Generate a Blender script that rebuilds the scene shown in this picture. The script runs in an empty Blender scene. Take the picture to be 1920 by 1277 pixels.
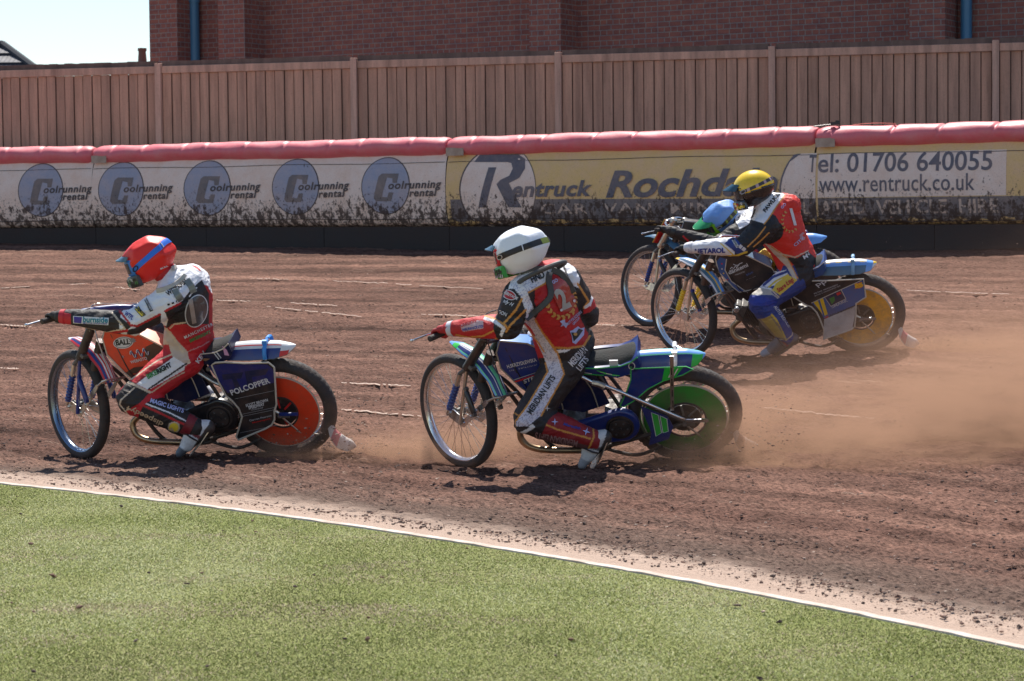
import bpy, bmesh, math, random
import numpy as np
from mathutils import Matrix, Vector
from mathutils.bvhtree import BVHTree
from mathutils import noise as mnoise
random.seed(7); rng = np.random.default_rng(7)
SC = bpy.context.scene; COL = SC.collection

# ------------------------------------------------------------------ camera
CAM_H = 1.47; FPX = 4300.0; PITCH = math.atan((638.5-410.0)/FPX); ROLL = 0.010
fwd = np.array([0, math.cos(PITCH), -math.sin(PITCH)]); rt0 = np.array([1., 0, 0]); up0 = np.cross(rt0, fwd)
RT = rt0*math.cos(ROLL)-up0*math.sin(ROLL); UP = rt0*math.sin(ROLL)+up0*math.cos(ROLL)
cd = bpy.data.cameras.new('camera'); cam = bpy.data.objects.new('camera', cd); COL.objects.link(cam)
M = Matrix.Identity(4)
for i in range(3):
    M[i][0] = RT[i]; M[i][1] = UP[i]; M[i][2] = -fwd[i]
M[2][3] = CAM_H
cam.matrix_world = M
cd.sensor_width = 36; cd.lens = FPX/1920*36; cd.clip_end = 3000; cd.clip_start = .1
cd.dof.use_dof = True; cd.dof.focus_distance = 14.6; cd.dof.aperture_fstop = 8
SC.camera = cam
# ------------------------------------------------------------------ sky, sun, exposure
SUN = Vector((-0.02, 0.48, 0.88)).normalized()
w = bpy.data.worlds.new('World'); SC.world = w; w.use_nodes = True
nt = w.node_tree; bg = nt.nodes['Background']; sk = nt.nodes.new('ShaderNodeTexSky'); sk.sky_type = 'NISHITA'; sk.sun_disc = False
sk.sun_elevation = math.asin(SUN.z); sk.sun_rotation = math.atan2(SUN.x, SUN.y); sk.air_density = 1.0; sk.dust_density = 0.3; sk.ozone_density = 1.0
nt.links.new(sk.outputs[0], bg.inputs[0]); bg.inputs[1].default_value = .092
sd = bpy.data.lights.new('sun', 'SUN'); sd.energy = 4.6; sd.angle = math.radians(.5); sd.color = (1, .95, .87)
so = bpy.data.objects.new('sun', sd); COL.objects.link(so); so.rotation_euler = SUN.to_track_quat('Z', 'Y').to_euler(); so.location = (0, 0, 30)
SC.view_settings.view_transform = 'Standard'; SC.view_settings.look = 'None'; SC.view_settings.exposure = 0.70; SC.view_settings.gamma = 1
SC.cycles.volume_step_rate = 1.0; SC.cycles.max_bounces = 6; SC.cycles.transparent_max_bounces = 16

# ------------------------------------------------------------------ helpers
def srgb(r, g, b):
    f = lambda c: (c/255/12.92 if c/255 <= .04045 else ((c/255+.055)/1.055)**2.4)
    return (f(r), f(g), f(b))
MATS = {}
def mat(name, col=(.5, .5, .5), rough=.5, metal=0., dirt=.0, dirtcol=(.16, .085, .06), bump=0., bscale=60., coat=0., attr=None, emis=None, alpha=None, dscale=9., var=0.):
    if name in MATS: return MATS[name]
    m = bpy.data.materials.new(name); m.use_nodes = True; n = m.node_tree.nodes; L = m.node_tree.links; b = n['Principled BSDF']
    b.inputs['Roughness'].default_value = rough; b.inputs['Metallic'].default_value = metal; b.inputs['Coat Weight'].default_value = coat
    tc = n.new('ShaderNodeTexCoord')
    if attr:
        a = n.new('ShaderNodeAttribute'); a.attribute_name = attr; c = a.outputs[0]
    else:
        r = n.new('ShaderNodeRGB'); r.outputs[0].default_value = (*col, 1); c = r.outputs[0]
    if var > 0:
        nz = n.new('ShaderNodeTexNoise'); nz.inputs['Scale'].default_value = 4; nz.inputs['Detail'].default_value = 5; L.new(tc.outputs['Object'], nz.inputs['Vector'])
        mr = n.new('ShaderNodeMapRange'); mr.inputs[3].default_value = 1-var; mr.inputs[4].default_value = 1+var; L.new(nz.outputs[0], mr.inputs[0])
        mx = n.new('ShaderNodeMix'); mx.data_type = 'RGBA'; mx.blend_type = 'MULTIPLY'; mx.inputs[0].default_value = 1; L.new(c, mx.inputs[6]); L.new(mr.outputs[0], mx.inputs[7]); c = mx.outputs[2]
    if dirt > 0:
        nz = n.new('ShaderNodeTexNoise'); nz.inputs['Scale'].default_value = dscale; nz.inputs['Detail'].default_value = 9; nz.inputs['Roughness'].default_value = .72
        L.new(tc.outputs['Object'], nz.inputs['Vector'])
        mr = n.new('ShaderNodeMapRange'); mr.inputs[1].default_value = .42; mr.inputs[2].default_value = .72; mr.inputs[4].default_value = dirt; L.new(nz.outputs[0], mr.inputs[0])
        mx = n.new('ShaderNodeMix'); mx.data_type = 'RGBA'; L.new(mr.outputs[0], mx.inputs[0]); L.new(c, mx.inputs[6]); mx.inputs[7].default_value = (*dirtcol, 1); c = mx.outputs[2]
        ad = n.new('ShaderNodeMath'); ad.operation = 'MULTIPLY_ADD'; ad.inputs[1].default_value = .5; ad.inputs[2].default_value = rough; ad.use_clamp = True; L.new(mr.outputs[0], ad.inputs[0]); L.new(ad.outputs[0], b.inputs['Roughness'])
        if metal > 0:
            mm = n.new('ShaderNodeMath'); mm.operation = 'MULTIPLY_ADD'; mm.inputs[1].default_value = -metal; mm.inputs[2].default_value = metal; mm.use_clamp = True; L.new(mr.outputs[0], mm.inputs[0]); L.new(mm.outputs[0], b.inputs['Metallic'])
    L.new(c, b.inputs['Base Color'])
    if bump > 0:
        nz = n.new('ShaderNodeTexNoise'); nz.inputs['Scale'].default_value = bscale; nz.inputs['Detail'].default_value = 6; L.new(tc.outputs['Object'], nz.inputs['Vector'])
        bp = n.new('ShaderNodeBump'); bp.inputs['Strength'].default_value = bump; bp.inputs['Distance'].default_value = .01; L.new(nz.outputs[0], bp.inputs['Height']); L.new(bp.outputs[0], b.inputs['Normal'])
    MATS[name] = m; return m

def tag(o, label=None, cat=None, group=None, kind=None):
    if label: o['label'] = label
    if cat: o['category'] = cat
    if group: o['group'] = group
    if kind: o['kind'] = kind
    return o
def empty(name, mw=None, loc=None):
    o = bpy.data.objects.new(name, None); COL.objects.link(o); o.empty_display_size = .2
    if mw is not None: o.matrix_world = mw
    if loc is not None: o.location = loc
    return o
def unit(v):
    v = np.asarray(v, float); return v/max(np.linalg.norm(v), 1e-9)

class MB:
    """collects faces of one part"""
    def __init__(s, xf=None): s.v = []; s.f = []; s.m = []; s.sm = []; s.mats = []; s.n = 0; s.xf = xf
    def mi(s, m):
        if m not in s.mats: s.mats.append(m)
        return s.mats.index(m)
    def add(s, V, F, m, smooth=True):
        V = np.asarray(V, float).reshape(-1, 3)
        if s.xf is not None: V = s.xf(V)
        s.v.append(V); k = s.mi(m)
        for f in F: s.f.append(tuple(i+s.n for i in f)); s.m.append(k); s.sm.append(smooth)
        s.n += len(V); return s
    def box(s, c, d, m, R=None):
        x, y, z = [q/2 for q in d]
        V = np.array([[i*x, j*y, k*z] for i in (-1, 1) for j in (-1, 1) for k in (-1, 1)])
        if R is not None: V = V@np.array(R)
        s.add(V+np.array(c), [(0, 1, 3, 2), (4, 6, 7, 5), (0, 4, 5, 1), (2, 3, 7, 6), (0, 2, 6, 4), (1, 5, 7, 3)], m, False); return s
    def tube(s, P, r, m, seg=10, cap=True, closed=False, flat=None):
        P = np.asarray(P, float); n = len(P); r = np.full(n, r) if np.isscalar(r) else np.asarray(r, float)
        T = np.gradient(P, axis=0) if not closed else (np.roll(P, -1, 0)-np.roll(P, 1, 0))
        T = T/np.maximum(np.linalg.norm(T, axis=1, keepdims=True), 1e-9)
        ref = np.array([0, 1., 0]) if abs(T[:, 1]).mean() < .8 else np.array([0, 0, 1.])
        V = []
        for i in range(n):
            a = unit(np.cross(T[i], ref)); b = np.cross(T[i], a)
            fl = flat if flat else 1.
            for k in range(seg):
                t = 2*math.pi*k/seg; V.append(P[i]+r[i]*(a*math.cos(t)*fl+b*math.sin(t)))
        F = []
        for i in range(n if closed else n-1):
            j = (i+1) % n
            for k in range(seg): F.append((i*seg+k, i*seg+(k+1) % seg, j*seg+(k+1) % seg, j*seg+k))
        if cap and not closed: F.append(tuple(range(seg))[::-1]); F.append(tuple((n-1)*seg+k for k in range(seg)))
        s.add(V, F, m); return s
    def cyl(s, a, b, r, m, seg=24, r2=None): return s.tube([a, b], [r, r if r2 is None else r2], m, seg)
    def lathe(s, c, prof, m, seg=64, axis=1, t0=0, t1=2*math.pi, fn=None):
        # prof: list of (radius, offset along y); rotates in the x-z plane
        full = abs(t1-t0-2*math.pi) < 1e-6; N = seg if full else seg+1; V = []
        for i in range(N):
            t = t0+(t1-t0)*i/seg
            for k, (r, y) in enumerate(prof):
                rr = r+(fn(i, k) if fn else 0); V.append([c[0]+rr*math.cos(t), c[1]+y, c[2]+rr*math.sin(t)])
        F = []; P = len(prof)
        for i in range(seg):
            j = (i+1) % N
            for k in range(P-1): F.append((i*P+k, j*P+k, j*P+k+1, i*P+k+1))
        s.add(V, F, m); return s
    def plate(s, pts, y, th, m, pm=None, pr=.004, taper=None):
        """flat plate in the x-z plane, outer face at y (+th inward), optional piping along its edge"""
        pts = [tuple(p) for p in pts]; n = len(pts); P = np.array(pts)
        yo = [y+(taper(p) if taper else 0) for p in pts]
        V = [(p[0], yo[i], p[1]) for i, p in enumerate(pts)]+[(p[0], yo[i]-th, p[1]) for i, p in enumerate(pts)]
        F = [tuple(range(n)), tuple(range(2*n-1, n-1, -1))]+[(i, i+n, (i+1) % n+n, (i+1) % n) for i in range(n)]
        s.add(V, F, m, False)
        if pm is not None: s.tube([(p[0], yo[i], p[1]) for i, p in enumerate(pts)], pr, pm, 6, closed=True)
        return s
    def ell(s, c, r, m, R=None, seg=24, rings=14):
        V = []; F = []
        for i in range(rings+1):
            a = math.pi*i/rings
            for k in range(seg):
                t = 2*math.pi*k/seg; V.append([math.sin(a)*math.cos(t)*r[0], math.sin(a)*math.sin(t)*r[1], math.cos(a)*r[2]])
        for i in range(rings):
            for k in range(seg): F.append((i*seg+k, (i+1)*seg+k, (i+1)*seg+(k+1) % seg, i*seg+(k+1) % seg))
        V = np.array(V)
        if R is not None: V = V@np.array(R)
        s.add(V+np.array(c), F, m); return s
    def build(s, name, parent=None, angle=35, bevel=0):
        me = bpy.data.meshes.new(name)
        me.from_pydata(np.concatenate(s.v).tolist(), [], s.f)
        for m in s.mats: me.materials.append(m)
        me.polygons.foreach_set('material_index', s.m); me.polygons.foreach_set('use_smooth', s.sm)
        me.validate(); me.update()
        bm = bmesh.new(); bm.from_mesh(me); bmesh.ops.recalc_face_normals(bm, faces=bm.faces); bm.to_mesh(me); bm.free()
        try: me.set_sharp_from_angle(angle=math.radians(angle))
        except Exception: pass
        o = bpy.data.objects.new(name, me); COL.objects.link(o)
        if parent: o.parent = parent
        if bevel:
            b = o.modifiers.new('b', 'BEVEL'); b.width = bevel; b.segments = 2; b.limit_method = 'ANGLE'
        return o
def quick_mesh(name, V, Fs, mats, mi=None, smooth=True, parent=None):
    """fast mesh of equal-sized faces"""
    V = np.asarray(V, np.float32); Fs = np.asarray(Fs, np.int32); k = Fs.shape[1]
    me = bpy.data.meshes.new(name); me.vertices.add(len(V)); me.vertices.foreach_set('co', V.ravel())
    me.loops.add(Fs.size); me.loops.foreach_set('vertex_index', Fs.ravel())
    me.polygons.add(len(Fs)); me.polygons.foreach_set('loop_start', np.arange(0, Fs.size, k, dtype=np.int32))
    for m in mats: me.materials.append(m)
    if mi is not None: me.polygons.foreach_set('material_index', np.asarray(mi, np.int32))
    me.polygons.foreach_set('use_smooth', np.full(len(Fs), smooth)); me.update(calc_edges=True); me.validate()
    o = bpy.data.objects.new(name, me); COL.objects.link(o)
    if parent: o.parent = parent
    return o
# numpy value noise
def vnoise(x, y, seed=0):
    xi = np.floor(x).astype(np.int64); yi = np.floor(y).astype(np.int64); xf = x-xi; yf = y-yi
    def h(a, b):
        n = (a*374761393+b*668265263+seed*974711) & 0xffffffff; n = ((n ^ (n >> 13))*1274126177) & 0xffffffff; return ((n ^ (n >> 16)) & 0xffff)/65535.
    u = xf*xf*(3-2*xf); v = yf*yf*(3-2*yf)
    return (h(xi, yi)*(1-u)+h(xi+1, yi)*u)*(1-v)+(h(xi, yi+1)*(1-u)+h(xi+1, yi+1)*u)*v-.5
def fbm(x, y, o=4, seed=0):
    s = 0; a = 1
    for i in range(o): s = s+a*vnoise(x*2**i, y*2**i, seed+i); a *= .5
    return s
# text -> 2d triangles (built-in font)
TXT = {}
def text2d(t, bold=0., shear=0., space=1.):
    k = (t, bold, shear, space)
    if k not in TXT:
        c = bpy.data.curves.new('t', 'FONT'); c.body = t; c.offset = bold; c.shear = shear; c.space_character = space; c.resolution_u = 4
        o = bpy.data.objects.new('t', c); COL.objects.link(o)
        dg = bpy.context.evaluated_depsgraph_get(); me = bpy.data.meshes.new_from_object(o.evaluated_get(dg))
        V = np.array([v.co[:2] for v in me.vertices]); F = [tuple(p.vertices) for p in me.polygons]
        bpy.data.objects.remove(o); bpy.data.curves.remove(c); bpy.data.meshes.remove(me); TXT[k] = (V, F)
    return TXT[k]
def subdiv2d(V, F, maxlen):
    bm = bmesh.new(); vs = [bm.verts.new((x, y, 0)) for x, y in V]
    for f in F:
        try: bm.faces.new([vs[i] for i in f])
        except ValueError: pass
    bmesh.ops.triangulate(bm, faces=bm.faces)
    for _ in range(6):
        e = [e for e in bm.edges if e.calc_length() > maxlen]
        if not e: break
        bmesh.ops.subdivide_edges(bm, edges=e, cuts=1); bmesh.ops.triangulate(bm, faces=[f for f in bm.faces if len(f.verts) > 3])
    bm.verts.index_update()
    V2 = np.array([v.co[:2] for v in bm.verts]); F2 = [tuple(v.index for v in f.verts) for f in bm.faces]; bm.free(); return V2, F2
def fit_text(t, p0, p1, h, bold=.02, shear=0., space=1.):
    """2d text whose left-bottom is p0, whose baseline ends at p1, cap height h (same units)"""
    V, F = text2d(t, bold, shear, space); p0 = np.array(p0, float); p1 = np.array(p1, float)
    x0, x1 = V[:, 0].min(), V[:, 0].max(); d = p1-p0; u = d/np.linalg.norm(d); v = np.array([-u[1], u[0]])
    X = (V[:, 0]-x0)/(x1-x0)*np.linalg.norm(d); Y = V[:, 1]/.70*h
    return p0+X[:, None]*u+Y[:, None]*v, F

# photograph geometry: the pixel <-> ray relation of the surveyed view (used only to place things at known depths)
def ray(u, v):
    d = fwd*FPX+RT*(u-960)-UP*(v-638.5); return d/np.linalg.norm(d)
def ground_pt(u, v, z):
    d = ray(u, v); t = (z-CAM_H)/d[2]; return np.array([0, 0, CAM_H])+t*d
def depth_pt(u, v, y):
    d = ray(u, v); return np.array([0, 0, CAM_H])+d*(y/d[1])

# bike poses: x, y, z, yaw, lean, steer, pitch
WB = 1.40
POSE = {'white': [.3554, 13.9034, -.0021, .092, .5824, -.8564, -.0228], 'red': [-2.1033, 14.6414, -.03, .1666, .4027, -.7449, -.0135],
        'yellow': [2.0399, 17.9753, .3924, .18, .46, -.7381, -.0186], 'blue': [1.8762, 19.6043, .529, .2057, .2375, -.6616, -.0061]}
RAKE = math.radians(20); SAX = np.array([-math.sin(RAKE), 0, math.cos(RAKE)]); SC0 = np.array([WB/2-.235, 0, .72])
def frame_of(b):
    X, Y, Z, yaw, lean, st, pit = POSE[b]
    f = np.array([-math.cos(yaw), math.sin(yaw), 0]); l = np.array([-math.sin(yaw), -math.cos(yaw), 0]); u = np.array([0, 0, 1.])
    f2 = f*math.cos(pit)+u*math.sin(pit); u1 = u*math.cos(pit)-f*math.sin(pit)
    u2 = u1*math.cos(lean)+l*math.sin(lean); l2 = l*math.cos(lean)-u1*math.sin(lean)
    return np.array([X, Y, Z]), np.stack([f2, l2, u2])
def mat_of(b):
    O, R = frame_of(b); m = Matrix.Identity(4)
    for i in range(3):
        for j in range(3): m[i][j] = R[j][i]
        m[i][3] = O[i]
    return m
def to_world(b, q):
    O, R = frame_of(b); return O+np.asarray(q)@R
def steer_fn(b, inv=False):
    s = POSE[b][5]*(-1 if inv else 1); c, sn = math.cos(s), math.sin(s)
    def fn(V):
        v = np.asarray(V, float)-SC0; return SC0+v*c+np.cross(SAX, v)*sn+np.outer(v@SAX, SAX)*(1-c)
    return fn
def at(b, u, v, c, steered=False):
    """point of bike b's own frame seen at photo pixel (u,v) on the plane local-y = c"""
    O, R = frame_of(b); o2 = R@(np.array([0, 0, CAM_H])-O); d2 = R@ray(u, v)
    if steered:
        g = steer_fn(b, True); a = g(o2[None])[0]; e = g((o2+d2)[None])[0]; o2, d2 = a, e-a
    return o2+d2*((c-o2[1])/d2[1])
# ================================================================== SETTING
CC = np.array([-15.28, -2.65]); RK = 19.9
def g0(r):
    t = (r-22.3); return .078*.5*(t+np.sqrt(t*t+.5))-.078*.5*(-2.4+np.sqrt(2.4**2+.5))-.01
CONT = []
for b, zoff in (('white', 0), ('red', 0), ('yellow', 0), ('blue', 0)):
    for wx, R, wr in ((.70, .356, .03), (-.70, .345, .045)):
        t = np.linspace(0, 2*np.pi, 180); ph = np.linspace(0, 2*np.pi, 12)
        P = np.array([[wx+(R-wr+wr*math.cos(p))*math.cos(a), wr*math.sin(p), R+(R-wr+wr*math.cos(p))*math.sin(a)] for a in t for p in ph])
        if wx > 0: P = steer_fn(b)(P)
        Wd = to_world(b, P); i = Wd[:, 2].argmin(); CONT.append(Wd[i]+np.array([0, 0, .012 if wx > 0 else .02]))
CONT = np.array(CONT); SG = .55
Kc = np.exp(-((CONT[:, None, :2]-CONT[None, :, :2])**2).sum(-1)/(2*SG*SG))
resid = CONT[:, 2]-g0(np.hypot(CONT[:, 0]-CC[0], CONT[:, 1]-CC[1])); WT = np.linalg.solve(Kc+1e-3*np.eye(8), resid)
def ground_z(x, y):
    r = np.hypot(x-CC[0], y-CC[1]); z = g0(r)
    for k in range(8): z = z+WT[k]*np.exp(-((x-CONT[k, 0])**2+(y-CONT[k, 1])**2)/(2*SG*SG))
    t = np.clip((r-33.2)/2.0, 0, 1); return z*np.clip((r-RK)/1.0, 0, 1)+.07*t*t*(3-2*t)

def noise_node(n, L, vec, scale, detail=6, rough=.6):
    z = n.new('ShaderNodeTexNoise'); z.inputs['Scale'].default_value = scale; z.inputs['Detail'].default_value = detail; z.inputs['Roughness'].default_value = rough
    L.new(vec, z.inputs['Vector']); return z.outputs[0]
def ramp(n, L, fac, stops):
    r = n.new('ShaderNodeValToRGB'); e = r.color_ramp.elements
    while len(e) < len(stops): e.new(.5)
    for i, (p, c) in enumerate(stops): e[i].position = p; e[i].color = (*c, 1) if len(c) == 3 else c
    L.new(fac, r.inputs[0]); return r.outputs[0]
def mapping(n, L, vec, sc):
    m = n.new('ShaderNodeMapping'); m.inputs['Scale'].default_value = sc; L.new(vec, m.inputs['Vector']); return m.outputs[0]
def mixc(n, L, fac, a, b, blend='MIX'):
    m = n.new('ShaderNodeMix'); m.data_type = 'RGBA'; m.blend_type = blend
    if isinstance(fac, (int, float)): m.inputs[0].default_value = fac
    else: L.new(fac, m.inputs[0])
    for q, i in ((a, 6), (b, 7)):
        if isinstance(q, tuple): m.inputs[i].default_value = (*q, 1)
        else: L.new(q, m.inputs[i])
    return m.outputs[2]

# --- dirt track material
m = bpy.data.materials.new('shale'); m.use_nodes = True; n = m.node_tree.nodes; L = m.node_tree.links; b = n['Principled BSDF']; b.inputs['Roughness'].default_value = .85
b.inputs['Specular IOR Level'].default_value = .06
uv = n.new('ShaderNodeUVMap').outputs[0]      # u metres along the bend, v metres across
tco = n.new('ShaderNodeTexCoord').outputs['Object']
big = noise_node(n, L, mapping(n, L, uv, (.10, 1.6, 1)), 1.0, 7, .62)
mid = noise_node(n, L, mapping(n, L, uv, (1.3, 4.2, 1)), 1.0, 6, .65)
fine = noise_node(n, L, mapping(n, L, uv, (26, 60, 1)), 1.0, 3, .7)
c = ramp(n, L, big, [(.34, (.068, .036, .027)), (.47, (.122, .066, .050)), (.56, (.148, .081, .061)), (.68, (.225, .126, .094))])
c = mixc(n, L, .75, c, ramp(n, L, mid, [(.3, (.38, .35, .33)), (.48, (.88, .88, .88)), (.72, (1.4, 1.36, 1.33))]), 'MULTIPLY')
c = mixc(n, L, .8, c, ramp(n, L, fine, [(.33, (.18, .16, .15)), (.46, (.95, .95, .95)), (.66, (1.9, 1.88, 1.85))]), 'MULTIPLY')
c = mixc(n, L, .8, c, ramp(n, L, noise_node(n, L, mapping(n, L, uv, (.045, 5.5, 1)), 1.0, 4, .6), [(.32, (.62, .60, .58)), (.45, (.95, .95, .95)), (.6, (1.08, 1.07, 1.06)), (.72, (1.35, 1.33, 1.30))]), 'MULTIPLY')
# greyer inner lane, pale dust band against the kerb
sx = n.new('ShaderNodeSeparateXYZ'); L.new(uv, sx.inputs[0])
def maprange(n, L, v, a, b_, c0, d):
    r = n.new('ShaderNodeMapRange'); r.interpolation_type = 'SMOOTHSTEP'; L.new(v, r.inputs[0])
    for i, q in enumerate((a, b_, c0, d)): r.inputs[i+1].default_value = q
    return r.outputs[0]
wob = n.new('ShaderNodeMath'); wob.operation = 'MULTIPLY_ADD'; L.new(mid, wob.inputs[0]); wob.inputs[1].default_value = .5; L.new(sx.outputs[1], wob.inputs[2])
c = mixc(n, L, maprange(n, L, wob.outputs[0], .6, 1.9, .85, 0.), c, mixc(n, L, 1., (.118, .082, .065), ramp(n, L, fine, [(.3, (.25, .23, .22)), (.47, (.95, .95, .95)), (.7, (1.7, 1.7, 1.7))]), 'MULTIPLY'))
wob2 = n.new('ShaderNodeMath'); wob2.operation = 'MULTIPLY_ADD'; L.new(fine, wob2.inputs[0]); wob2.inputs[1].default_value = .16; L.new(sx.outputs[1], wob2.inputs[2])
wob3 = n.new('ShaderNodeMath'); wob3.operation = 'MULTIPLY_ADD'; L.new(mid, wob3.inputs[0]); wob3.inputs[1].default_value = .3; L.new(wob2.outputs[0], wob3.inputs[2])
c = mixc(n, L, maprange(n, L, wob3.outputs[0], .46, .80, .92, 0.), c, (.46, .34, .27))
# pale dry scratches
scr = noise_node(n, L, mapping(n, L, uv, (.22, 10, 1)), 1.0, 2, .5)
brk = noise_node(n, L, mapping(n, L, uv, (1.2, 3, 1)), 1.0, 3, .5)
mm = n.new('ShaderNodeMath'); mm.operation = 'MULTIPLY'; L.new(ramp(n, L, scr, [(.485, (0, 0, 0)), (.5, (1, 1, 1)), (.515, (0, 0, 0))]), mm.inputs[0]); L.new(ramp(n, L, brk, [(.55, (0, 0, 0)), (.64, (.8, .8, .8))]), mm.inputs[1])
c = mixc(n, L, mm.outputs[0], c, (.30, .20, .15))
L.new(c, b.inputs['Base Color'])
hs = n.new('ShaderNodeMath'); hs.operation = 'MULTIPLY_ADD'; L.new(fine, hs.inputs[0]); hs.inputs[1].default_value = .7; L.new(mid, hs.inputs[2])
bp = n.new('ShaderNodeBump'); bp.inputs['Strength'].default_value = .9; bp.inputs['Distance'].default_value = .03; L.new(hs.outputs[0], bp.inputs['Height']); L.new(bp.outputs[0], b.inputs['Normal'])
SHALE = m
def spaced(segs):
    out = []
    for a, b_, k in segs: out += list(np.linspace(a, b_, k, endpoint=False))
    return np.array(out+[segs[-1][1]])
th = np.radians(spaced([(5, 25, 60), (25, 80, 1150), (80, 110, 90)])); rr = spaced([(RK+.0, 24, 210), (24, 30, 190), (30, 37.5, 110), (37.5, 46, 8)])
TH, RR = np.meshgrid(th, rr, indexing='ij'); X = CC[0]+RR*np.cos(TH); Y = CC[1]+RR*np.sin(TH); S = TH*25.
Z = ground_z(X, Y)
amp = np.clip((RR-RK)/.4, .05, 1)*np.exp(-0*RR)
near = np.min([np.hypot(X-q[0], Y-q[1]) for q in CONT], axis=0); keep = np.clip(near/.25, .25, 1)
Z += (.020*fbm(S*.8, RR*2.6, 3, 3)+.018*fbm(S*2.6, RR*6, 3, 9)+.024*fbm(S*13, RR*24, 3, 21))*amp*keep
for r0_, a0_, w0_, f0_ in ((1.05, .12, .06, .35), (1.55, .10, .05, .28), (2.3, .15, .06, .2), (3.2, .2, .07, .17), (4.6, .25, .08, .13)):
    rut = np.exp(-((RR-(RK+r0_+a0_*np.sin(S*f0_+r0_*3)))/w0_)**2); Z += .45*(-.040*rut+.022*np.exp(-((RR-(RK+r0_+.13+a0_*np.sin(S*f0_+r0_*3)))/w0_)**2))*(.9+1.8*vnoise(S*1.1, RR*.3, 4)+1.0*vnoise(S*7, RR*6, 14))*keep
nt_, nr_ = TH.shape; idx = np.arange(nt_*nr_).reshape(nt_, nr_)
F = np.stack([idx[:-1, :-1], idx[1:, :-1], idx[1:, 1:], idx[:-1, 1:]], -1).reshape(-1, 4)[:, ::-1]
tr = quick_mesh('dirt_track', np.stack([X, Y, Z], -1).reshape(-1, 3), F, [SHALE]); tag(tr, kind='structure')
ul = tr.data.uv_layers.new(name='UVMap'); li = np.empty(len(tr.data.loops), np.int32); tr.data.loops.foreach_get('vertex_index', li)
UVs = np.stack([S.ravel(), (RR-RK).ravel()], -1); ul.data.foreach_set('uv', UVs[li].astype(np.float32).ravel())
# --- far ground sheet
g = MB(); gm = mat('dry_earth', (.16, .13, .09), .9, var=.3)
g.add([(-900, -900, -.12), (900, -900, -.12), (900, 900, -.12), (-900, 900, -.12)], [(0, 1, 2, 3)], gm, False); tag(g.build('ground'), kind='structure')
g = MB(); yd = mat('yard_tarmac', (.08, .075, .07), .9, var=.3)
g.add([(-40, 37, .95), (40, 27, .95), (60, 110, .95), (-60, 110, .95)], [(0, 1, 2, 3)], yd, False); tag(g.build('yard'), kind='structure')

# --- infield turf
m = bpy.data.materials.new('turf_base'); m.use_nodes = True; n = m.node_tree.nodes; L = m.node_tree.links; b = n['Principled BSDF']; b.inputs['Specular IOR Level'].default_value = .1; b.inputs['Roughness'].default_value = .8
tco = n.new('ShaderNodeTexCoord').outputs['Object']
c = ramp(n, L, noise_node(n, L, tco, 1.3, 4), [(.35, (.22, .235, .08)), (.65, (.28, .275, .12))])
c = mixc(n, L, .9, c, ramp(n, L, noise_node(n, L, tco, 130, 3, .8), [(.3, (.35, .35, .35)), (.5, (1, 1, 1)), (.7, (1.7, 1.7, 1.6))]), 'MULTIPLY')
L.new(c, b.inputs['Base Color'])
bp = n.new('ShaderNodeBump'); bp.inputs['Distance'].default_value = .012; L.new(noise_node(n, L, tco, 110, 3), bp.inputs['Height']); L.new(bp.outputs[0], b.inputs['Normal'])
th = np.radians(np.linspace(-30, 140, 340)); V = [(CC[0], CC[1], 0.)]+[(CC[0]+(RK-.03)*math.cos(t), CC[1]+(RK-.03)*math.sin(t), 0.) for t in th]
g = MB(); g.add(V, [(0, i, i+1) for i in range(1, len(th))], m, False); tag(g.build('infield'), kind='structure')
# kerb: thin pale board between turf and shale
km = mat('kerb_paint', (.58, .50, .44), .8, dirt=1., dirtcol=(.40, .29, .22), dscale=6)
g = MB(); th = np.radians(np.linspace(0, 115, 500)); V = []; wv = rng.normal(0, .0012, len(th))
for t, e in zip(th, wv):
    for r_, z_ in ((RK-.032, -.03), (RK-.026+e, .007+e), (RK+.010+e, .009+e*.6), (RK+.02+e, -.03)): V.append((CC[0]+r_*math.cos(t), CC[1]+r_*math.sin(t), z_))
F = []
for i in range(len(th)-1):
    for k in range(3): F.append((i*4+k, i*4+k+1, i*4+k+5, i*4+k+4))
g.add(V, F, km, False); tag(g.build('kerb'), 'low pale painted kerb board curving between the turf and the shale', 'kerb')
# blades
gcols = [(.27, .305, .085), (.335, .365, .13), (.49, .49, .28), (.17, .185, .065), (.44, .34, .25)]
gms = []
for i, cc_ in enumerate(gcols):
    mm = mat('turf_blade_%d' % i, cc_, .7); mm.node_tree.nodes['Principled BSDF'].inputs['Specular IOR Level'].default_value = .15; gms.append(mm)
N = 380000
gx = rng.uniform(-3.6, 2.1, N*3); gy = 7.0+rng.uniform(0, 1, N*3)**1.3*7
ok = (np.hypot(gx-CC[0], gy-CC[1]) < RK-.04) & (np.abs(gx) < gy*.235+.1); gx = gx[ok][:N]; gy = gy[ok][:N]; N = len(gx)
a = rng.uniform(0, 2*np.pi, N); h = rng.uniform(.003, .0075, N)*(1+.5*vnoise(gx*3, gy*3, 5)); lean = rng.uniform(.5, 2.2, N)*h; wd = rng.uniform(.0012, .0026, N)
dx = np.cos(a); dy = np.sin(a); a2 = rng.uniform(0, 2*np.pi, N)
V = np.stack([np.stack([gx-dx*wd, gy-dy*wd, 0*gx], -1), np.stack([gx+dx*wd, gy+dy*wd, 0*gx], -1), np.stack([gx+np.cos(a2)*lean, gy+np.sin(a2)*lean, h], -1)], 1).reshape(-1, 3)
pn = 1.5*fbm(gx*1.4, gy*.8, 4, 8)+rng.normal(0, .42, N); mi = np.where(pn > .45, 2, np.where(pn > 0, 1, np.where(pn > -.5, 0, 3))); mi[rng.random(N) < .05+.55*np.clip(fbm(gx*1.8, gy*3, 4, 31)-.08, 0, 1)*2] = 4
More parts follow.
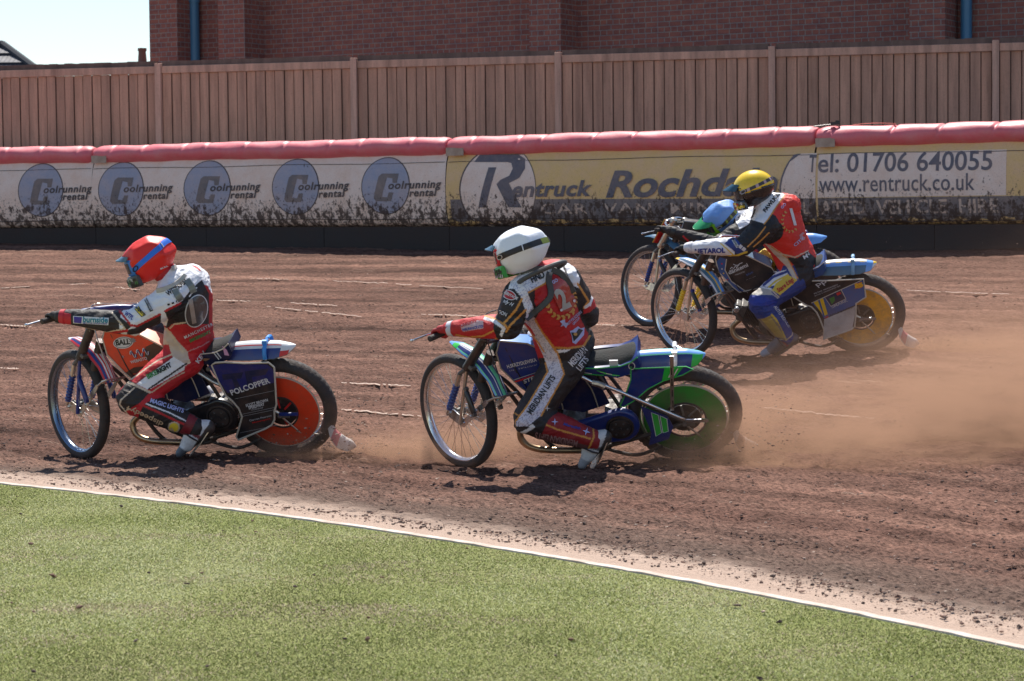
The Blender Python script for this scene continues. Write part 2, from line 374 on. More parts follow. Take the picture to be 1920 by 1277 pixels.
tag(quick_mesh('grass', V, np.arange(3*N).reshape(N, 3), gms, mi, False), 'short green artificial turf of the infield', kind='stuff')

# clods and pebbles
def rocks(name, P, R, mats, mi, kind=None):
    ico = np.array([[0, 0, 1], [.894, 0, .447], [.276, .851, .447], [-.724, .526, .447], [-.724, -.526, .447], [.276, -.851, .447], [.724, .526, -.447], [-.276, .851, -.447], [-.894, 0, -.447], [-.276, -.851, -.447], [.724, -.526, -.447], [0, 0, -1]])
    fc = np.array([[0, 1, 2], [0, 2, 3], [0, 3, 4], [0, 4, 5], [0, 5, 1], [1, 6, 2], [2, 7, 3], [3, 8, 4], [4, 9, 5], [5, 10, 1], [6, 7, 2], [7, 8, 3], [8, 9, 4], [9, 10, 5], [10, 6, 1], [11, 7, 6], [11, 8, 7], [11, 9, 8], [11, 10, 9], [11, 6, 10]])
    n_ = len(P); J = ico[None]*(1+rng.normal(0, .3, (n_, 12, 1))); V = P[:, None]+J*R[:, None, None]*np.stack([rng.uniform(.7,1.6,n_),rng.uniform(.7,1.3,n_),rng.uniform(.4,.8,n_)],-1)[:, None, :]
    F = (fc[None]+12*np.arange(n_)[:, None, None]).reshape(-1, 3)
    return quick_mesh(name, V.reshape(-1, 3), F, mats, np.repeat(mi, 20), False)
cl = [mat('clod_brown', (.17, .095, .07), .9), mat('clod_dark', (.07, .045, .038), .9), mat('clod_pale', (.38, .28, .22), .9)]
N = 70000; t = np.radians(rng.uniform(27, 80, N)); r_ = RK+.12+.3*rng.random(N)+15*rng.random(N)**2.6; px_ = CC[0]+r_*np.cos(t); py_ = CC[1]+r_*np.sin(t)
Rr = .0016+.0075*rng.random(N)**5; P = np.stack([px_, py_, ground_z(px_, py_)+Rr*.2+.004], -1)
tag(rocks('clods', P, Rr, cl, rng.choice(3, N, p=[.5, .35, .15])), 'loose brown clods scattered over the dirt track', kind='stuff')
N = 150; px_ = rng.uniform(-3.2, 2, N); py_ = rng.uniform(7, 13, N); ok = np.hypot(px_-CC[0], py_-CC[1]) < RK-.05; px_, py_ = px_[ok], py_[ok]
P = np.stack([px_, py_, 0*px_+.012], -1)
tag(rocks('turf_clods', P, .003+.008*rng.random(len(P))**2, cl, rng.choice(3, len(P), p=[.2, .7, .1])), 'dark specks of shale thrown onto the turf', kind='stuff')

# ------------------------------------------------------------------ air fence
def dirty(name, col, rough=.7, f0=.22, f1=.62):
    if name in MATS: return MATS[name]
    m = bpy.data.materials.new(name); m.use_nodes = True; n = m.node_tree.nodes; L = m.node_tree.links; b = n['Principled BSDF']; b.inputs['Roughness'].default_value = rough
    tco = n.new('ShaderNodeTexCoord').outputs['Object']; sx = n.new('ShaderNodeSeparateXYZ'); L.new(tco, sx.inputs[0])
    z = sx.outputs[2]
    sp = noise_node(n, L, mapping(n, L, tco, (15, 15, 9)), 1., 7, .75)
    # more mud towards the foot of the banner
    k = maprange(n, L, z, .36, 1.05, .475, .69)
    sub = n.new('ShaderNodeMath'); sub.operation = 'SUBTRACT'; L.new(sp, sub.inputs[0]); L.new(k, sub.inputs[1])
    mud = maprange(n, L, sub.outputs[0], -.03, .035, 0, .93)
    speck = noise_node(n, L, tco, 34, 3, .6)
    k2 = maprange(n, L, z, .4, 1.2, .56, .73); s2 = n.new('ShaderNodeMath'); s2.operation = 'SUBTRACT'; L.new(speck, s2.inputs[0]); L.new(k2, s2.inputs[1])
    mud2 = maprange(n, L, s2.outputs[0], 0, .03, 0, .8)
    mx = n.new('ShaderNodeMath'); mx.operation = 'MAXIMUM'; L.new(mud, mx.inputs[0]); L.new(mud2, mx.inputs[1])
    film = noise_node(n, L, tco, 3.5, 8, .75)
    c = mixc(n, L, maprange(n, L, film, .35, .7, f0, f1), tuple(col), (.74, .50, .36))
    gr = noise_node(n, L, tco, 90, 2, .8)
    c = mixc(n, L, .5, c, ramp(n, L, gr, [(.3, (.6, .58, .56)), (.5, (1, 1, 1))]), 'MULTIPLY')
    c = mixc(n, L, mx.outputs[0], c, (.055, .034, .027)); L.new(c, b.inputs['Base Color'])
    MATS[name] = m; return m
WHT = dirty('banner_white', (.86, .76, .69)); BLU = dirty('banner_blue', (.27, .335, .47), f0=.1, f1=.35); YEL = dirty('banner_yellow', (.74, .52, .17)); GRY = dirty('banner_grey', (.13, .13, .145), f0=.04, f1=.22); INK = dirty('banner_ink', (.05, .05, .06), f0=.02, f1=.15); CRM = dirty('banner_lettering', (.5, .43, .38)); SLT = dirty('banner_slate', (.085, .10, .14), f0=.04, f1=.20)
JX = [(-1130, 36.7), (-500, 34.6), (183, 32.6), (845, 29.7), (1533, 27.0), (2230, 25.0), (2980, 23.4)]
JP = [np.array([(u-960)/FPX*d, d]) for u, d in JX]; HB = {0: 1.075, 1: 1.068, 2: 1.057, 3: 1.03, 4: 1.013, 5: 1.0, 6: .99}
PROF = [(0.0, 1.30), (.02, 1.24), (.045, 1.18), (.065, 1.08), (.08, .95), (.085, .80), (.08, .65), (.065, .54), (.045, .46), (.040, .44), (.03, .40), (-.03, .355), (-.12, .345)]
PZ = [p[1] for p in PROF][::-1]; PO = [p[0] for p in PROF][::-1]
tubem = mat('air_tube_red', srgb(216, 104, 114), .45, dirt=.35, dirtcol=(.62, .36, .33), dscale=5, bump=.25, bscale=14, var=.12)
patch = mat('hook_patch', (.45, .36, .29), .9, dirt=.5, bump=.4, bscale=80)
class Sec:
    def __init__(s, i):
        s.a, s.b = JP[i], JP[i+1]; s.L = np.linalg.norm(s.b-s.a); s.t = (s.b-s.a)/s.L; s.n = np.array([s.t[1], -s.t[0]])
        if s.n@(-s.a) < 0: s.n = -s.n
        s.z0, s.z1 = HB[i], HB[i+1]
    def sz(s, u, v):
        """photo pixel -> (metres along this section, height above its foot)"""
        d = ray(u, v); A = s.a+s.n*.06; k = (A@s.n)/(d[:2]@s.n); p = d*k; q = p[:2]-s.a; S_ = q@s.t
        return np.array([S_, p[2]+CAM_H-(s.z0+(s.z1-s.z0)*S_/s.L)])
    def P(s, S_, z, off=0):
        S_ = np.asarray(S_, float); z = np.asarray(z, float); o = np.interp(z, PZ, PO)+off
        sag = .012*np.sin(S_*1.7)+.010*np.sin(S_*4.1+1)
        p = s.a+np.outer(S_, s.t)+np.outer(o+sag*np.interp(z, [.3, .8, 1.3], [0, 1, 0]), s.n)
        return np.concatenate([p, (s.z0+(s.z1-s.z0)*S_/s.L+z)[:, None]], 1)
    def decal(s, mb, V, F, m, off=.004):
        V = np.asarray(V, float); V2, F2 = subdiv2d(V, F, .12); mb.add(s.P(V2[:, 0], V2[:, 1], off), F2, m, True)
    def poly(s, mb, px, m, off=.004):
        V = [s.sz(*p) for p in px]; s.decal(mb, V, [tuple(range(len(V)))], m, off)
    def text(s, mb, t, x0, x1, yb, yt, m, off=.007, **k):
        yb = yb if isinstance(yb, tuple) else (yb, yb); p0 = s.sz(x0, yb[0]); p1 = s.sz(x1, yb[1]); h_ = s.sz(x0, yt)[1]-p0[1]
        V, F = fit_text(t, p0, p1, h_, **k); s.decal(mb, V, F, m, off)
def ellpx(cx, cy, rx, ry, n_=40, a0=0, a1=2*math.pi): return [(cx+rx*math.cos(a0+(a1-a0)*i/n_), cy+ry*math.sin(a0+(a1-a0)*i/n_)) for i in range(n_)]
GLY_C = [(.42, 1), (1.15, 1), (1.08, .72), (.98, .72), (1.0, .86), (.78, .86), (.62, .92), (.38, .14), (.62, .14), (.74, .30), (.92, .30), (.84, 0), (.12, 0), (0, .14), (.22, .88)]
GLY_C = [(.35, 1.0), (1.12, 1.0), (1.06, .66), (.86, .66), (.84, .82), (.60, .86), (.38, .16), (.62, .14), (.70, .32), (.90, .32), (.80, .0), (.10, 0), (.0, .10), (.20, .90)]
GLY_R = [(.10, 1.0), (.86, 1.0), (1.0, .92), (1.02, .74), (.92, .56), (.72, .46), (.96, 0), (.70, 0), (.48, .44), (.55, .52), (.72, .60), (.78, .74), (.74, .84), (.66, .86), (.02, .86)]
GLY_R2 = [(.32, .76), (.56, .76), (.26, 0), (.02, 0)]
def glyph(s, mb, G, x0, x1, yb, yt, m, off=.007, sh=0.):
    px = [(x0+(x1-x0)*a, yb+(yt-yb)*b_) for a, b_ in G]; s.poly(mb, px, m, off)
CELLS = [(-268, 'A'), (-96, 'A'), (78, 'A'), (229.5, 'B'), (390.5, 'B'), (556, 'B'), (725.5, 'B')]
def c_logo(s, mb, cx):
    k = (cx+600)/(725+600)*.14+.86                      # nearer logos are a little larger
    cy = 357.5-(cx-78)*.0125; s.poly(mb, ellpx(cx, cy-1, 45*k, 54*k), INK, .003); s.poly(mb, ellpx(cx, cy-1, 43.2*k, 52.2*k), BLU, .0055)
    glyph(s, mb, GLY_C, cx-21*k, cx+19*k, cy+28*k, cy-24*k, GRY, .008)
    s.text(mb, 'oolrunning', cx+6*k, cx+104*k, (cy+5*k, cy+2*k), cy-9*k, INK, .0105, bold=.028, shear=.22, space=1.12)
    s.text(mb, 'rental', cx+44*k, cx+96*k, (cy+19*k, cy+17.5*k), cy+5.5*k, INK, .0105, bold=.028, shear=.22, space=1.12)
airs = ['air fence section at the far left with white banner, red tube on top', 'white air fence section left of the red rider, blue oval logos above the ground', 'white banner air fence section with four blue ovals behind the red helmet', 'yellow air fence section with a big slanted R and the word Rochdale', 'air fence section with the telephone number and web address, right side', 'yellow air fence section beyond the telephone number at the right edge']
airs[0] = 'farthest white air fence section, just outside the left edge'
def wrinkle(S_, ph, sec_L):
    # ribs: the tube pinches where its seams are tacked
    e = np.minimum(S_, sec_L-S_); return -.035*np.exp(-(e/.05)**2)
for i in range(6):
    if i == 0: continue
    s = Sec(i); root = empty('air_fence_section', loc=(*s.a, s.z0)); inv = root.matrix_world
    tag(root, airs[i], 'air fence', 'air fence sections along the outside of the bend')
    base = np.array([*s.a, s.z0]); sh = lambda V, base=base: np.asarray(V)-base
    mb = MB(sh); ns = 70; SS = np.linspace(.01, s.L-.01, ns); V = []
    bgm = WHT if i <= 2 else YEL
    for S_ in SS: V.append(s.P(np.full(len(PROF), S_), [p[1] for p in PROF]))
    V = np.concatenate(V); k = len(PROF); F = [(a*k+c_, (a+1)*k+c_, (a+1)*k+c_+1, a*k+c_+1) for a in range(ns-1) for c_ in range(k-1)]
    mb.add(V, F, bgm)
    # seams
    for zz, rr_ in ((1.175, .004), (.445, .006)):
        ds = np.linspace(.03, s.L-.03, 200); mb.tube(s.P(ds, zz+.006*np.sin(ds*2.3)+.003*np.array([vnoise(np.array([q*9]), np.array([0.]))[0] for q in ds]), .004), rr_, INK, 5)
    if i == 1:
        for cx, g_ in CELLS[:3]: c_logo(s, mb, cx)
    if i == 2:
        for cx, g_ in CELLS[3:]: c_logo(s, mb, cx)
        s.poly(mb, [(838, 291), (844, 291), (844, 372), (838, 372)], YEL, .0035)
        s.poly(mb, [(838, 373), (844, 373), (844, 420), (838, 420)], GRY, .0035)
    if i == 3:
        s.poly(mb, [(847, 374), (1000, 373.5), (1200, 373), (1531, 372), (1531, 417), (1200, 420), (1000, 422), (847, 424)], GRY, .0035)
        el = ellpx(936, 355, 72, 84, 48); el = [(x, max(y, 289)) for x, y in el]; s.poly(mb, el, INK, .005)
        el = ellpx(937, 355, 70, 82, 48); el = [(x, max(y, 290)) for x, y in el]; s.poly(mb, el, WHT, .007)
        glyph(s, mb, GLY_R, 887, 984, 389, 290, SLT, .010); glyph(s, mb, GLY_R2, 898, 958, 389, 290, SLT, .010)
        s.text(mb, 'entruck', 963, 1112, (369, 366.5), 341, SLT, .0125, bold=.03, shear=.25, space=1.05)
        s.text(mb, 'Rochdale', 1137, 1462, (369, 365), 321, SLT, .0125, bold=.028, shear=.28, space=1.0)
        s.text(mb, 'CAR  VAN  MINIBUS', 1016, 1440, (401, 399), 382, CRM, .008, bold=.01, space=1.1)
        arc = [(1484+60*math.cos(t), 352+70*math.sin(t)) for t in np.linspace(math.radians(115), math.radians(245), 24)]
        arc = [(1466+18*(1-math.cos(t)), 350+(-62)*math.sin(t)) for t in np.linspace(-math.pi*.5, math.pi*.5, 24)]
        arc = [(min(x, 1500), min(max(y, 288), 372)) for x, y in [(1506, 283), (1490, 290), (1481, 303), (1474, 318), (1469, 334), (1466.5, 350), (1466, 372)]]
        s.poly(mb, arc+[(1531, 372), (1531, 287)], WHT, .006); s.poly(mb, [(x-1.5, y) for x, y in arc]+[(x+1.5, y) for x, y in arc[::-1]], SLT, .009)
        s.text(mb, 'RE', 1452, 1490, 401, 379, CRM, .008, bold=.01); s.text(mb, 'L', 1508, 1518, 401, 379, CRM, .008, bold=.01)
        s.text(mb, 'T', 1518, 1531, 322, 290, SLT, .010, bold=.02)
    if i == 4:
        s.poly(mb, [(1535, 289), (1887, 280), (1887, 366), (1535, 370.5)], WHT, .0035)
        s.poly(mb, [(1535, 371.5), (2222, 364), (2222, 408), (1887, 414), (1535, 419)], GRY, .0035)
        s.text(mb, 'el: 01706 640055', 1535, 1861, (323, 318), 288, SLT, .007, bold=.012)
        s.text(mb, 'www.rentruck.co.uk', 1538, 1829, (360, 356), 329, SLT, .007, bold=.008, space=1.03)
        s.text(mb, 'ATED  VEHICLE  HIRE', 1538, 1872, (402, 398), 377, CRM, .007, bold=.018)
    bn = mb.build('banner', root, 60)
    # red tube
    mb = MB(sh); ns = 220; SS = np.linspace(.015, s.L-.015, ns); V = []; seg = 20
    tacks = np.arange(.35, s.L, .62)+rng.normal(0, .12, len(np.arange(.35, s.L, .62)))
    for S_ in SS:
        e = min(S_, s.L-S_); pin = .03*math.exp(-(e/.06)**2)
        for q in range(seg):
            t = 2*math.pi*q/seg; tk = sum(math.exp(-((S_-k_-.05*math.sin(t))/.018)**2) for k_ in tacks)*.022*max(0, math.sin(t+.5))
            r_ = .135-pin-tk+.004*math.sin(S_*9+3*t); c0 = .01
            p = s.a+s.t*S_+s.n*(c0-.105+r_*1.42*math.cos(t)); V.append((p[0], p[1], s.z0+(s.z1-s.z0)*S_/s.L+1.375+r_*.98*math.sin(t)-.006*math.sin(S_*2.2)))
    F = [(a*seg+c_, (a+1)*seg+c_, (a+1)*seg+(c_+1) % seg, a*seg+(c_+1) % seg) for a in range(ns-1) for c_ in range(seg)]
    F += [tuple(range(seg)), tuple((ns-1)*seg+c_ for c_ in range(seg))]
    mb.add(V, F, tubem); mb.build('top_tube', root, 70)
    # body of the air bag behind the banner and its pale top sheet
    mb = MB(sh); topm = mat('pale_top_sheet', (.55, .52, .50), .5, dirt=.4, var=.1); bagm = mat('air_bag_back', (.12, .11, .11), .7)
    V = []; pr = [(-.22, 1.47), (-.38, 1.475), (-.58, 1.44), (-.62, 1.3), (-.62, .36), (-.10, .36)]
    for S_ in np.linspace(.02, s.L-.02, 24):
        for o_, z_ in pr: p = s.a+s.t*S_+s.n*o_; V.append((p[0], p[1], s.z0+(s.z1-s.z0)*S_/s.L+z_+.006*math.sin(S_*5)))
    F = [(a*6+c_, (a+1)*6+c_, (a+1)*6+c_+1, a*6+c_+1) for a in range(23) for c_ in range(2)]; mb.add(V, F, topm)
    F2 = [(a*6+c_, (a+1)*6+c_, (a+1)*6+(c_+1) % 6, a*6+(c_+1) % 6) for a in range(23) for c_ in (2, 3, 4)]; mb.add(V, F2, bagm); mb.build('air_bag', root, 60)
    # hook-and-loop patch at the joint
    if i >= 2:
        mb = MB(sh); s0 = .02; w_ = .27 if i < 4 else .24
        q = []
        for S_ in (s0, s0+w_):
            for z_, o_ in ((1.255, .093), (1.30, .096), (1.36, .097)): p = s.a+s.t*S_+s.n*o_; q.append((p[0], p[1], s.z0+z_))
        mb.add(q, [(0, 3, 4, 1), (1, 4, 5, 2)], patch); mb.build('patch', root)
# small black clip and red strap lying on top of the joint
s = Sec(4); mb = MB(); p = s.P([.22], [1.3], -.02)[0]; bk = mat('black_clip', (.02, .02, .022), .4)
mb.box((p[0], p[1], s.z0+1.53), (.10, .06, .035), bk).box((p[0]+.03, p[1], s.z0+1.55), (.05, .05, .03), bk); mb.tube([(p[0]-.25, p[1]-.02, s.z0+1.495), (p[0]-.12, p[1], s.z0+1.512), (p[0], p[1], s.z0+1.52)], .008, bk, 6)
tag(mb.build('buckle', None), 'small black buckle lying on top of the red tube above the telephone number', 'buckle')
mb = MB(); rs = mat('red_strap', srgb(215, 50, 40), .5); V = []
for j, S_ in enumerate(np.linspace(.42, .95, 8)):
    for dz in (-.012, .012): q_ = s.P([S_], [1.3], -.07)[0]; V.append((q_[0], q_[1]+dz*2, s.z0+1.512+.012*math.sin(j*.45)+dz*.2))
mb.add(V, [(2*j, 2*j+2, 2*j+3, 2*j+1) for j in range(7)], rs); tag(mb.build('strap'), 'thin red strap lying on top of the air fence beside the black buckle', 'strap')
# kickboard
kb = mat('kickboard', (.036, .028, .026), .8, dirt=.5, dirtcol=(.075, .052, .045), dscale=3, bump=.5, bscale=40)
mb = MB()
for i in range(6):
    a, b_ = JP[i], JP[i+1]; t_ = (b_-a)/np.linalg.norm(b_-a); n_ = np.array([t_[1], -t_[0]])
    if n_@(-a) < 0: n_ = -n_
    L_ = np.linalg.norm(b_-a); k = 3
    for j in range(k):
        p0 = a+t_*(L_*j/k+.004); p1 = a+t_*(L_*(j+1)/k-.004); e = .004*(j % 2)
        for o0, z0, z1 in ((.045+e, -.35, .345),):
            V = [];
            for p in (p0, p1):
                for o_ in (o0, o0-.05):
                    for z_ in (z0, z1): V.append((*(p+n_*(o_-.04)), HB[i]+(HB[i+1]-HB[i])*((p-a)@t_)/L_+z_))
            mb.add(V, [(0, 1, 5, 4), (2, 6, 7, 3), (1, 3, 7, 5), (0, 2, 3, 1), (4, 5, 7, 6), (0, 4, 6, 2)], kb, False)
tag(mb.build('kickboard'), 'long dark kickboard under the air fence at the track edge', 'board')

# ------------------------------------------------------------------ brown boundary fence
FA = np.array([(308-960)/FPX*33.8, 33.8]); FB = np.array([(1868-960)/FPX*30.9, 30.9]); FT = (FB-FA)/4; flen = np.linalg.norm(FT); ft = FT/flen; fn_ = np.array([ft[1], -ft[0]])
if fn_@(-FA) < 0: fn_ = -fn_
def wood(name, col):
    m = bpy.data.materials.new(name); m.use_nodes = True; n = m.node_tree.nodes; L = m.node_tree.links; b = n['Principled BSDF']; b.inputs['Roughness'].default_value = .85
    tco = n.new('ShaderNodeTexCoord').outputs['Object']
    a = noise_node(n, L, mapping(n, L, tco, (14, 14, 1.2)), 1., 6, .7); f_ = noise_node(n, L, tco, 55, 3, .7)
    br = noise_node(n, L, mapping(n, L, tco, (7, 7, .05)), 1., 1, .5)
    c = mixc(n, L, .8, tuple(col), ramp(n, L, a, [(.3, (.68, .66, .64)), (.5, (1, 1, 1)), (.7, (1.25, 1.22, 1.2))]), 'MULTIPLY')
    c = mixc(n, L, .7, c, ramp(n, L, br, [(.35, (.78, .76, .76)), (.6, (1.15, 1.12, 1.1))]), 'MULTIPLY')
    c = mixc(n, L, .6, c, ramp(n, L, f_, [(.3, (.7, .7, .7)), (.5, (1, 1, 1))]), 'MULTIPLY')
    L.new(c, b.inputs['Base Color']); bp = n.new('ShaderNodeBump'); bp.inputs['Strength'].default_value = .5; bp.inputs['Distance'].default_value = .01; L.new(a, bp.inputs['Height']); L.new(bp.outputs[0], b.inputs['Normal']); return m
fw = wood('fence_board', (.48, .275, .20)); fp = wood('fence_post', (.56, .345, .27)); fr = wood('fence_rail', (.52, .31, .235)); fgap = wood('fence_gap_shade', (.21, .125, .095)); fc = wood('fence_coping', (.15, .10, .085))
root = empty('boundary_fence', loc=(*FA, .95)); tag(root, 'tall brown timber boundary fence with upright boards behind the red tube', 'fence')
base = np.array([*FA, .95]); sh = lambda V: np.asarray(V)-base
ZT = 3.77
def fb(mb, s0, s1, o0, o1, z0, z1, m):
    V = []
    for S_ in (s0, s1):
        for o_ in (o0, o1):
            for z_ in (z0, z1): V.append((*(FA+ft*S_+fn_*o_), z_))
    mb.add(V, [(0, 1, 5, 4), (2, 6, 7, 3), (1, 3, 7, 5), (0, 2, 3, 1), (4, 5, 7, 6), (0, 4, 6, 2)], m, False)
for k in range(-3, 8):
    zt = ZT+.0; mb = MB(sh); fb(mb, k*flen-.045, k*flen+.045, -.02, .10, .9, zt+.02, fp); mb.build('post', root, bevel=.006)
for k in range(-3, 7):
    s0 = k*flen+.05; s1 = (k+1)*flen-.05; mb = MB(sh); nb = 20; wb = (s1-s0)/nb
    for j in range(nb):
        e = .016 if j % 2 == 0 else 0; dw = rng.uniform(-.006, .006); j0 = s0+j*wb; fb(mb, j0+.007, j0+wb-.007, .002+e, .022+e, .95, ZT-.125-rng.uniform(0, .004), fw)
    fb(mb, s0-.02, s1+.02, -.012, -.004, .95, ZT-.13, fgap); mb.build('board_panel', root, bevel=.003)  # backing sheet coloured dark: shade of the board gaps put into its tone
    mb = MB(sh); fb(mb, s0, s1, 0, .062, ZT-.125, ZT-.02, fr); mb.build('rail', root, bevel=.004)
    mb = MB(sh); zc = ZT+.0
    cs = np.linspace(s0, s1, 25)
    for a_, b_ in zip(cs[:-1], cs[1:]): fb(mb, a_, b_, -.06, .03, ZT-.017, ZT+.055+rng.uniform(-.006, .006), fc)
    mb.build('coping', root)

# ------------------------------------------------------------------ brick building
BO = np.array([(650-960)/FPX*41., 41.]); a30 = math.radians(30); bt = np.array([math.cos(a30), -math.sin(a30)]); bnn = np.array([-math.sin(a30), -math.cos(a30)])
def bs(u, off): # distance along the wall (plane moved out by off) seen at pixel column u
    d = ray(u, 100)[:2]; A = BO+bnn*off; k = (A@bnn)/(d@bnn); return (d*k-A)@bt
m = bpy.data.materials.new('brick'); m.use_nodes = True; n = m.node_tree.nodes; L = m.node_tree.links; b = n['Principled BSDF']; b.inputs['Roughness'].default_value = .85
uv = n.new('ShaderNodeUVMap').outputs[0]; bk_ = n.new('ShaderNodeTexBrick'); L.new(uv, bk_.inputs['Vector']); bk_.inputs['Scale'].default_value = 1.
bk_.inputs['Brick Width'].default_value = .215; bk_.inputs['Row Height'].default_value = .0865; bk_.inputs['Mortar Size'].default_value = .008; bk_.inputs['Mortar Smooth'].default_value = .3; bk_.inputs['Bias'].default_value = -.1
bk_.inputs['Color1'].default_value = (.34, .115, .085, 1); bk_.inputs['Color2'].default_value = (.26, .088, .070, 1); bk_.inputs['Mortar'].default_value = (.30, .255, .235, 1); bk_.offset = .5; bk_.squash = .55; bk_.squash_frequency = 2
c = mixc(n, L, .4, bk_.outputs[0], ramp(n, L, noise_node(n, L, mapping(n, L, uv, (4.6, 11.5, 1)), 1, 1, .5), [(.35, (.7, .6, .7)), (.5, (1, 1, 1)), (.68, (1.4, 1.15, .9))]), 'MULTIPLY')
c = mixc(n, L, .5, c, ramp(n, L, noise_node(n, L, uv, 30, 5), [(.3, (.7, .7, .7)), (.6, (1.1, 1.1, 1.1))]), 'MULTIPLY')
L.new(c, b.inputs['Base Color']); bp = n.new('ShaderNodeBump'); bp.inputs['Strength'].default_value = .6; bp.inputs['Distance'].default_value = .01; bp.invert = True; L.new(bk_.outputs['Fac'], bp.inputs['Height']); L.new(bp.outputs[0], b.inputs['Normal'])
BRK = m
root = empty('brick_building', loc=(*BO, .9)); tag(root, 'big red brick building with projecting piers rising above the brown fence', 'building')
def brick_obj(name, quads):
    V = []; F = []; U = []
    for (s0, o0), (s1, o1), z0, z1, u0 in quads:
        p0 = BO+bt*s0+bnn*o0; p1 = BO+bt*s1+bnn*o1; k = len(V); ln = math.hypot(s1-s0, o1-o0)
        for p, z_, uu in ((p0, z0, u0), (p1, z0, u0+ln), (p1, z1, u0+ln), (p0, z1, u0)): V.append((p[0]-BO[0], p[1]-BO[1], z_-.9)); U.append((uu, z_))
        F.append((k, k+1, k+2, k+3))
    me = bpy.data.meshes.new(name); me.from_pydata(V, [], F); me.materials.append(BRK); ul = me.uv_layers.new(name='UVMap')
    for li_, lp in enumerate(me.loops): ul.data[li_].uv = U[lp.vertex_index]
    o = bpy.data.objects.new(name, me); COL.objects.link(o); o.parent = root; return o
HT = 13.; PO_ = .6
piers = [(bs(281, PO_), bs(333, PO_)), (bs(410, PO_), bs(459, PO_)), (bs(993, PO_), bs(1052, PO_)), (bs(1705, PO_), bs(1772, PO_)), (bs(1990, PO_), bs(2050, PO_)), (bs(2500, PO_), bs(2560, PO_))]
e0 = piers[0][0]; e1 = 24.
brick_obj('wall', [((e0, 0), (e1, 0), .9, HT, 0.), ((e0, -16), (e0, 0), .9, HT, 3.)])
for p0, p1 in piers: brick_obj('pier', [((p0, PO_), (p1, PO_), .9, HT, p0), ((p1, PO_), (p1, 0), .9, HT, p1), ((p0, 0), (p0, PO_), .9, HT, p0-.6)])
pm_ = mat('downpipe_blue', srgb(75, 125, 160), .4, var=.1)
for u0, u1 in ((358, 376), (1801, 1825)):
    for z_ in (0,):
        s0 = (bs(u0, .1)+bs(u1, .1))/2; r_ = abs(bs(u1, .1)-bs(u0, .1))/2*.86; p = bt*s0+bnn*(.1+r_*.3); mb = MB(); mb.tube([(p[0], p[1], 0), (p[0], p[1], HT-1)], r_, pm_, 20)
        for zz in (2.4, 4.6): mb.tube([(p[0], p[1], zz), (p[0], p[1], zz+.09)], r_*1.18, pm_, 20)
        mb.build('downpipe', root)
mb = MB(); rm_ = mat('parapet', (.3, .28, .27), .8)
c_ = bt*((e0+e1)/2)+bnn*(-7.6); mb.box((c_[0], c_[1], HT-.9+.15), (e1-e0+.4, 17.2, .3), rm_, R=[[bt[0], bt[1], 0], [-bt[1], bt[0], 0], [0, 0, 1]]); mb.build('roof', root)

# ------------------------------------------------------------------ houses far left
tile = bpy.data.materials.new('roof_tile'); tile.use_nodes = True; n = tile.node_tree.nodes; L = tile.node_tree.links; b = n['Principled BSDF']; b.inputs['Roughness'].default_value = .8
tco = n.new('ShaderNodeTexCoord').outputs['Object']; wv = n.new('ShaderNodeTexWave'); wv.bands_direction = 'X'; wv.inputs['Scale'].default_value = 2.6; L.new(tco, wv.inputs['Vector'])
L.new(mixc(n, L, .8, mixc(n, L, 1, (.16, .155, .16), ramp(n, L, noise_node(n, L, tco, 5, 4), [(.3, (.7, .7, .7)), (.7, (1.3, 1.3, 1.3))]), 'MULTIPLY'), ramp(n, L, wv.outputs[0], [(.1, (.55, .55, .6)), (.5, (1.1, 1.1, 1.1))]), 'MULTIPLY'), b.inputs['Base Color'])
D_ = 62.; hp = depth_pt(5, 87, D_); ep = depth_pt(92, 146, D_-4); root = empty('house', loc=(hp[0]-6, D_, .9)); tag(root, 'distant house at the left edge whose grey tiled hip roof shows above the fence', 'house')
bx, by, bz = root.location
rw = mat('house_brick', (.20, .09, .07), .85, bump=.3); mb = MB()
ez = 4.2; x1 = hp[0]+(hp[2]-ez)*1.55; x0 = hp[0]-12; y0 = D_-4.2; y1 = D_+4.2
mb.box(((x0+x1)/2-bx, D_-by, (ez-.1)/2+.45-.9+.0), (x1-x0-.8, 7.6, ez-.1-.9+.9), rw); mb.build('wall', root)
mb = MB(); drk = mat('dark_tile', (.03, .035, .045), .9)  # dark tone of the tile row edges and ridge tiles
rows = 7
def rp(t, side): # point rows on the roof planes
    z_ = ez+(hp[2]-ez)*t; return z_
for k in range(rows):
    t0_, t1_ = k/rows, (k+1)/rows; z0_, z1_ = ez+(hp[2]-ez)*t0_, ez+(hp[2]-ez)*t1_
    xa, xb = x1+(hp[0]-x1)*t0_, x1+(hp[0]-x1)*t1_; ya, yb = y0+(D_-y0)*t0_, y0+(D_-y0)*t1_; lift = .07
    mb.add([(x0-bx, ya-by, z0_+lift-.9), (xa-bx, ya-by, z0_+lift-.9), (xb-bx, yb-by, z1_-.9), (x0-bx, yb-by, z1_-.9)], [(0, 1, 2, 3)], tile, False)
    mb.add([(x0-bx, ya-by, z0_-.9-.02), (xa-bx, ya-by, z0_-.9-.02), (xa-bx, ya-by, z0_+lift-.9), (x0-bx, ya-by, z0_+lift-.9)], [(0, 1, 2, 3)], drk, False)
    yc, yd = y1+(D_-y1)*t0_, y1+(D_-y1)*t1_
    mb.add([(xa-bx, ya-by, z0_+lift-.9), (xa-bx, yc-by, z0_+lift-.9), (xb-bx, yd-by, z1_-.9), (xb-bx, yb-by, z1_-.9)], [(0, 1, 2, 3)], tile, False)
    mb.add([(x0-bx, yc-by, z0_+lift-.9), (xa-bx, yc-by, z0_+lift-.9), (xb-bx, yd-by, z1_-.9), (x0-bx, yd-by, z1_-.9)], [(3, 2, 1, 0)], tile, False)
mb.build('roof', root)
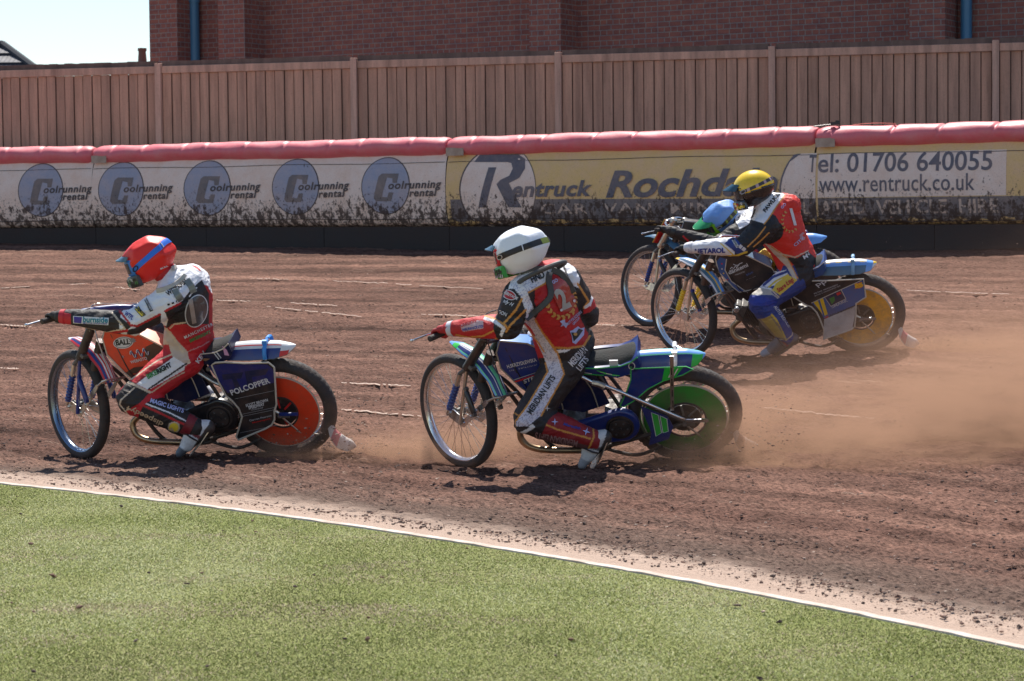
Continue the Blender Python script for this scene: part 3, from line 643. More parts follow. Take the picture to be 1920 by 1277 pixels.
mb = MB(); mb.tube([(x1-bx, y0-by, ez-.9+.08), (hp[0]-bx, D_-by, hp[2]-.9+.06)], .10, drk, 8); mb.tube([(hp[0]-bx, D_-by, hp[2]-.9+.06), (x0-bx, D_-by, hp[2]-.9+.06)], .10, drk, 8); mb.build('ridge_tiles', root)
D_ = 52.; cp = depth_pt(267, 118, D_); root = empty('chimney', loc=(cp[0], D_, .9)); tag(root, 'single terracotta chimney pot on a grey stack beside the brick building corner', 'chimney')
pot = mat('terracotta', (.22, .10, .075), .8); stk = mat('stack_slate', (.13, .16, .18), .8, bump=.3); mb = MB(); z_ = cp[2]-.9
mb.box((0.02, 0, z_/2-.05), (.50, .5, z_-.1), stk).box((0.02, 0, z_-.06), (.62, .62, .14), stk); mb.build('stack', root)
mb = MB(); mb.tube([(0, 0, z_-.02), (0, 0, z_+.26), (0, 0, z_+.27), (0, 0, z_+.33)], [.105, .085, .10, .10], pot, 16); mb.build('pot', root)

# pale scuff lines drawn on the shale
sm_ = mat('scuff_pale', (.50, .38, .31), .9, dirt=.9, dirtcol=(.15, .085, .06), dscale=30); mb = MB()
def track_pt(u, v):
    d = ray(u, v); t = 8.
    for _ in range(400):
        p = np.array([0, 0, CAM_H])+d*t
        if p[2] < ground_z(p[0], p[1]): break
        t += .05
    return p
for ln in [[(0, 519), (58, 526)], [(130, 531), (162, 533)], [(215, 541), (262, 547)], [(470, 525), (540, 527)], [(625, 530), (720, 534), (905, 545)], [(500, 578), (600, 589), (678, 597)], [(545, 571), (640, 577)], [(790, 593), (900, 596)], [(0, 694), (36, 696)], [(1110, 612), (1170, 614)], [(640, 772), (700, 778), (790, 786)], [(640, 722), (770, 728)], [(1430, 770), (1640, 791)], [(405, 566), (470, 568)], [(960, 548), (1120, 556)], [(1700, 548), (1900, 556)], [(0, 612), (60, 616)]]:
    pts = np.array(ln, float); t = np.linspace(0, 1, 26); tt = np.linspace(0, 1, len(pts)); V = []
    for i, q in enumerate(t):
        p = track_pt(np.interp(q, tt, pts[:, 0]), np.interp(q, tt, pts[:, 1])+rng.normal(0, .4)); w_ = .022*math.sin(math.pi*(q*.9+.05))*rng.uniform(.4, 1.2)+.003; zz = ground_z(p[0], p[1])+.016
        V += [(p[0], p[1]-w_*1.6, zz), (p[0], p[1]+w_*1.6, zz+.003)]
    mb.add(V, [(2*i, 2*i+2, 2*i+3, 2*i+1) for i in range(25) if rng.random() > .12], sm_, False)
tag(mb.build('scuff_marks'), 'thin pale scuff lines scratched along the dirt track', kind='stuff')
# ================================================================== MOTORCYCLES
CHR = mat('chrome', (.75, .75, .76), .12, 1., dirt=.35, dscale=20); NIK = mat('nickel_plated', (.62, .56, .48), .28, 1., dirt=.45, dscale=22); ALU = mat('cast_alloy', (.20, .19, .18), .5, .8, dirt=.75, dirtcol=(.05,.035,.03), dscale=18, bump=.2)
RUB = mat('tyre_rubber', (.038, .034, .034), .75, dirt=.75, dirtcol=(.115, .078, .062), dscale=7, bump=.5, bscale=90); BLK = mat('black_paint', (.015, .015, .018), .32, dirt=.3, dscale=14, coat=.3)
SPK = mat('spoke', (.6, .58, .55), .25, 1.); DKM = mat('oily_metal', (.06, .055, .055), .45, .6, dirt=.55, dscale=16, bump=.3); PIPE = mat('hot_pipe', (.42, .30, .19), .3, 1., dirt=.3, dscale=10)
PAD = mat('seat_pad', (.035, .038, .038), .95, bump=.6, bscale=120, dirt=.15); CREAM = mat('cream_piping', (.56, .50, .42), .5, dirt=.3); WPT = mat('white_paint', (.75, .75, .76), .3, dirt=.22, coat=.3)
def text_flat(mb, t, p0, p1, h, y, m, **k):
    V, F = fit_text(t, (-p0[0], p0[1]), (-p1[0], p1[1]), h, **k); mb.add([(-v[0], y, v[1]) for v in V], F, m, False)
def poly_flat(mb, pts, y, m): mb.add([(p[0], y, p[1]) for p in pts], [tuple(range(len(pts)))], m, False)
def ell2(cx, cz, rx, rz, n_=28, rot=0): return [(cx+rx*math.cos(t)*math.cos(rot)-rz*math.sin(t)*math.sin(rot), cz+rx*math.cos(t)*math.sin(rot)+rz*math.sin(t)*math.cos(rot)) for t in np.linspace(0, 2*math.pi, n_, endpoint=False)]
def strip_guard(mb, path, wid, arch, mats_across, th=.004, n_=44):
    """mudguard: path (x,z) swept with an arched section; mats_across = [(upto fraction 0..1, material)] from centre to edge"""
    path = np.array(path, float); t = np.linspace(0, 1, len(path)); tt = np.linspace(0, 1, n_)
    X_ = np.interp(tt, t, path[:, 0]); Z_ = np.interp(tt, t, path[:, 1])
    for _ in range(3): X_[1:-1] = (X_[:-2]+2*X_[1:-1]+X_[2:])/4; Z_[1:-1] = (Z_[:-2]+2*Z_[1:-1]+Z_[2:])/4
    T = np.stack([np.gradient(X_), np.gradient(Z_)], -1); T /= np.linalg.norm(T, axis=1, keepdims=True); Nn = np.stack([-T[:, 1], T[:, 0]], -1)
    if Nn[len(Nn)//2, 1] < 0: Nn = -Nn
    ac = np.linspace(-1, 1, 25); w_ = np.interp(tt, np.linspace(0, 1, len(wid)), wid) if hasattr(wid, '__len__') else np.full(n_, wid); a_ = np.interp(tt, np.linspace(0, 1, len(arch)), arch) if hasattr(arch, '__len__') else np.full(n_, arch)
    for side in (0, 1):
        V = []
        for i in range(n_):
            for q in ac: V.append((X_[i]+Nn[i, 0]*(-a_[i]*abs(q)**2.2-side*th), q*w_[i], Z_[i]+Nn[i, 1]*(-a_[i]*abs(q)**2.2-side*th)))
        if side: Fb = [(i*25+j, i*25+j+1, (i+1)*25+j+1, (i+1)*25+j) for i in range(n_-1) for j in range(24)]; mb.add(V, Fb, BLK)
        else:
            groups = {}
            for i in range(n_-1):
                for j in range(24):
                    q = abs((ac[j]+ac[j+1])/2); ti = (i+.5)/(n_-1); mm = mats_across(ti, q); groups.setdefault(mm.name, (mm, []))[1].append((i*25+j, i*25+j+1, (i+1)*25+j+1, (i+1)*25+j))
            for mm, F in groups.values(): mb.add(V, F, mm)
def spokes(mb, c, R, n_, hubr, hw, m):
    for k in range(n_):
        a = 2*math.pi*k/n_; sd = 1 if k % 2 else -1; off = (.35 if (k//2) % 2 else -.35); b_ = a+off
        mb.tube([(c[0]+hubr*math.cos(b_), sd*hw, c[1]+hubr*math.sin(b_)), (c[0]+R*math.cos(a), sd*.004, c[1]+R*math.sin(a))], .0014, m, 5, cap=False)
def wheel(root, name, c, R, tw, rimm, xf=None, front=True, spk=True):
    w_ = empty(name) if False else None
    mb = MB(xf); r0 = R-tw*1.75
    if front: fn = lambda i, k: (-.0035 if (i % 3 == 0 and k in (4, 5, 7, 8)) else 0.)
    else: fn = lambda i, k: (-.008 if ((i+(k % 2)*1) % 3 == 0 and 2 < k < 10) else 0.)
    prof = []
    for k in range(13):
        a = math.radians(-125+250*k/12); prof.append((R-tw+tw*math.cos(a)*(1 if front else .96), tw*1.02*math.sin(a)*(1 if front else 1.12)))
    mb.lathe((c[0], 0, c[1]), prof, RUB, seg=240 if front else 150, fn=fn)
    mb.lathe((c[0], 0, c[1]), [(prof[0][0], prof[0][1]), (r0, -.6*tw), (r0-.004, 0), (r0, .6*tw), (prof[-1][0], prof[-1][1])], RUB, seg=96)
    ty = mb.build('tyre', None, 60)
    wh = MB(xf); ri = r0+.004
    wh.lathe((c[0], 0, c[1]), [(ri+.010, -.030), (ri, -.027), (ri-.010, -.016), (ri-.016, 0), (ri-.010, .016), (ri, .027), (ri+.010, .030), (ri+.004, .026), (ri-.004, 0.0), (ri+.004, -.026), (ri+.010, -.030)], rimm, seg=120)
    rim = wh.build('rim', root, 50); rim.name = name
    ty.parent = rim
    sp = MB(xf); spokes(sp, c, ri-.012, 36, .028, .028 if front else .04, SPK); sp.build('spokes', rim)
    hb = MB(xf); hb.lathe((c[0], 0, c[1]), [(.0, -.055), (.012, -.055), (.014, -.036), (.034, -.034), (.034, -.028), (.020, -.024), (.020, .024), (.034, .028), (.034, .034), (.014, .036), (.012, .055), (0, .055)], ALU, seg=28); hb.build('hub', rim)
    return rim
def smooth_path(P, n_=40):
    P = np.array(P, float); t = np.linspace(0, len(P)-1, n_); out = []
    for q in t:
        i = min(int(q), len(P)-2); f = q-i; p0 = P[max(i-1, 0)]; p1 = P[i]; p2 = P[i+1]; p3 = P[min(i+2, len(P)-1)]
        out.append(.5*((2*p1)+(-p0+p2)*f+(2*p0-5*p1+4*p2-p3)*f*f+(-p0+3*p1-3*p2+p3)*f**3))
    return np.array(out)

def motorcycle(key, label, C):
    root = empty('speedway_motorcycle', mat_of(key)); tag(root, label, 'motorcycle', 'speedway motorcycles racing through the bend')
    sf = steer_fn(key); fwc = (.70, .356); rwc = (-.70, .345)
    # wheels (thing > wheel rim > tyre, spokes, hub)
    wheel(root, 'front_wheel', fwc, .356, .033, C['rim'], sf, True)
    rw_ = wheel(root, 'rear_wheel', rwc, .345, .046, C['rim'], None, False)
    mb = MB(); dm = C['disc']; ro, ri_ = C.get('disc_r', (.242, .105))
    mb.lathe((rwc[0], .050, rwc[1]), [(ro, .0), (ro-.004, .008), (ro-.05, .013), (ri_+.03, .018), (ri_, .016), (ri_, .008)], dm, seg=90)
    mb.lathe((rwc[0], .050, rwc[1]), [(ri_+.006, .016), (ri_+.004, .021), (ri_-.004, .021), (ri_-.006, .014)], DKM, seg=60)
    mb.lathe((rwc[0], .050, rwc[1]), [(ro+.003, -.002), (ro+.003, .008), (ro-.003, .009), (ro-.003, .0)], C['discedge'], seg=90)
    mb.build('wheel_disc', rw_)
    mb = MB(); mb.lathe((rwc[0], -.062, rwc[1]), [(.02, -.004), (.115, -.004), (.115, .004), (.02, .004)], DKM, seg=66, fn=lambda i, k: (.006 if i % 2 and k in (1, 2) else 0)); mb.build('sprocket', rw_)
    mb = MB(); mb.lathe((rwc[0], .052, rwc[1]), [(0, .03), (.016, .03), (.018, .012), (.05, .008), (.052, 0), (.098, -.004), (.10, -.012)], BLK, seg=40)
    for k in range(6):
        a = k*math.pi/3+.3; mb.tube([(rwc[0]+.03*math.cos(a), .062, rwc[1]+.03*math.sin(a)), (rwc[0]+.098*math.cos(a), .050, rwc[1]+.098*math.sin(a))], .007, C.get('hubm', ALU), 6)
    mb.cyl((rwc[0], .06, rwc[1]), (rwc[0], .115, rwc[1]), .011, CHR, 12); mb.cyl((rwc[0], .1, rwc[1]), (rwc[0], .112, rwc[1]), .020, ALU, 6); mb.build('axle_hub', rw_)
    # frame
    mb = MB(); fm = C['frame']
    for s_ in (-1, 1):
        mb.tube(smooth_path([(.455, 0, .70), (.36, s_*.03, .60), (.24, s_*.06, .40), (.10, s_*.07, .17), (-.05, s_*.075, .14), (-.22, s_*.08, .15), (-.30, s_*.08, .24)]), .013, fm)
        mb.tube(smooth_path([(-.30, s_*.08, .24), (-.34, s_*.085, .40), (-.24, s_*.07, .62), (-.18, s_*.05, .73)]), .012, fm)
        mb.tube(smooth_path([(-.22, s_*.085, .17), (-.45, s_*.095, .25), (-.70, s_*.098, .345)]), .013, fm)
        mb.tube([(-.70, s_*.100, .345), (-.48, s_*.11, .50), (-.20, s_*.085, .66)], .010, fm)
        mb.box((-.715, s_*.103, .345), (.09, .008, .035), ALU)
    mb.tube(smooth_path([(.45, 0, .79), (.2, 0, .77), (-.1, 0, .72), (-.35, 0, .72), (-.5, 0, .70)]), .017, fm)
    mb.tube([SC0+SAX*-.10, SC0+SAX*.12], .028, fm, 18); mb.build('frame', root)
    # engine
    e = MB(); ax = unit([.24, 0, .115]); c0 = np.array([-.01, 0, .29])
    e.tube([(c0[0], -.075, c0[2]), (c0[0], -.07, c0[2]), (c0[0], .07, c0[2]), (c0[0], .075, c0[2])], [.088, .098, .098, .088], ALU, 32)
    e.box((-.10, 0, .24), (.17, .12, .15), DKM); e.box((-.29, .0, .35), (.13, .11, .15), ALU); e.cyl((-.29, .05, .36), (-.29, .085, .36), .06, ALU)
    e.tube([(-.29, -.06, .35), (-.29, -.13, .35)], .055, DKM, 20)
    e.build('engine', root, bevel=.006)
    e = MB(); Rm = np.array([ax, [0, 1, 0], np.cross(ax, [0, 1, 0])])
    for k in range(11):
        p = c0+ax*(.088+k*.0125); sz = .145+.02*math.sin(k*.3); e.box(p, (.0035, sz*.95, sz), ALU, R=Rm)
    e.tube([c0+ax*.08, c0+ax*.22], .050, DKM, 20); e.build('cylinder_fins', root)
    e = MB(); p = c0+ax*.245; e.box(p, (.055, .13, .135), ALU, R=Rm); e.box(p+ax*.045, (.04, .10, .10), ALU, R=Rm); e.cyl(p+ax*.04+np.array([0, .05, .02]), p+ax*.04+np.array([0, .075, .02]), .025, CHR); e.cyl(p+ax*.04+np.array([0, .05, -.03]), p+ax*.04+np.array([0, .07, -.03]), .018, ALU)
    e.build('cylinder_head', root, bevel=.008)
    e = MB(); P = smooth_path([p+np.array([.0, .02, -.06]), (.29, .04, .27), (.27, .07, .20), (.18, .09, .165), (.02, .095, .155), (-.12, .09, .15)]) if C.get('pipe_left', True) else smooth_path([p+np.array([0, -.03, -.05]), (.26, -.1, .24), (.1, -.13, .18), (-.15, -.14, .18)])
    e.tube(P, .021, PIPE, 14); e.tube(smooth_path([(-.12, .09, .15), (-.3, -.05, .17), (-.42, -.14, .25), (-.6, -.16, .30)]), .028, DKM, 14); e.tube([(-.42, -.15, .26), (-.44, -.152, .265), (-.72, -.175, .31), (-.75, -.178, .313)], [.03, .055, .055, .03], DKM, 18); e.build('exhaust_pipe', root)
    e = MB(); e.tube([(.10, .0, .45), (.02, .0, .52), (-.03, .0, .56)], [.02, .024, .03], ALU, 14); e.cyl((-.01, .0, .54), (-.03, .06, .54), .028, ALU); e.tube(smooth_path([(.02, .07, .56), (.05, .1, .66), (.2, .11, .62), (.33, .05, .9)]), .004, BLK, 6); e.build('carburettor', root)
    # primary cover
    e = MB(); pc = C['primary']; A_, B_ = np.array([-.315, .352]), np.array([-.06, .29]); ra, rb = .118, .085; d = A_-B_; ph = math.atan2(d[1], d[0]); k_ = math.acos((ra-rb)/np.linalg.norm(d)); pts = []
    for a in np.linspace(ph-k_, ph+k_, 26): pts.append(A_+ra*np.array([math.cos(a), math.sin(a)]))
    for a in np.linspace(ph+k_, ph+2*math.pi-k_, 20): pts.append(B_+rb*np.array([math.cos(a), math.sin(a)]))
    e.plate(pts, .130, .045, pc); e.build('primary_cover', root, bevel=.012)
    e = MB(); e.lathe((A_[0], .128, A_[1]), [(.084, 0), (.084, .010), (.072, .012), (.070, .004), (.066, .004), (.064, .020), (.03, .024), (.012, .022), (.01, .028), (0, .028)], DKM, seg=48)
    for k in range(6): a = k*math.pi/3; e.cyl((A_[0]+.045*math.cos(a), .148, A_[1]+.045*math.sin(a)), (A_[0]+.045*math.cos(a), .156, A_[1]+.045*math.sin(a)), .006, ALU, 8)
    e.build('clutch', root)
    # fuel tank and its painted cover
    e = MB(); tp = [(.36, .945), (.20, .925), (-.04, .80), (-.08, .74), (.05, .64), (.215, .605), (.26, .65), (.365, .775), (.385, .875)]
    tp = C.get('tank', tp); Y_ = .10; tf = lambda p: 0.
    for s_ in (1, -1):
        V = [(p[0], s_*(Y_+tf(p)), p[1]) for p in tp]; Vi = [(p[0], s_*(Y_+tf(p)-.012), p[1]) for p in tp]; n_ = len(tp)
        e.add(V+Vi, [tuple(range(n_)), tuple(range(2*n_-1, n_-1, -1))]+[(i, i+n_, (i+1) % n_+n_, (i+1) % n_) for i in range(n_)], C['tankm'], False)
        e.tube([(v[0], v[1]+s_*.001, v[2]) for v in V], .0045, C['pipe'], 6, closed=True)
    top = tp[:3]; e.add([(p[0], s_*(Y_+tf(p)-.006), p[1]+.002) for p in top for s_ in (1, -1)], [(0, 1, 3, 2), (2, 3, 5, 4)], C['tanktop'], False)
    e.add([(p[0], s_*(Y_+tf(p)-.006), p[1]) for p in (tp[5], tp[6], tp[7], tp[8], tp[0]) for s_ in (1, -1)], [(0, 1, 3, 2), (2, 3, 5, 4), (4, 5, 7, 6), (6, 7, 9, 8)], C['tankm'], False)
    C['tank_art'](e, Y_+.0015)
    for V in e.v: k_ = np.clip((V[:, 2]-.66)/.27, 0, 1.1); V[:, 1] *= 1-.55*k_**1.3
    e.build('tank_cover', root, 25)
    e = MB(); e.cyl((.17, .0, .915), (.165, .0, .955), .014, CHR, 18); e.tube([(.165, 0, .953), (.165, 0, .958), (.165, 0, .968), (.165, 0, .97)], [.018, .033, .033, .02], C.get('cap', CHR), 20); e.build('filler_cap', root)
    e = MB(); lp = [(.235, .60), (.05, .64), (-.10, .74), (-.19, .70), (-.235, .56), (-.26, .49), (-.10, .43), (.04, .46), (.17, .52)]
    for s_ in (1, -1): e.add([(p[0], s_*.078, p[1]) for p in lp]+[(p[0], s_*.070, p[1]) for p in lp], [tuple(range(9)), tuple(range(17, 8, -1))]+[(i, i+9, (i+1) % 9+9, (i+1) % 9) for i in range(9)], C['belly'], False)
    for k in (3, 7): e.tube(smooth_path([(-.10, .082, .72), (-.16, .083, .60), (-.19, .083, .47)]) if k == 3 else smooth_path([(.10, .082, .66), (.03, .083, .52), (.02, .083, .46)]), .004, C['pipe'], 6)
    e.build('engine_side_cover', root)
    # seat
    sp = np.array([(-.06, .770), (-.16, .790), (-.28, .802), (-.35, .82), (-.405, .842), (-.435, .842)]); e = MB()
    def loft(e, prof_top, zb, wid, m, k0, k1):
        V = []; n1 = 17; tt = np.linspace(0, 1, 24); pts = np.array([[np.interp(q, np.linspace(0, 1, len(prof_top)), prof_top[:, 0]), np.interp(q, np.linspace(0, 1, len(prof_top)), prof_top[:, 1])] for q in tt]); wd = np.interp(tt, np.linspace(0, 1, len(wid)), wid)
        for i, (x_, z_) in enumerate(pts):
            for j in range(n1): q = -1+2*j/(n1-1); V.append((x_-.02*abs(q)**3, q*wd[i], z_-(.03+.012)*abs(q)**3-0))
        F = [(i*n1+j, (i+1)*n1+j, (i+1)*n1+j+1, i*n1+j+1) for i in range(23) for j in range(n1-1)]
        b0 = len(V); 
        for i, (x_, z_) in enumerate(pts):
            for j in range(n1): q = -1+2*j/(n1-1); V.append((x_-.02*abs(q)**3+.0, q*wd[i]*.97, zb(x_)))
        F += [(b0+i*n1+j, b0+i*n1+j+1, b0+(i+1)*n1+j+1, b0+(i+1)*n1+j) for i in range(23) for j in range(n1-1)]
        for j in (0, n1-1): F += [(i*n1+j, (i+1)*n1+j, b0+(i+1)*n1+j, b0+i*n1+j) for i in range(23)]
        for i in (0, 23): F += [(i*n1+j, i*n1+j+1, b0+i*n1+j+1, b0+i*n1+j) for j in range(n1-1)]
        e.add(V, F, m)
    loft(e, sp, lambda x_: np.interp(x_, [-.44, -.36, -.2, -.05], [.80, .785, .775, .76]), [.05, .085, .105, .115, .11, .085], PAD, 0, 1); C['seat_art'](e); seat = e.build('seat', root, 50)
    e = MB(); ub = [(-.055, .765), (-.20, .778), (-.34, .79), (-.40, .815), (-.44, .852), (-.455, .79), (-.43, .745), (-.32, .705), (-.15, .715)]
    for s_ in (1, -1): e.add([(p[0], s_*(.112-(.03 if i == 0 or i == 8 else 0)), p[1]) for i, p in enumerate(ub)]+[(p[0], s_*.088, p[1]) for p in ub], [tuple(range(9)), tuple(range(17, 8, -1))]+[(i, i+9, (i+1) % 9+9, (i+1) % 9) for i in range(9)], C['seatm'], False)
    e.add([(p[0], s_*.105, p[1]) for p in ub[3:8] for s_ in (1, -1)], [(2*i, 2*i+1, 2*i+3, 2*i+2) for i in range(4)], C['seatm'])
    e.tube([(p[0], .114-(.03 if i == 0 else 0), p[1]+.002) for i, p in enumerate(ub[:5])], .004, C['pipe2'], 6); C['seatbase_art'](e); e.build('seat_base', root, 40)
    # rear mudguard
    e = MB(); strip_guard(e, [(-.40, .80), (-.55, .812), (-.72, .812), (-.80, .795), (-.835, .785)], [.085, .092, .085, .06, .012], [.075, .085, .08, .05, .01], C['rearguard']); 
    for (pts, m_) in C.get('skirt', []): e.plate(pts, .112, .006, m_, C['pipe2'] if m_ is C['skirt'][0][1] else None)
    for k_, (pts, m_) in enumerate(C.get('skirt_art', [])): poly_flat(e, pts, .1145+.0006*k_, m_)
    rg = e.build('rear_mudguard', root, 40)
    e = MB(); sx_ = -.655
    e.tube(smooth_path([(sx_, .098, .735), (sx_, .100, .775), (sx_-.002, .078, .812), (sx_, 0, .828), (sx_, -.078, .812), (sx_, -.10, .77)], 26), .0085, C['clipm'], 6, flat=1.6); e.box((sx_, .060, .832), (.030, .020, .030), C['clipm']); e.build('guard_clamp', root)
    # stays
    if C.get('strut'):
        e = MB(); e.tube(smooth_path([(-.03, .13, .775), (-.12, .14, .735), (-.17, .145, .705), (-.24, .148, .68), (-.45, .15, .56), (-.66, .145, .43), (-.70, .12, .385)]), .0115, CHR, 12); e.tube([(-.17, .146, .70), (-.20, .15, .695), (-.24, .15, .672)], .019, NIK, 10); e.box((-.775, .118, .377), (.13, .008, .022), CHR); e.build('shoulder_stay', root)
        e = MB(); e.box((-.635, .132, .67), (.022, .006, .40), NIK, R=[[1, 0, .03], [0, 1, 0], [-.03, 0, 1]]); 
        for zz in (.52, .60, .68, .76): e.box((-.635, .1355, zz), (.007, .002, .05), DKM)
        e.build('guard_stay', root)
    else:
        e = MB(); e.tube([(-.10, .10, .74), (-.30, .125, .60), (-.70, .12, .37)], .010, NIK, 10); e.box((-.76, .118, .36), (.12, .008, .02), C.get('adjm', CHR)); e.build('seat_stay', root)
    if C.get('panel'):
        e = MB(); pp = C['panel']; e.plate(pp, .150, .007, C['panelm'], C['pipe'], .0062); C['panel_art'](e, .1515)
        e.cyl((-.30, .15, .70), (-.30, .157, .70), .014, ALU, 12); e.build('side_panel', root, 25)
        e = MB(); e.tube([(-.45, .11, .66), (-.45, .146, .66)], .007, DKM, 8); e.tube([(-.55, .10, .30), (-.55, .146, .30)], .007, DKM, 8); e.build('panel_bracket', root)
    if C.get('lowpanel'):
        e = MB(); e.plate([(-.445, .50), (-.60, .42), (-.63, .34), (-.60, .25), (-.48, .205), (-.50, .30)], .128, .006, C['seatm']); 
        e2 = [[(-.505, .455), (-.545, .435), (-.560, .30), (-.525, .275)], [(-.555, .43), (-.595, .405), (-.600, .31), (-.568, .30)]]
        for q in e2: poly_flat(e, q, .1293, C['acc'])
        for q in e2: e.tube([(p[0], .1295, p[1]) for p in q], .0025, WPT, 4, closed=True)
        e.build('chain_guard', root)
    e = MB()
    for s_ in (1,): e.tube(smooth_path([(-.06, .085, .27), (-.06, -.085, .30), (-.06, -.14, .31)], 10), .009, DKM)
    e.tube([(-.10, -.09, .26), (-.10, -.24, .27)], .012, RUB, 12); e.tube(smooth_path([(-.22, .08, .15), (-.40, .11, .12), (-.56, .12, .19)]), .011, DKM, 8); e.build('footrest', root)
    e = MB(); ch = []
    for a in np.linspace(math.radians(80), math.radians(280), 30): ch.append((-.70+.118*math.cos(a), -.062, .345+.118*math.sin(a)))
    for a in np.linspace(math.radians(-80), math.radians(80), 16): ch.append((-.29+.04*math.cos(a), -.062, .35+.04*math.sin(a)))
    e.tube(ch, .006, DKM, 6, closed=True); e.build('chain', root)
    # dirt deflector
    e = MB(); dc = C.get('defl', (.10, .0)); V = []; 
    path = smooth_path([(-.985, .01, .225), (-1.0, .01, .165), (-1.03, .02, .115), (-1.075, .03, .085), (-1.125, .03, .07)], 22)
    wd = np.interp(np.linspace(0, 1, 22), [0, .2, .55, .85, 1], [.02, .042, .058, .048, .010]); dm_ = mat('deflector_white', (.62, .58, .54), .5, dirt=.5, dscale=8); dr_ = C.get('deflm', mat('deflector_pink', srgb(200, 110, 115), .5, dirt=.5))
    n1 = 13
    for i, p in enumerate(path):
        for j in range(n1): q = -1+2*j/(n1-1); V.append((p[0]-.02*(1-q*q)+.0, q*wd[i]*1.1+.03, p[2]+wd[i]*.95*(1-abs(q)**2.2)))
    F1 = [(i*n1+j, i*n1+j+1, (i+1)*n1+j+1, (i+1)*n1+j) for i in range(21) for j in range(n1-1)]
    e.add(V, [f for f in F1 if f[0]//n1 >= 11 or f[0]//n1 < 5], dm_); e.add(V, [f for f in F1 if 5 <= f[0]//n1 < 11], dr_)
    V2 = [(v[0]+.003, v[1], v[2]-.004) for v in V]; e.add(V2, F1, dm_); e.tube([(-.70, .09, .33), (-.80, .06, .20), (-.97, .03, .16)], .006, NIK, 8); e.build('dirt_deflector', root, 60)
    # ---- front end (built straight ahead, turned with the steering)
    L0 = np.array([.583, 0, .356])   # lower leg foot
    e = MB(sf)
    for s_ in (1, -1):
        a = np.array([.395, s_*.072, .955]); b_ = np.array([.555, s_*.072, .700]); d_ = b_-a
        e.tube([a, a+d_*.02, b_-d_*.02, b_], [.022, .030, .030, .024], C['forkm'], 18)
        e.box(a+d_*.9+np.array([-.02, 0, 0]), (.05, .03, .02), ALU)
    e.box((.425, 0, .925), (.065, .19, .022), ALU, R=[[.94, 0, .34], [0, 1, 0], [-.34, 0, .94]]); e.box((.515, 0, .735), (.07, .19, .024), ALU, R=[[.94, 0, .34], [0, 1, 0], [-.34, 0, .94]]); e.build('fork_clamps', root, bevel=.003)
    for s_ in (1, -1):
        e = MB(sf); e.tube([(.545, s_*.078, .712), (.580, s_*.078, .335)], .0115, C['legm'], 12); e.cyl((.545, s_*.06, .715), (.545, s_*.098, .715), .016, ALU); e.build('fork_leg', root)
        e = MB(sf); e.tube([(.595, s_*.088, .655), (.620, s_*.088, .575)], .016, NIK, 12)
        sh_ = np.linspace(0, 1, 60); e.tube(np.array([.620, s_*.088, .575])+np.outer(sh_, [.058, 0, -.175]), .019+.0035*np.sin(sh_*2*math.pi*8), C['boot'], 16); e.tube([(.678, s_*.088, .40), (.692, s_*.088, .372)], .010, NIK, 10); e.tube([(.55, s_*.085, .70), (.60, s_*.088, .655)], .013, ALU, 10); e.build('fork_spring_boot', root)
        e = MB(sf); e.tube([(.515, s_*.10, .585), (.512, s_*.10, .57), (.435, s_*.10, .465), (.43, s_*.10, .455)], [.010, .017, .017, .010], C.get('damper', BLK), 12); e.cyl((.515, s_*.09, .59), (.515, s_*.112, .59), .013, C['dampc']); e.cyl((.43, s_*.09, .455), (.43, s_*.112, .455), .014, C['dampc']); e.build('damper', root)
        e = MB(sf); pl_ = [(.715, .385), (.70, .335), (.60, .318), (.555, .318), (.375, .515), (.345, .555), (.362, .572), (.40, .535), (.56, .372), (.66, .395)]
        V = [(p[0], s_*.070, p[1]) for p in pl_]+[(p[0], s_*.064, p[1]) for p in pl_]; e.add(V, [tuple(range(10)), tuple(range(19, 9, -1))]+[(i, i+10, (i+1) % 10+10, (i+1) % 10) for i in range(10)], C['linkm'], False)
        for q in ((.69, .36), (.60, .345), (.56, .345), (.50, .41), (.45, .465)): e.cyl((q[0], s_*.069, q[1]), (q[0], s_*.076, q[1]), .009, CHR, 10)
        e.tube([(.70, 0, .356), (.70, s_*.085, .356)], .011, CHR, 10); e.build('fork_link', root)
    e = MB(sf); e.box((.30, 0, .600), (.012, .13, .022), NIK, R=[[.85, 0, -.5], [0, 1, 0], [.5, 0, .85]])
    for s_ in (1, -1): e.tube([(.355, s_*.066, .562), (.30, s_*.064, .600), (.245, s_*.066, .625)], .007, NIK, 8)
    e.tube([(.245, -.066, .625), (.245, .066, .625)], .006, NIK, 8); e.build('mudguard_stay', root)
    e = MB(sf); pa = []
    for a, r_ in zip(np.radians([77, 90, 105, 120, 135, 150]), [.436, .448, .462, .478, .490, .497]): pa.append((.70+r_*math.cos(a), .356+r_*math.sin(a)))
    strip_guard(e, pa, [.014, .045, .058, .060, .058, .050, .046], [.004, .02, .035, .04, .04, .034, .03], C['frontguard'], n_=60); e.build('front_mudguard', root, 50)
    gx_, gz_ = C['grip']; e = MB(sf); HB_ = smooth_path([(gx_-.02, .47, gz_-.005), (gx_+.0, .37, gz_), (gx_+.02, .27, gz_+.01), (.45, .13, min(1.0, gz_+.05)), (.43, .05, .955), (.43, -.05, .955), (.45, -.13, min(1.0, gz_+.05)), (gx_+.02, -.27, gz_+.01), (gx_, -.37, gz_), (gx_-.02, -.47, gz_-.005)], 60)
    e.tube(HB_, .0115, CHR, 12); e.build('handlebar', root)
    for s_ in (1, -1):
        e = MB(sf); e.tube([(gx_-.02, s_*.48, gz_-.006), (gx_-.019, s_*.475, gz_-.005), (gx_+.0, s_*.37, gz_), (gx_+.008, s_*.335, gz_+.003)], [.012, .018, .017, .017], RUB, 14); e.build('grip', root)
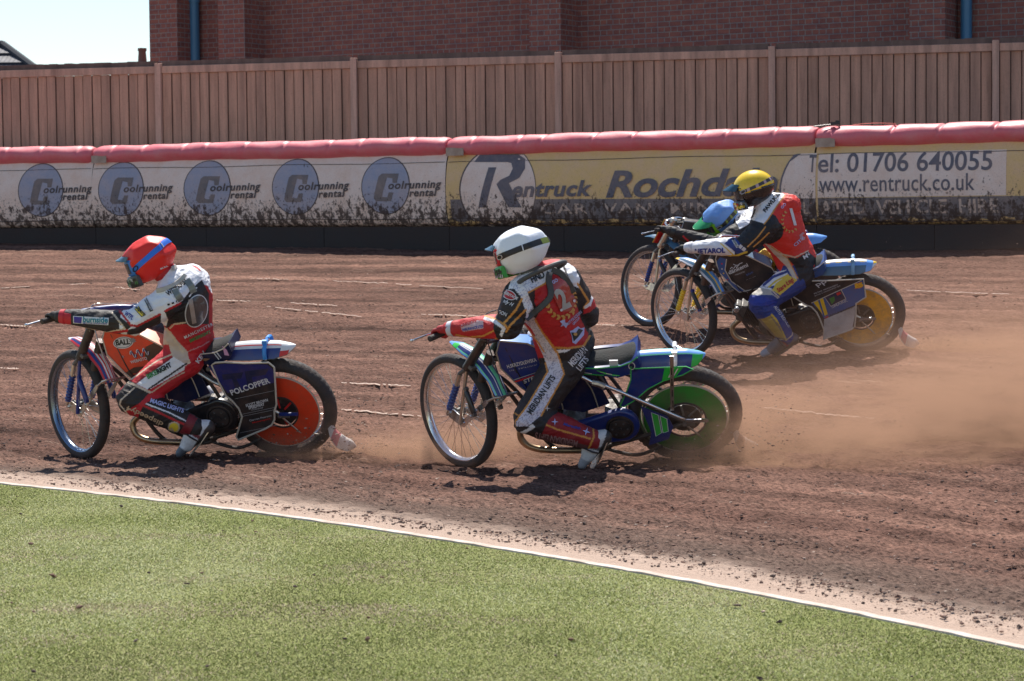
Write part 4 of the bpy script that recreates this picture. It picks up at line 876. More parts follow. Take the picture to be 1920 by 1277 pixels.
    e = MB(sf); e.tube(smooth_path([(gx_+.03, .30, gz_), (gx_+.055, .36, gz_-.01), (gx_+.075, .44, gz_-.025), (gx_+.085, .52, gz_-.04)]), .0055, CHR, 8); e.ell((gx_+.086, .524, gz_-.041), (.010, .010, .010), CHR, seg=12, rings=8); e.cyl((gx_+.02, .29, gz_+.005), (gx_+.02, .325, gz_+.005), .020, ALU, 14); e.build('clutch_lever', root)
    e = MB(sf); cb = C.get('cable', BLK); e.tube(smooth_path([(gx_+.03, .28, gz_+.01), (gx_+.06, .15, gz_+.01), (.47, 0, gz_-.01), (.40, -.06, .9), (.25, -.06, .75)]), .004, cb, 6); e.tube(smooth_path([(gx_+.03, -.28, gz_+.01), (gx_+.08, -.1, gz_+.02), (.45, .05, gz_+.01), (.33, .08, .88), (.2, .08, .7)]), .004, cb, 6); e.build('cables', root)
    if C.get('pad'):
        e = MB(sf); e.tube(smooth_path([(gx_+.02, .24, gz_-.02), (.44, .12, gz_-.015), (.44, -.12, gz_-.015), (gx_+.02, -.24, gz_-.02)], 20), [.012]+[.024]*18+[.012], C['pad'], 12); e.build('handlebar_pad', root)
    if C.get('plate'):
        e = MB(sf); V = [(.47, -.02, .93), (.47, .12, .94), (.60, .115, .74), (.60, .0, .73)]; V2 = [(a-.012, b, c) for a, b, c in V]; e.add(V+V2, [(0, 1, 2, 3), (7, 6, 5, 4), (0, 4, 5, 1), (1, 5, 6, 2), (2, 6, 7, 3), (3, 7, 4, 0)], C['plate'], False)
        e.tube(V, .005, mat('gold_edge', srgb(190, 150, 50), .4), 6, closed=True); e.build('front_plate', root, bevel=.004)
    return root

BLUE1 = mat('royal_blue_paint', srgb(24, 50, 122), .35, dirt=.28, coat=.3); NAVY = mat('navy_paint', srgb(24, 34, 72), .35, dirt=.35, coat=.2); LBLU = mat('pale_blue_paint_and_glare', srgb(110, 165, 235), .3, dirt=.15, coat=.3); GRN = mat('green_paint', srgb(40, 190, 70), .35, dirt=.25); MINT = mat('mint_line', srgb(120, 220, 170), .4, dirt=.2)
ORG = mat('orange_paint', srgb(225, 62, 26), .4, dirt=.45, dirtcol=(.20,.07,.04), coat=.1); REDP = mat('red_paint', srgb(205, 35, 35), .35, dirt=.25); YELP = mat('yellow_paint', srgb(240, 195, 30), .4, dirt=.3); CARB = mat('black_vinyl', (.018, .017, .02), .35, dirt=.42, dscale=11); WTX = mat('white_lettering', (.62, .62, .66), .5, dirt=.2); INKT = mat('black_lettering', (.015, .015, .017), .5)
BROWNL = mat('dusty_brown_vinyl', (.07, .03, .022), .45, dirt=.4); STEEL = mat('steel_blue_paint', srgb(70, 110, 140), .35, dirt=.25); PALEP = mat('pale_panel', (.50, .47, .47), .5, dirt=.5, dscale=8); MIDB = mat('mid_blue_vinyl', srgb(52, 88, 150), .45, dirt=.4, dscale=9); PURP = mat('purple_patch', srgb(60, 40, 140), .5)
SILV = mat('silver_lettering', (.42, .42, .45), .4, dirt=.3)
def art_none(*a): pass
def tank_white(e, y):
    text_flat(e, 'H.SKRZYDLEWSKA', (.325, .775), (.150, .815), .022, y, WTX, bold=.02); text_flat(e, 'sieć kwiaciarni', (.315, .755), (.150, .790), .010, y, SILV, space=1.5)
    poly_flat(e, [(.30, .700), (.14, .752), (.12, .765), (.12, .755), (.298, .694)], y, SILV); poly_flat(e, [(.295, .690), (.11, .750), (.10, .742), (.285, .682)], y+.0005, REDP)
    text_flat(e, 'STR', (.235, .673), (.165, .700), .026, y+.001, INKT, bold=.06, shear=.2); text_flat(e, 'STR', (.234, .674), (.166, .701), .024, y+.0015, WTX, bold=.02, shear=.2)
def flipx(pts): return pts
def tank_red(e, y):
    poly_flat(e, [(.05, .845), (-.02, .805), (-.04, .77), (-.03, .74), (.03, .68), (.08, .70), (.12, .76), (.11, .82)], y-.0004, BROWNL)
    poly_flat(e, [(.26, .655), (.215, .61), (.09, .655), (.03, .69), (.10, .70), (.2, .69)], y-.0002, BROWNL)
    poly_flat(e, ell2(.252, .848, .066, .037, rot=.12*-1), y, WTX); poly_flat(e, ell2(.252, .848, .060, .032, rot=-.12), y+.0005, INKT); poly_flat(e, ell2(.252, .848, .056, .029, rot=-.12), y+.001, WTX)
    text_flat(e, 'BALL', (.300, .833), (.205, .840), .032, y+.0015, INKT, bold=.05)
    st = [(.19+.028*(1 if k % 2 else .55)*math.cos(k*math.pi/8), .862+.020*(1 if k % 2 else .55)*math.sin(k*math.pi/8)) for k in range(16)]; poly_flat(e, st, y+.002, mat('grey_burst', (.22, .22, .25), .5))
    for k in range(3):
        cx = .190-.042*k; w_ = [(cx+.022*math.cos(a)+.01*(a/math.pi), .775+.008*k+.020*math.sin(2*a)*1.0) for a in np.linspace(0, math.pi, 12)]; e.tube([(p[0], y+.001, p[1]) for p in w_], .0045, WTX, 5); e.tube([(p[0]-.004, y+.003, p[1]-.002) for p in w_], .003, BLUE1, 5)
    text_flat(e, 'WEBASTO', (.215, .715), (.105, .742), .018, y+.001, WTX, bold=.02)
def tank_yel(e, y):
    poly_flat(e, [(.350, .89), (.300, .875), (.315, .79), (.27, .70), (.15, .60), (.205, .605), (.26, .65), (.362, .775), (.375, .86)], y, MIDB)
    e.tube([(p[0], y+.001, p[1]) for p in [(.300, .875), (.315, .79), (.27, .70), (.15, .60)]], .004, CREAM, 5)
    for p, m_ in (((.338, .84), REDP), ((.338, .80), WTX), ((.328, .765), YELP), ((.30, .715), REDP)): poly_flat(e, ell2(p[0], p[1], .006, .006, 10), y+.001, m_)
    text_flat(e, 'dänkemi', (.285, .755), (.135, .815), .030, y+.001, WTX, bold=.02); text_flat(e, 'WALENTIN', (.24, .745), (.165, .770), .009, y+.001, SILV)
    e.tube([(p[0], y+.002, p[1]) for p in [(.275, .80), (.262, .812), (.250, .80), (.235, .82), (.222, .81), (.205, .835), (.18, .845)]], .003, WTX, 5)
    e.tube([(p[0], y+.002, p[1]) for p in [(.25, .835), (.23, .825), (.205, .828)]], .003, WTX, 5); text_flat(e, 'blue', (.15, .74), (.10, .765), .018, y+.001, MIDB); text_flat(e, '-- -- ---', (.16, .705), (.08, .735), .008, y+.001, SILV)
def panel_red(e, y):
    nb = mat('panel_navy', srgb(30, 36, 105), .4, dirt=.4, dscale=10)
    poly_flat(e, [(-.30, .72), (-.41, .735), (-.68, .725), (-.715, .69), (-.712, .60), (-.40, .53)], y, nb)
    poly_flat(e, [(-.38, .66), (-.52, .675), (-.50, .63), (-.47, .63), (-.50, .535), (-.46, .53), (-.44, .63), (-.385, .62)], y+.0006, NAVY); poly_flat(e, [(-.53, .68), (-.69, .70), (-.66, .655), (-.57, .64), (-.575, .565), (-.535, .56)], y+.0008, NAVY)
    text_flat(e, 'POLCOPPER', (-.425, .515), (-.685, .600), .036, y+.0012, WTX, bold=.03, space=1.05)
    text_flat(e, 'SCOTT BROWN', (-.505, .432), (-.655, .472), .018, y+.0012, WTX, bold=.03, shear=.2); text_flat(e, 'SPEEDWAY', (-.520, .415), (-.63, .443), .020, y+.0016, WTX, bold=.04, shear=.2); text_flat(e, 'WORKSHOP', (-.535, .405), (-.615, .422), .009, y+.0012, SILV)
    text_flat(e, 'Darren Pearson', (-.515, .33), (-.66, .365), .012, y+.0012, SILV); text_flat(e, 'Motorsport', (-.53, .315), (-.65, .345), .010, y+.0012, REDP)
    for zz in (.49, .375, .36, .25): poly_flat(e, [(-.44, zz), (-.70, zz+.055), (-.70, zz+.053), (-.44, zz-.002)], y+.0009, SILV)
def panel_yel(e, y):
    poly_flat(e, [(-.335, .525), (-.73, .715), (-.742, .57), (-.67, .515), (-.665, .50), (-.425, .385), (-.395, .46)], y, MIDB); e.tube([(-.335, y+.001, .525), (-.72, y+.001, .712)], .003, CREAM, 5)
    poly_flat(e, [(-.425, .38), (-.665, .49), (-.660, .41), (-.636, .285), (-.411, .205), (-.42, .29)], y, PALEP)
    poly_flat(e, [(-.352, .528), (-.385, .545), (-.418, .42), (-.40, .45)], y+.0006, YELP); poly_flat(e, [(-.40, .552), (-.425, .565), (-.455, .425), (-.432, .412)], y+.0006, YELP)
    poly_flat(e, [(-.435, .575), (-.565, .64), (-.60, .555), (-.48, .49)], y+.0006, CREAM); poly_flat(e, [(-.440, .572), (-.562, .632), (-.594, .557), (-.482, .497)], y+.001, NAVY); poly_flat(e, [(-.47, .56), (-.51, .58), (-.515, .545), (-.49, .51)], y+.0014, mat('leaf_green', srgb(60, 120, 50), .5)); poly_flat(e, [(-.525, .605), (-.555, .62), (-.565, .60), (-.535, .585)], y+.0014, REDP)
    text_flat(e, 'SMARK', (-.49, .475), (-.615, .535), .022, y+.001, SILV); text_flat(e, 'PP', (-.385, .65), (-.465, .685), .040, y+.001, WTX, bold=.0, shear=-.2)
    text_flat(e, 'PETER PETERSEN', (-.36, .60), (-.54, .675), .010, y+.001, SILV); text_flat(e, 'BYGG & INREDNING ApS', (-.365, .582), (-.56, .667), .008, y+.001, SILV)
    text_flat(e, 'POLSGAARD', (-.475, .405), (-.655, .478), .017, y+.001, INKT, bold=.01, space=1.15); text_flat(e, 'HK', (-.435, .385), (-.468, .400), .018, y+.001, REDP, bold=.03)
    poly_flat(e, ell2(-.70, .665, .032, .022, rot=-.2), y+.0004, YELP); text_flat(e, '25', (-.668, .643), (-.732, .655), .042, y+.001, REDP, bold=.06, shear=.1); text_flat(e, '25', (-.668, .645), (-.731, .657), .038, y+.0014, YELP, bold=.02, shear=.1)
    text_flat(e, 'CHEMA', (-.50, .315), (-.58, .34), .016, y+.001, SILV); text_flat(e, 'opton', (-.43, .27), (-.49, .29), .012, y+.001, SILV)
def panel_blue(e, y):
    e.tube([(p[0], y+.001, p[1]) for p in [(-.62, .70), (-.715, .69), (-.725, .59), (-.62, .57)]], .003, SILV, 5); text_flat(e, '99', (-.60, .60), (-.695, .615), .058, y+.001, SILV, bold=.0, shear=.15)
PANEL = [(-.12, .64), (-.27, .714), (-.41, .742), (-.69, .738), (-.730, .70), (-.716, .58), (-.705, .448), (-.69, .40), (-.668, .34), (-.645, .30), (-.600, .272), (-.50, .23), (-.420, .197), (-.412, .23), (-.44, .29), (-.465, .36), (-.45, .42), (-.41, .475), (-.37, .52), (-.33, .62), (-.31, .68), (-.29, .70)]
PANEL_R = [(-.325, .725), (-.35, .742), (-.41, .745), (-.54, .735), (-.69, .738), (-.722, .705), (-.712, .58), (-.702, .448), (-.682, .40), (-.675, .34), (-.650, .30), (-.600, .272), (-.50, .23), (-.420, .197), (-.410, .22), (-.44, .29), (-.468, .36), (-.455, .42), (-.42, .475), (-.385, .51), (-.355, .60)]
PANEL_Y = [(-.20, .70), (-.32, .716), (-.50, .715), (-.736, .722), (-.748, .565), (-.672, .513), (-.668, .41), (-.655, .31), (-.632, .285), (-.411, .202), (-.42, .29), (-.395, .38), (-.372, .44), (-.335, .49), (-.292, .508), (-.15, .62)]
def g_white_r(t, q):
    if q < .22: return LBLU  # crown stripe coloured pale as sun glare on the blue guard
    if q < .30: return MINT
    if t > .9: return LBLU
    if .50 < t < .62 and q > .3: return BLUE1
    if t > .58 and t < .9: return GRN
    return BLUE1
def g_white_f(t, q):
    if t < .10: return LBLU
    if t < .22: return GRN if q > .3 else LBLU
    if q < .25: return MINT
    if q < .42: return BLUE1
    if q < .52: return WPT
    if q < .80: return BLUE1
    return MINT if q < .9 else LBLU
def seat_w(e):
    for j in range(2): e.box((-.30, .098, .800-j*.0), (.05, .010, .05), WTX) if j == 0 else None
def sb_w(e):
    for k in range(3): e.tube([(-.20-.02*k, .1135, .765-.012*k), (-.30-.015*k, .1135, .722)], .003, GRN if k % 2 == 0 else CREAM, 5)
    e.tube([(-.10, .1, .745), (-.17, .113, .742)], .0025, CREAM, 5); e.tube([(-.12, .1, .73), (-.24, .113, .728)], .0025, GRN, 5)
    poly_flat(e, ell2(-.405, .79, .02, .028), .113, WTX); poly_flat(e, ell2(-.405, .79, .015, .022), .1135, NAVY)
BIKES = {}
BIKES['white'] = motorcycle('white', 'blue and green speedway motorcycle with green rear wheel disc, ridden by the white-helmeted rider', dict(rim=CHR, disc=mat('green_disc', srgb(36, 140, 46), .45, dirt=.8, dscale=6, dirtcol=(.10, .085, .05)), discedge=CREAM, frame=DKM, primary=BLUE1, tankm=BLUE1, tanktop=LBLU, pipe=mat('khaki_piping', (.30, .27, .22), .5), pipe2=mat('green_piping', srgb(70, 180, 90), .5), tank_art=tank_white, belly=NAVY, seatm=BLUE1, seat_art=seat_w, seatbase_art=sb_w,
    rearguard=g_white_r, clipm=WPT, strut=True, deflm=mat('deflector_rust', (.42, .27, .22), .6, dirt=.6), lowpanel=True, acc=GRN, forkm=BLK, legm=NIK, boot=BLUE1, dampc=ALU, linkm=CHR, frontguard=g_white_f, grip=(.434, 1.03), disc_r=(.250, .125),
    skirt=[([(-.40, .79), (-.42, .77), (-.72, .775), (-.76, .755), (-.70, .715), (-.585, .675), (-.49, .615), (-.41, .535), (-.345, .490), (-.322, .497), (-.365, .60), (-.395, .69)], BLUE1)], skirt_art=[([(-.595, .770), (-.705, .774), (-.655, .700), (-.575, .670)], GRN), ([(-.640, .765), (-.652, .765), (-.622, .700), (-.612, .70)], WPT), ([(-.668, .765), (-.676, .765), (-.644, .700), (-.636, .70)], WPT)]))
def g_red_r(t, q):
    if t > .60: return WPT if q < .75 or t > .8 else REDP
    if q < .35: return WPT
    if q < .42: return REDP
    if q < .55: return WPT
    return BLUE1
def g_red_f(t, q):
    if t < .12: return WPT
    if q < .2: return WPT
    if q < .3: return REDP
    if q < .48: return WPT
    if q < .6: return REDP
    return BLUE1 if q < .85 else REDP
def sb_r(e):
    poly_flat(e, [(-.24, .745), (-.27, .755), (-.31, .752), (-.28, .735)], .1135, PIPE); e.tube([(-.34, .114, .79), (-.365, .114, .745)], .004, WTX, 5); e.tube([(-.355, .114, .80), (-.38, .114, .755)], .004, WTX, 5); poly_flat(e, [(-.40, .84), (-.425, .81), (-.435, .77), (-.405, .775)], .1135, mat('pink_print', srgb(200, 150, 190), .5))
BIKES['red'] = motorcycle('red', 'speedway motorcycle with orange rear wheel disc and dark POLCOPPER side panel, leading the group', dict(rim=mat('dark_rim', (.20, .25, .33), .2, 1., dirt=.3), disc=ORG, discedge=CREAM, frame=DKM, primary=BLK, tankm=ORG, tanktop=mat('pale_orange', srgb(235, 150, 120), .4), pipe=CREAM, pipe2=CREAM, tank_art=tank_red, belly=NAVY, seatm=NAVY, seat_art=art_none, seatbase_art=sb_r,
    rearguard=g_red_r, clipm=mat('clip_blue', srgb(60, 140, 220), .4), strut=False, panel=PANEL_R, panelm=CARB, panel_art=panel_red, forkm=DKM, legm=BLUE1, boot=BLUE1, dampc=BLUE1, damper=BLUE1, linkm=NIK, frontguard=g_red_f, grip=(.335, 1.04), pad=BLUE1, adjm=BLUE1, hubm=REDP, cable=NIK))
def g_yel_r(t, q):
    if t > .82: return YELP if q < .5 else WPT
    if t > .62: return LBLU
    if q < .25: return WPT
    if q < .34: return YELP if int(t*14) % 2 else MIDB
    if q < .6: return LBLU
    return STEEL
def g_yel_f(t, q):
    if t < .08: return YELP
    if q < .3: return LBLU
    if q < .5: return WPT if t < .4 else YELP
    return STEEL if q < .8 else WTX
BIKES['yellow'] = motorcycle('yellow', 'speedway motorcycle with yellow rear wheel disc, blue and white side panel, under the yellow-helmeted rider', dict(rim=CHR, disc=mat('yellow_disc', srgb(235, 165, 10), .45, dirt=.8), discedge=CREAM, frame=mat('rust_tube', (.14, .10, .085), .4, .5, dirt=.4), primary=BLK, tankm=CARB, tanktop=STEEL, pipe=CREAM, pipe2=WTX, tank_art=tank_yel, belly=CARB, seatm=MIDB, seat_art=art_none, seatbase_art=art_none,
    rearguard=g_yel_r, clipm=mat('clip_steel', srgb(120, 165, 200), .4), strut=False, panel=PANEL_Y, panelm=CARB, panel_art=panel_yel, forkm=DKM, legm=NIK, boot=YELP, dampc=BLUE1, linkm=CHR, frontguard=g_yel_f, grip=(.382, .976), cap=BLUE1))
BIKES['blue'] = motorcycle('blue', 'dark speedway motorcycle with number 99 panel, half hidden behind the yellow-helmeted rider', dict(rim=mat('steel_rim', (.35, .42, .48), .2, 1., dirt=.3), disc=BLK, discedge=DKM, frame=DKM, primary=BLK, tankm=CARB, tanktop=CARB, pipe=SILV, pipe2=SILV, tank_art=art_none, belly=CARB, seatm=STEEL, seat_art=art_none, seatbase_art=art_none,
    rearguard=lambda t, q: LBLU if t > .12 else STEEL, clipm=BLUE1, strut=False, panel=PANEL_R, panelm=CARB, panel_art=panel_blue, forkm=NIK, legm=NIK, boot=BLUE1, dampc=BLUE1, linkm=CHR, frontguard=lambda t, q: STEEL, grip=(.25, .87), plate=REDP, cable=SILV))
# ================================================================== RIDERS
def cap_mesh(p, q, r1, r2, flat=None, n=16, k=6):
    """closed tapered capsule; flat=(axis, factor) squeezes it along an axis"""
    p = np.array(p, float); q = np.array(q, float); d = q-p; Ld = np.linalg.norm(d); t = d/max(Ld, 1e-6)
    ref = np.array([0, 0, 1.]) if abs(t[2]) < .8 else np.array([1., 0, 0]); a = unit(np.cross(t, ref)); b = np.cross(t, a)
    rings = []
    for i in range(k+1): e = math.pi/2*i/k; rings.append((-r1*math.cos(e), r1*math.sin(e)))
    for i in range(1, 5): rings.append((Ld*i/5, r1+(r2-r1)*i/5))
    for i in range(k+1): e = math.pi/2*i/k; rings.append((Ld+r2*math.sin(e), r2*math.cos(e)))
    V = [p+t*rings[0][0]]
    for s_, r in rings[1:-1]:
        for j in range(n): th_ = 2*math.pi*j/n; V.append(p+t*s_+r*(a*math.cos(th_)+b*math.sin(th_)))
    V.append(p+t*rings[-1][0]); m_ = len(rings)-2; F = []
    for j in range(n): F.append((0, 1+(j+1) % n, 1+j)); F.append((len(V)-1, 1+(m_-1)*n+j, 1+(m_-1)*n+(j+1) % n))
    for i in range(m_-1):
        for j in range(n): F.append((1+i*n+j, 1+i*n+(j+1) % n, 1+(i+1)*n+(j+1) % n, 1+(i+1)*n+j))
    V = np.array(V)
    if flat is not None:
        ax_, f_ = unit(flat[0]), flat[1]; c_ = (p+q)/2; dd = (V-c_)@ax_; base = (p-c_)@ax_+((V-p)@t).clip(0, Ld)/max(Ld, 1e-6)*((q-p)@ax_); V = V+np.outer((dd-base)*(f_-1), ax_)
    return V, F
def loft_mesh(sts, n=28):
    V = []; F = []
    for c, wv_, dv, hw, hd in sts:
        for j in range(n): t = 2*math.pi*j/n; ct, st = math.cos(t), math.sin(t); V.append(np.array(c)+wv_*hw*np.sign(ct)*abs(ct)**.85+dv*hd*np.sign(st)*abs(st)**.9)
    for i in range(len(sts)-1):
        for j in range(n): F.append((i*n+j, i*n+(j+1) % n, (i+1)*n+(j+1) % n, (i+1)*n+j))
    F.append(tuple(range(n))[::-1]); F.append(tuple((len(sts)-1)*n+j for j in range(n))); return np.array(V), F
def fuse(meshes, voxel, smooth=6, sub=1, name='body'):
    """many overlapping closed shells -> ONE continuous skin"""
    V = []; F = []; k = 0
    for v, f in meshes: V.append(v); F += [tuple(i+k for i in q) for q in f]; k += len(v)
    me = bpy.data.meshes.new(name); me.from_pydata(np.concatenate(V).tolist(), [], F); bm = bmesh.new(); bm.from_mesh(me); bmesh.ops.recalc_face_normals(bm, faces=bm.faces); bm.to_mesh(me); bm.free()
    o = bpy.data.objects.new(name, me); COL.objects.link(o)
    r = o.modifiers.new('r', 'REMESH'); r.mode = 'VOXEL'; r.voxel_size = voxel; r.use_smooth_shade = True
    s_ = o.modifiers.new('s', 'SMOOTH'); s_.factor = .5; s_.iterations = smooth
    if sub: u_ = o.modifiers.new('u', 'SUBSURF'); u_.levels = sub; u_.render_levels = sub
    dg = bpy.context.evaluated_depsgraph_get(); m2 = bpy.data.meshes.new_from_object(o.evaluated_get(dg)); bpy.data.objects.remove(o); bpy.data.meshes.remove(me); m2.name = name
    return m2
def mesh_arrays(me):
    V = np.empty(len(me.vertices)*3, np.float32); me.vertices.foreach_get('co', V); N_ = np.empty(len(me.vertices)*3, np.float32); me.vertices.foreach_get('normal', N_); return V.reshape(-1, 3).astype(float), N_.reshape(-1, 3).astype(float)
def inpoly(P, poly):
    x, y = P[:, 0], P[:, 1]; c = np.zeros(len(P), bool); n = len(poly)
    for i in range(n):
        x0, y0 = poly[i]; x1, y1 = poly[(i+1) % n]
        if y0 == y1: continue
        c ^= ((y0 > y) != (y1 > y)) & (x < (x1-x0)*(y-y0)/(y1-y0)+x0)
    return c
def linedist(P, pts):
    d = np.full(len(P), 1e9)
    for (x0, y0), (x1, y1) in zip(pts[:-1], pts[1:]):
        a = np.array([x0, y0]); b = np.array([x1, y1])-a; t = np.clip(((P-a)@b)/max(b@b, 1e-9), 0, 1); d = np.minimum(d, np.hypot(*(P-a-t[:, None]*b).T))
    return d
SUIT = mat('race_suit', rough=.62, attr='Col', dirt=.22, dscale=6, bump=1.0, bscale=24)
BOOT = mat('boot_leather', rough=.45, attr='Col', dirt=.45, dscale=14, bump=.2)
GLV = mat('glove_black', (.02, .02, .022), .7, dirt=.3, bump=.4); GLR = mat('glove_red', srgb(170, 35, 45), .6, dirt=.3, bump=.3)
STRP = mat('brace_grey', (.055, .06, .062), .55, dirt=.3); 

SUITM = []
class Proj:
    """pattern-cutter's view of one rider: an orthographic side map in the rider's own frame (metres -> map units)"""
    def __init__(s, key, u0, v0, c):
        O, R = frame_of(key); s.o = at(key, u0, v0, c); d = R@ray(u0, v0); s.d = d; e1 = R@RT; e2 = R@(-UP); s.e1 = unit(e1-d*(e1@d)); s.e2 = unit(e2-d*(e2@d)-s.e1*(e2@s.e1)); s.u0, s.v0 = u0, v0
        s.S = FPX/np.linalg.norm(O+s.o@R-np.array([0, 0, CAM_H]))
    def uv(s, P):
        q = np.asarray(P)-s.o; k = 1-(q@s.d)*s.S/FPX
        return np.stack([s.u0+(q@s.e1)*s.S*k, s.v0+(q@s.e2)*s.S*k], -1)
    def ray(s, u, v): return s.o+s.e1*((u-s.u0)/s.S)+s.e2*((v-s.v0)/s.S)-s.d*2, s.d

def rider(key, label, J, art, opt):
    root = empty('person', mat_of(key)); tag(root, label, 'person', 'riders racing through the bend')
    O, R = frame_of(key); j = {k: np.array(v, float) for k, v in J.items()}; sf = steer_fn(key)
    gx_, gz_ = opt['grip']; A = lambda p: sf(np.array([p]))[0]
    for s_, n_ in ((1, 'l'), (-1, 'r')): j[n_+'grip'] = A([gx_+.003, s_*.39, gz_+.0]); j[n_+'axis'] = unit(A([gx_, s_*.45, gz_])-A([gx_, s_*.35, gz_]))
    toC = np.array([0, 0, 0.]); 
    for n_ in 'lr':
        el, g_, ax_ = j[n_+'el'], j[n_+'grip'], j[n_+'axis']; b = el-g_; b = unit(b-ax_*(b@ax_)); j[n_+'B'] = b; up = np.cross(ax_, b); 
        if up@R[:, 2] < 0: up = -up
        j[n_+'U'] = up; j[n_+'wr'] = g_+b*.100+up*.028
    # torso
    P0, P1, P2 = j['pel'], j['chest'], j['neck']; hipw = unit(j['lhip']-j['rhip']); shw = unit(j['lsh']-j['rsh']); sts = []
    prof = opt.get('torso', [(-.10, .13, .11), (0, .178, .140), (.15, .182, .145), (.35, .172, .135), (.55, .195, .155), (.75, .215, .165), (.90, .205, .145), (1.0, .13, .108), (1.08, .08, .08)])
    for t, hw, hd in prof:
        a = (1-t)**2*P0+2*t*(1-t)*(2*P1-.5*(P0+P2))+t*t*P2; tan = unit(2*(1-t)*((2*P1-.5*(P0+P2))-P0)+2*t*(P2-(2*P1-.5*(P0+P2)))); wv_ = unit(hipw*(1-np.clip(t, 0, 1))+shw*np.clip(t, 0, 1)); wv_ = unit(wv_-tan*(wv_@tan)); sts.append((a, wv_, np.cross(tan, wv_), hw, hd))
    M_ = [loft_mesh(sts)]; bones = []
    def limb(tag_, a, b, r1, r2, mid=None):
        if mid: c_ = a+(b-a)*mid[0]; M_.append(cap_mesh(a, c_, r1, mid[1])); M_.append(cap_mesh(c_, b, mid[1], r2))
        else: M_.append(cap_mesh(a, b, r1, r2))
        bones.append((tag_, a, b, max(r1, r2)))
    bones.append(('T', P0, P1, .15)); bones.append(('T', P1, P2, .15)); bones.append(('T', j['lsh'], j['rsh'], .07)); bones.append(('H', j['lhip'], j['rhip'], .13))
    M_.append(cap_mesh(j['lsh'], P2, .090, .080)); M_.append(cap_mesh(j['rsh'], P2, .090, .080)); M_.append(cap_mesh(j['lhip'], j['rhip'], .125, .125)); M_.append(cap_mesh(P2, j['head'], .075, .07)); bones.append(('N', P2, j['head'], .07))
    for n_ in 'lr':
        q = n_.upper(); limb('U'+q, j[n_+'sh'], j[n_+'el'], .094, .074, (.4, .091)); limb('F'+q, j[n_+'el'], j[n_+'wr'], .073, .042, (.35, .070))
        limb('T'+q, j[n_+'hip'], j[n_+'kn'], .126, .092, (.45, .113)); limb('S'+q, j[n_+'kn'], j[n_+'an'], .092, .064, (.45, .091))
        # knee cup and shoulder pads under the cloth
        kc = j[n_+'kn']+unit(j[n_+'kn']-(j[n_+'hip']+j[n_+'an'])/2)*.022; M_.append(cap_mesh(kc, kc+.001, .066, .066)); ec = j[n_+'el']+unit(j[n_+'el']-(j[n_+'sh']+j[n_+'wr'])/2)*.010; M_.append(cap_mesh(ec, ec+.001, .052, .052))
    me = fuse(M_, .0105, 5, 1, 'body'); V, Nn = mesh_arrays(me)
    # nearest bone
    best = np.full(len(V), 1e9); seg = np.zeros(len(V), int); tpar = np.zeros(len(V)); names = [b[0] for b in bones]
    for i, (tg, a, b, r) in enumerate(bones):
        d = b-a; t = np.clip(((V-a)@d)/(d@d), 0, 1); ds = np.linalg.norm(V-a-t[:, None]*d, axis=1)-r
        k = ds < best; best[k] = ds[k]; seg[k] = i; tpar[k] = t[k]
    segn = np.array([names[i] for i in range(len(names))])[seg]
    # cloth folds: bunching near joints, long soft creases elsewhere
    amp = np.full(len(V), .0042); joints = [j[a] for a in ('lel', 'rel', 'lkn', 'rkn', 'lsh', 'rsh', 'lhip', 'rhip', 'pel')]
    for q in joints: amp += .012*np.exp(-(np.linalg.norm(V-q, axis=1)/.10)**2)
    sd = sum(map(ord, key)); disp = np.array([mnoise.noise(Vector((x*10+sd, y*10, z*21))) + .6*(1-2*abs(mnoise.noise(Vector((x*19, y*19+sd, z*38))))) for x, y, z in V]); V = V+Nn*((disp-.25)*amp)[:, None]
    me.vertices.foreach_set('co', V.astype(np.float32).ravel()); me.update(); V, Nn = mesh_arrays(me)
    pr = Proj(key, *opt['origin']); UVp = pr.uv(V); face = -(Nn@pr.d); col = np.zeros((len(V), 4)); col[:, 3] = 1
    base = opt['base']
    for sgn in set(segn): col[segn == sgn, :3] = base.get(sgn, base['T']) if sgn != 'H' else base.get('H', base['T'])
    vis = face > -.12
    # everything on the far side keeps the base colours
    for op in art:
        kind, segs, pts, c = op[:4]; sl = segs.split(); sl += ['H'] if 'T' in sl else []; k = vis & np.isin(segn, sl)
        if kind == 'poly': k &= inpoly(UVp, pts)
        elif kind == 'line': k &= linedist(UVp, pts) < op[4]
        elif kind == 'ell': k &= (((UVp[:, 0]-pts[0])/pts[2])**2+((UVp[:, 1]-pts[1])/pts[3])**2) < 1
        elif kind == 'scrib':
            k &= inpoly(UVp, pts); idx = np.where(k)[0]; nv = fbm(UVp[idx, 0]*.28, UVp[idx, 1]*.28, 3, 5); k = np.zeros(len(V), bool); k[idx[np.abs(nv) < .07]] = True
        col[k, :3] = c
    ca = me.color_attributes.new('Col', 'FLOAT_COLOR', 'POINT'); ca.data.foreach_set('color', col.astype(np.float32).ravel())
    me.materials.clear(); me.materials.append(SUIT); me.polygons.foreach_set('use_smooth', [True]*len(me.polygons))
    body = bpy.data.objects.new('body', me); COL.objects.link(body); body.parent = root
    bvh = BVHTree.FromPolygons([tuple(v) for v in V], [tuple(p.vertices) for p in me.polygons])
    def hit(u, v, dflt=None):
        o_, d_ = pr.ray(u, v); q_ = at(key, u, v, 0.) ; o_ = q_-pr.d*2 if False else o_
        h = bvh.ray_cast(Vector(o_), Vector(d_)); return (np.array(h[0]), np.array(h[1])) if h[0] is not None else (None, None)
    # the map unit of limbs nearer the observer differs slightly: one correction pass keeps prints on the painted panels
    def place(u, v):
        uu, vv = u, v
        for _ in range(3):
            p, nn = hit(uu, vv)
            if p is None: return None, None
            w_ = pr.uv(p[None])[0]; uu += (u-w_[0]); vv += (v-w_[1])
        return p, nn
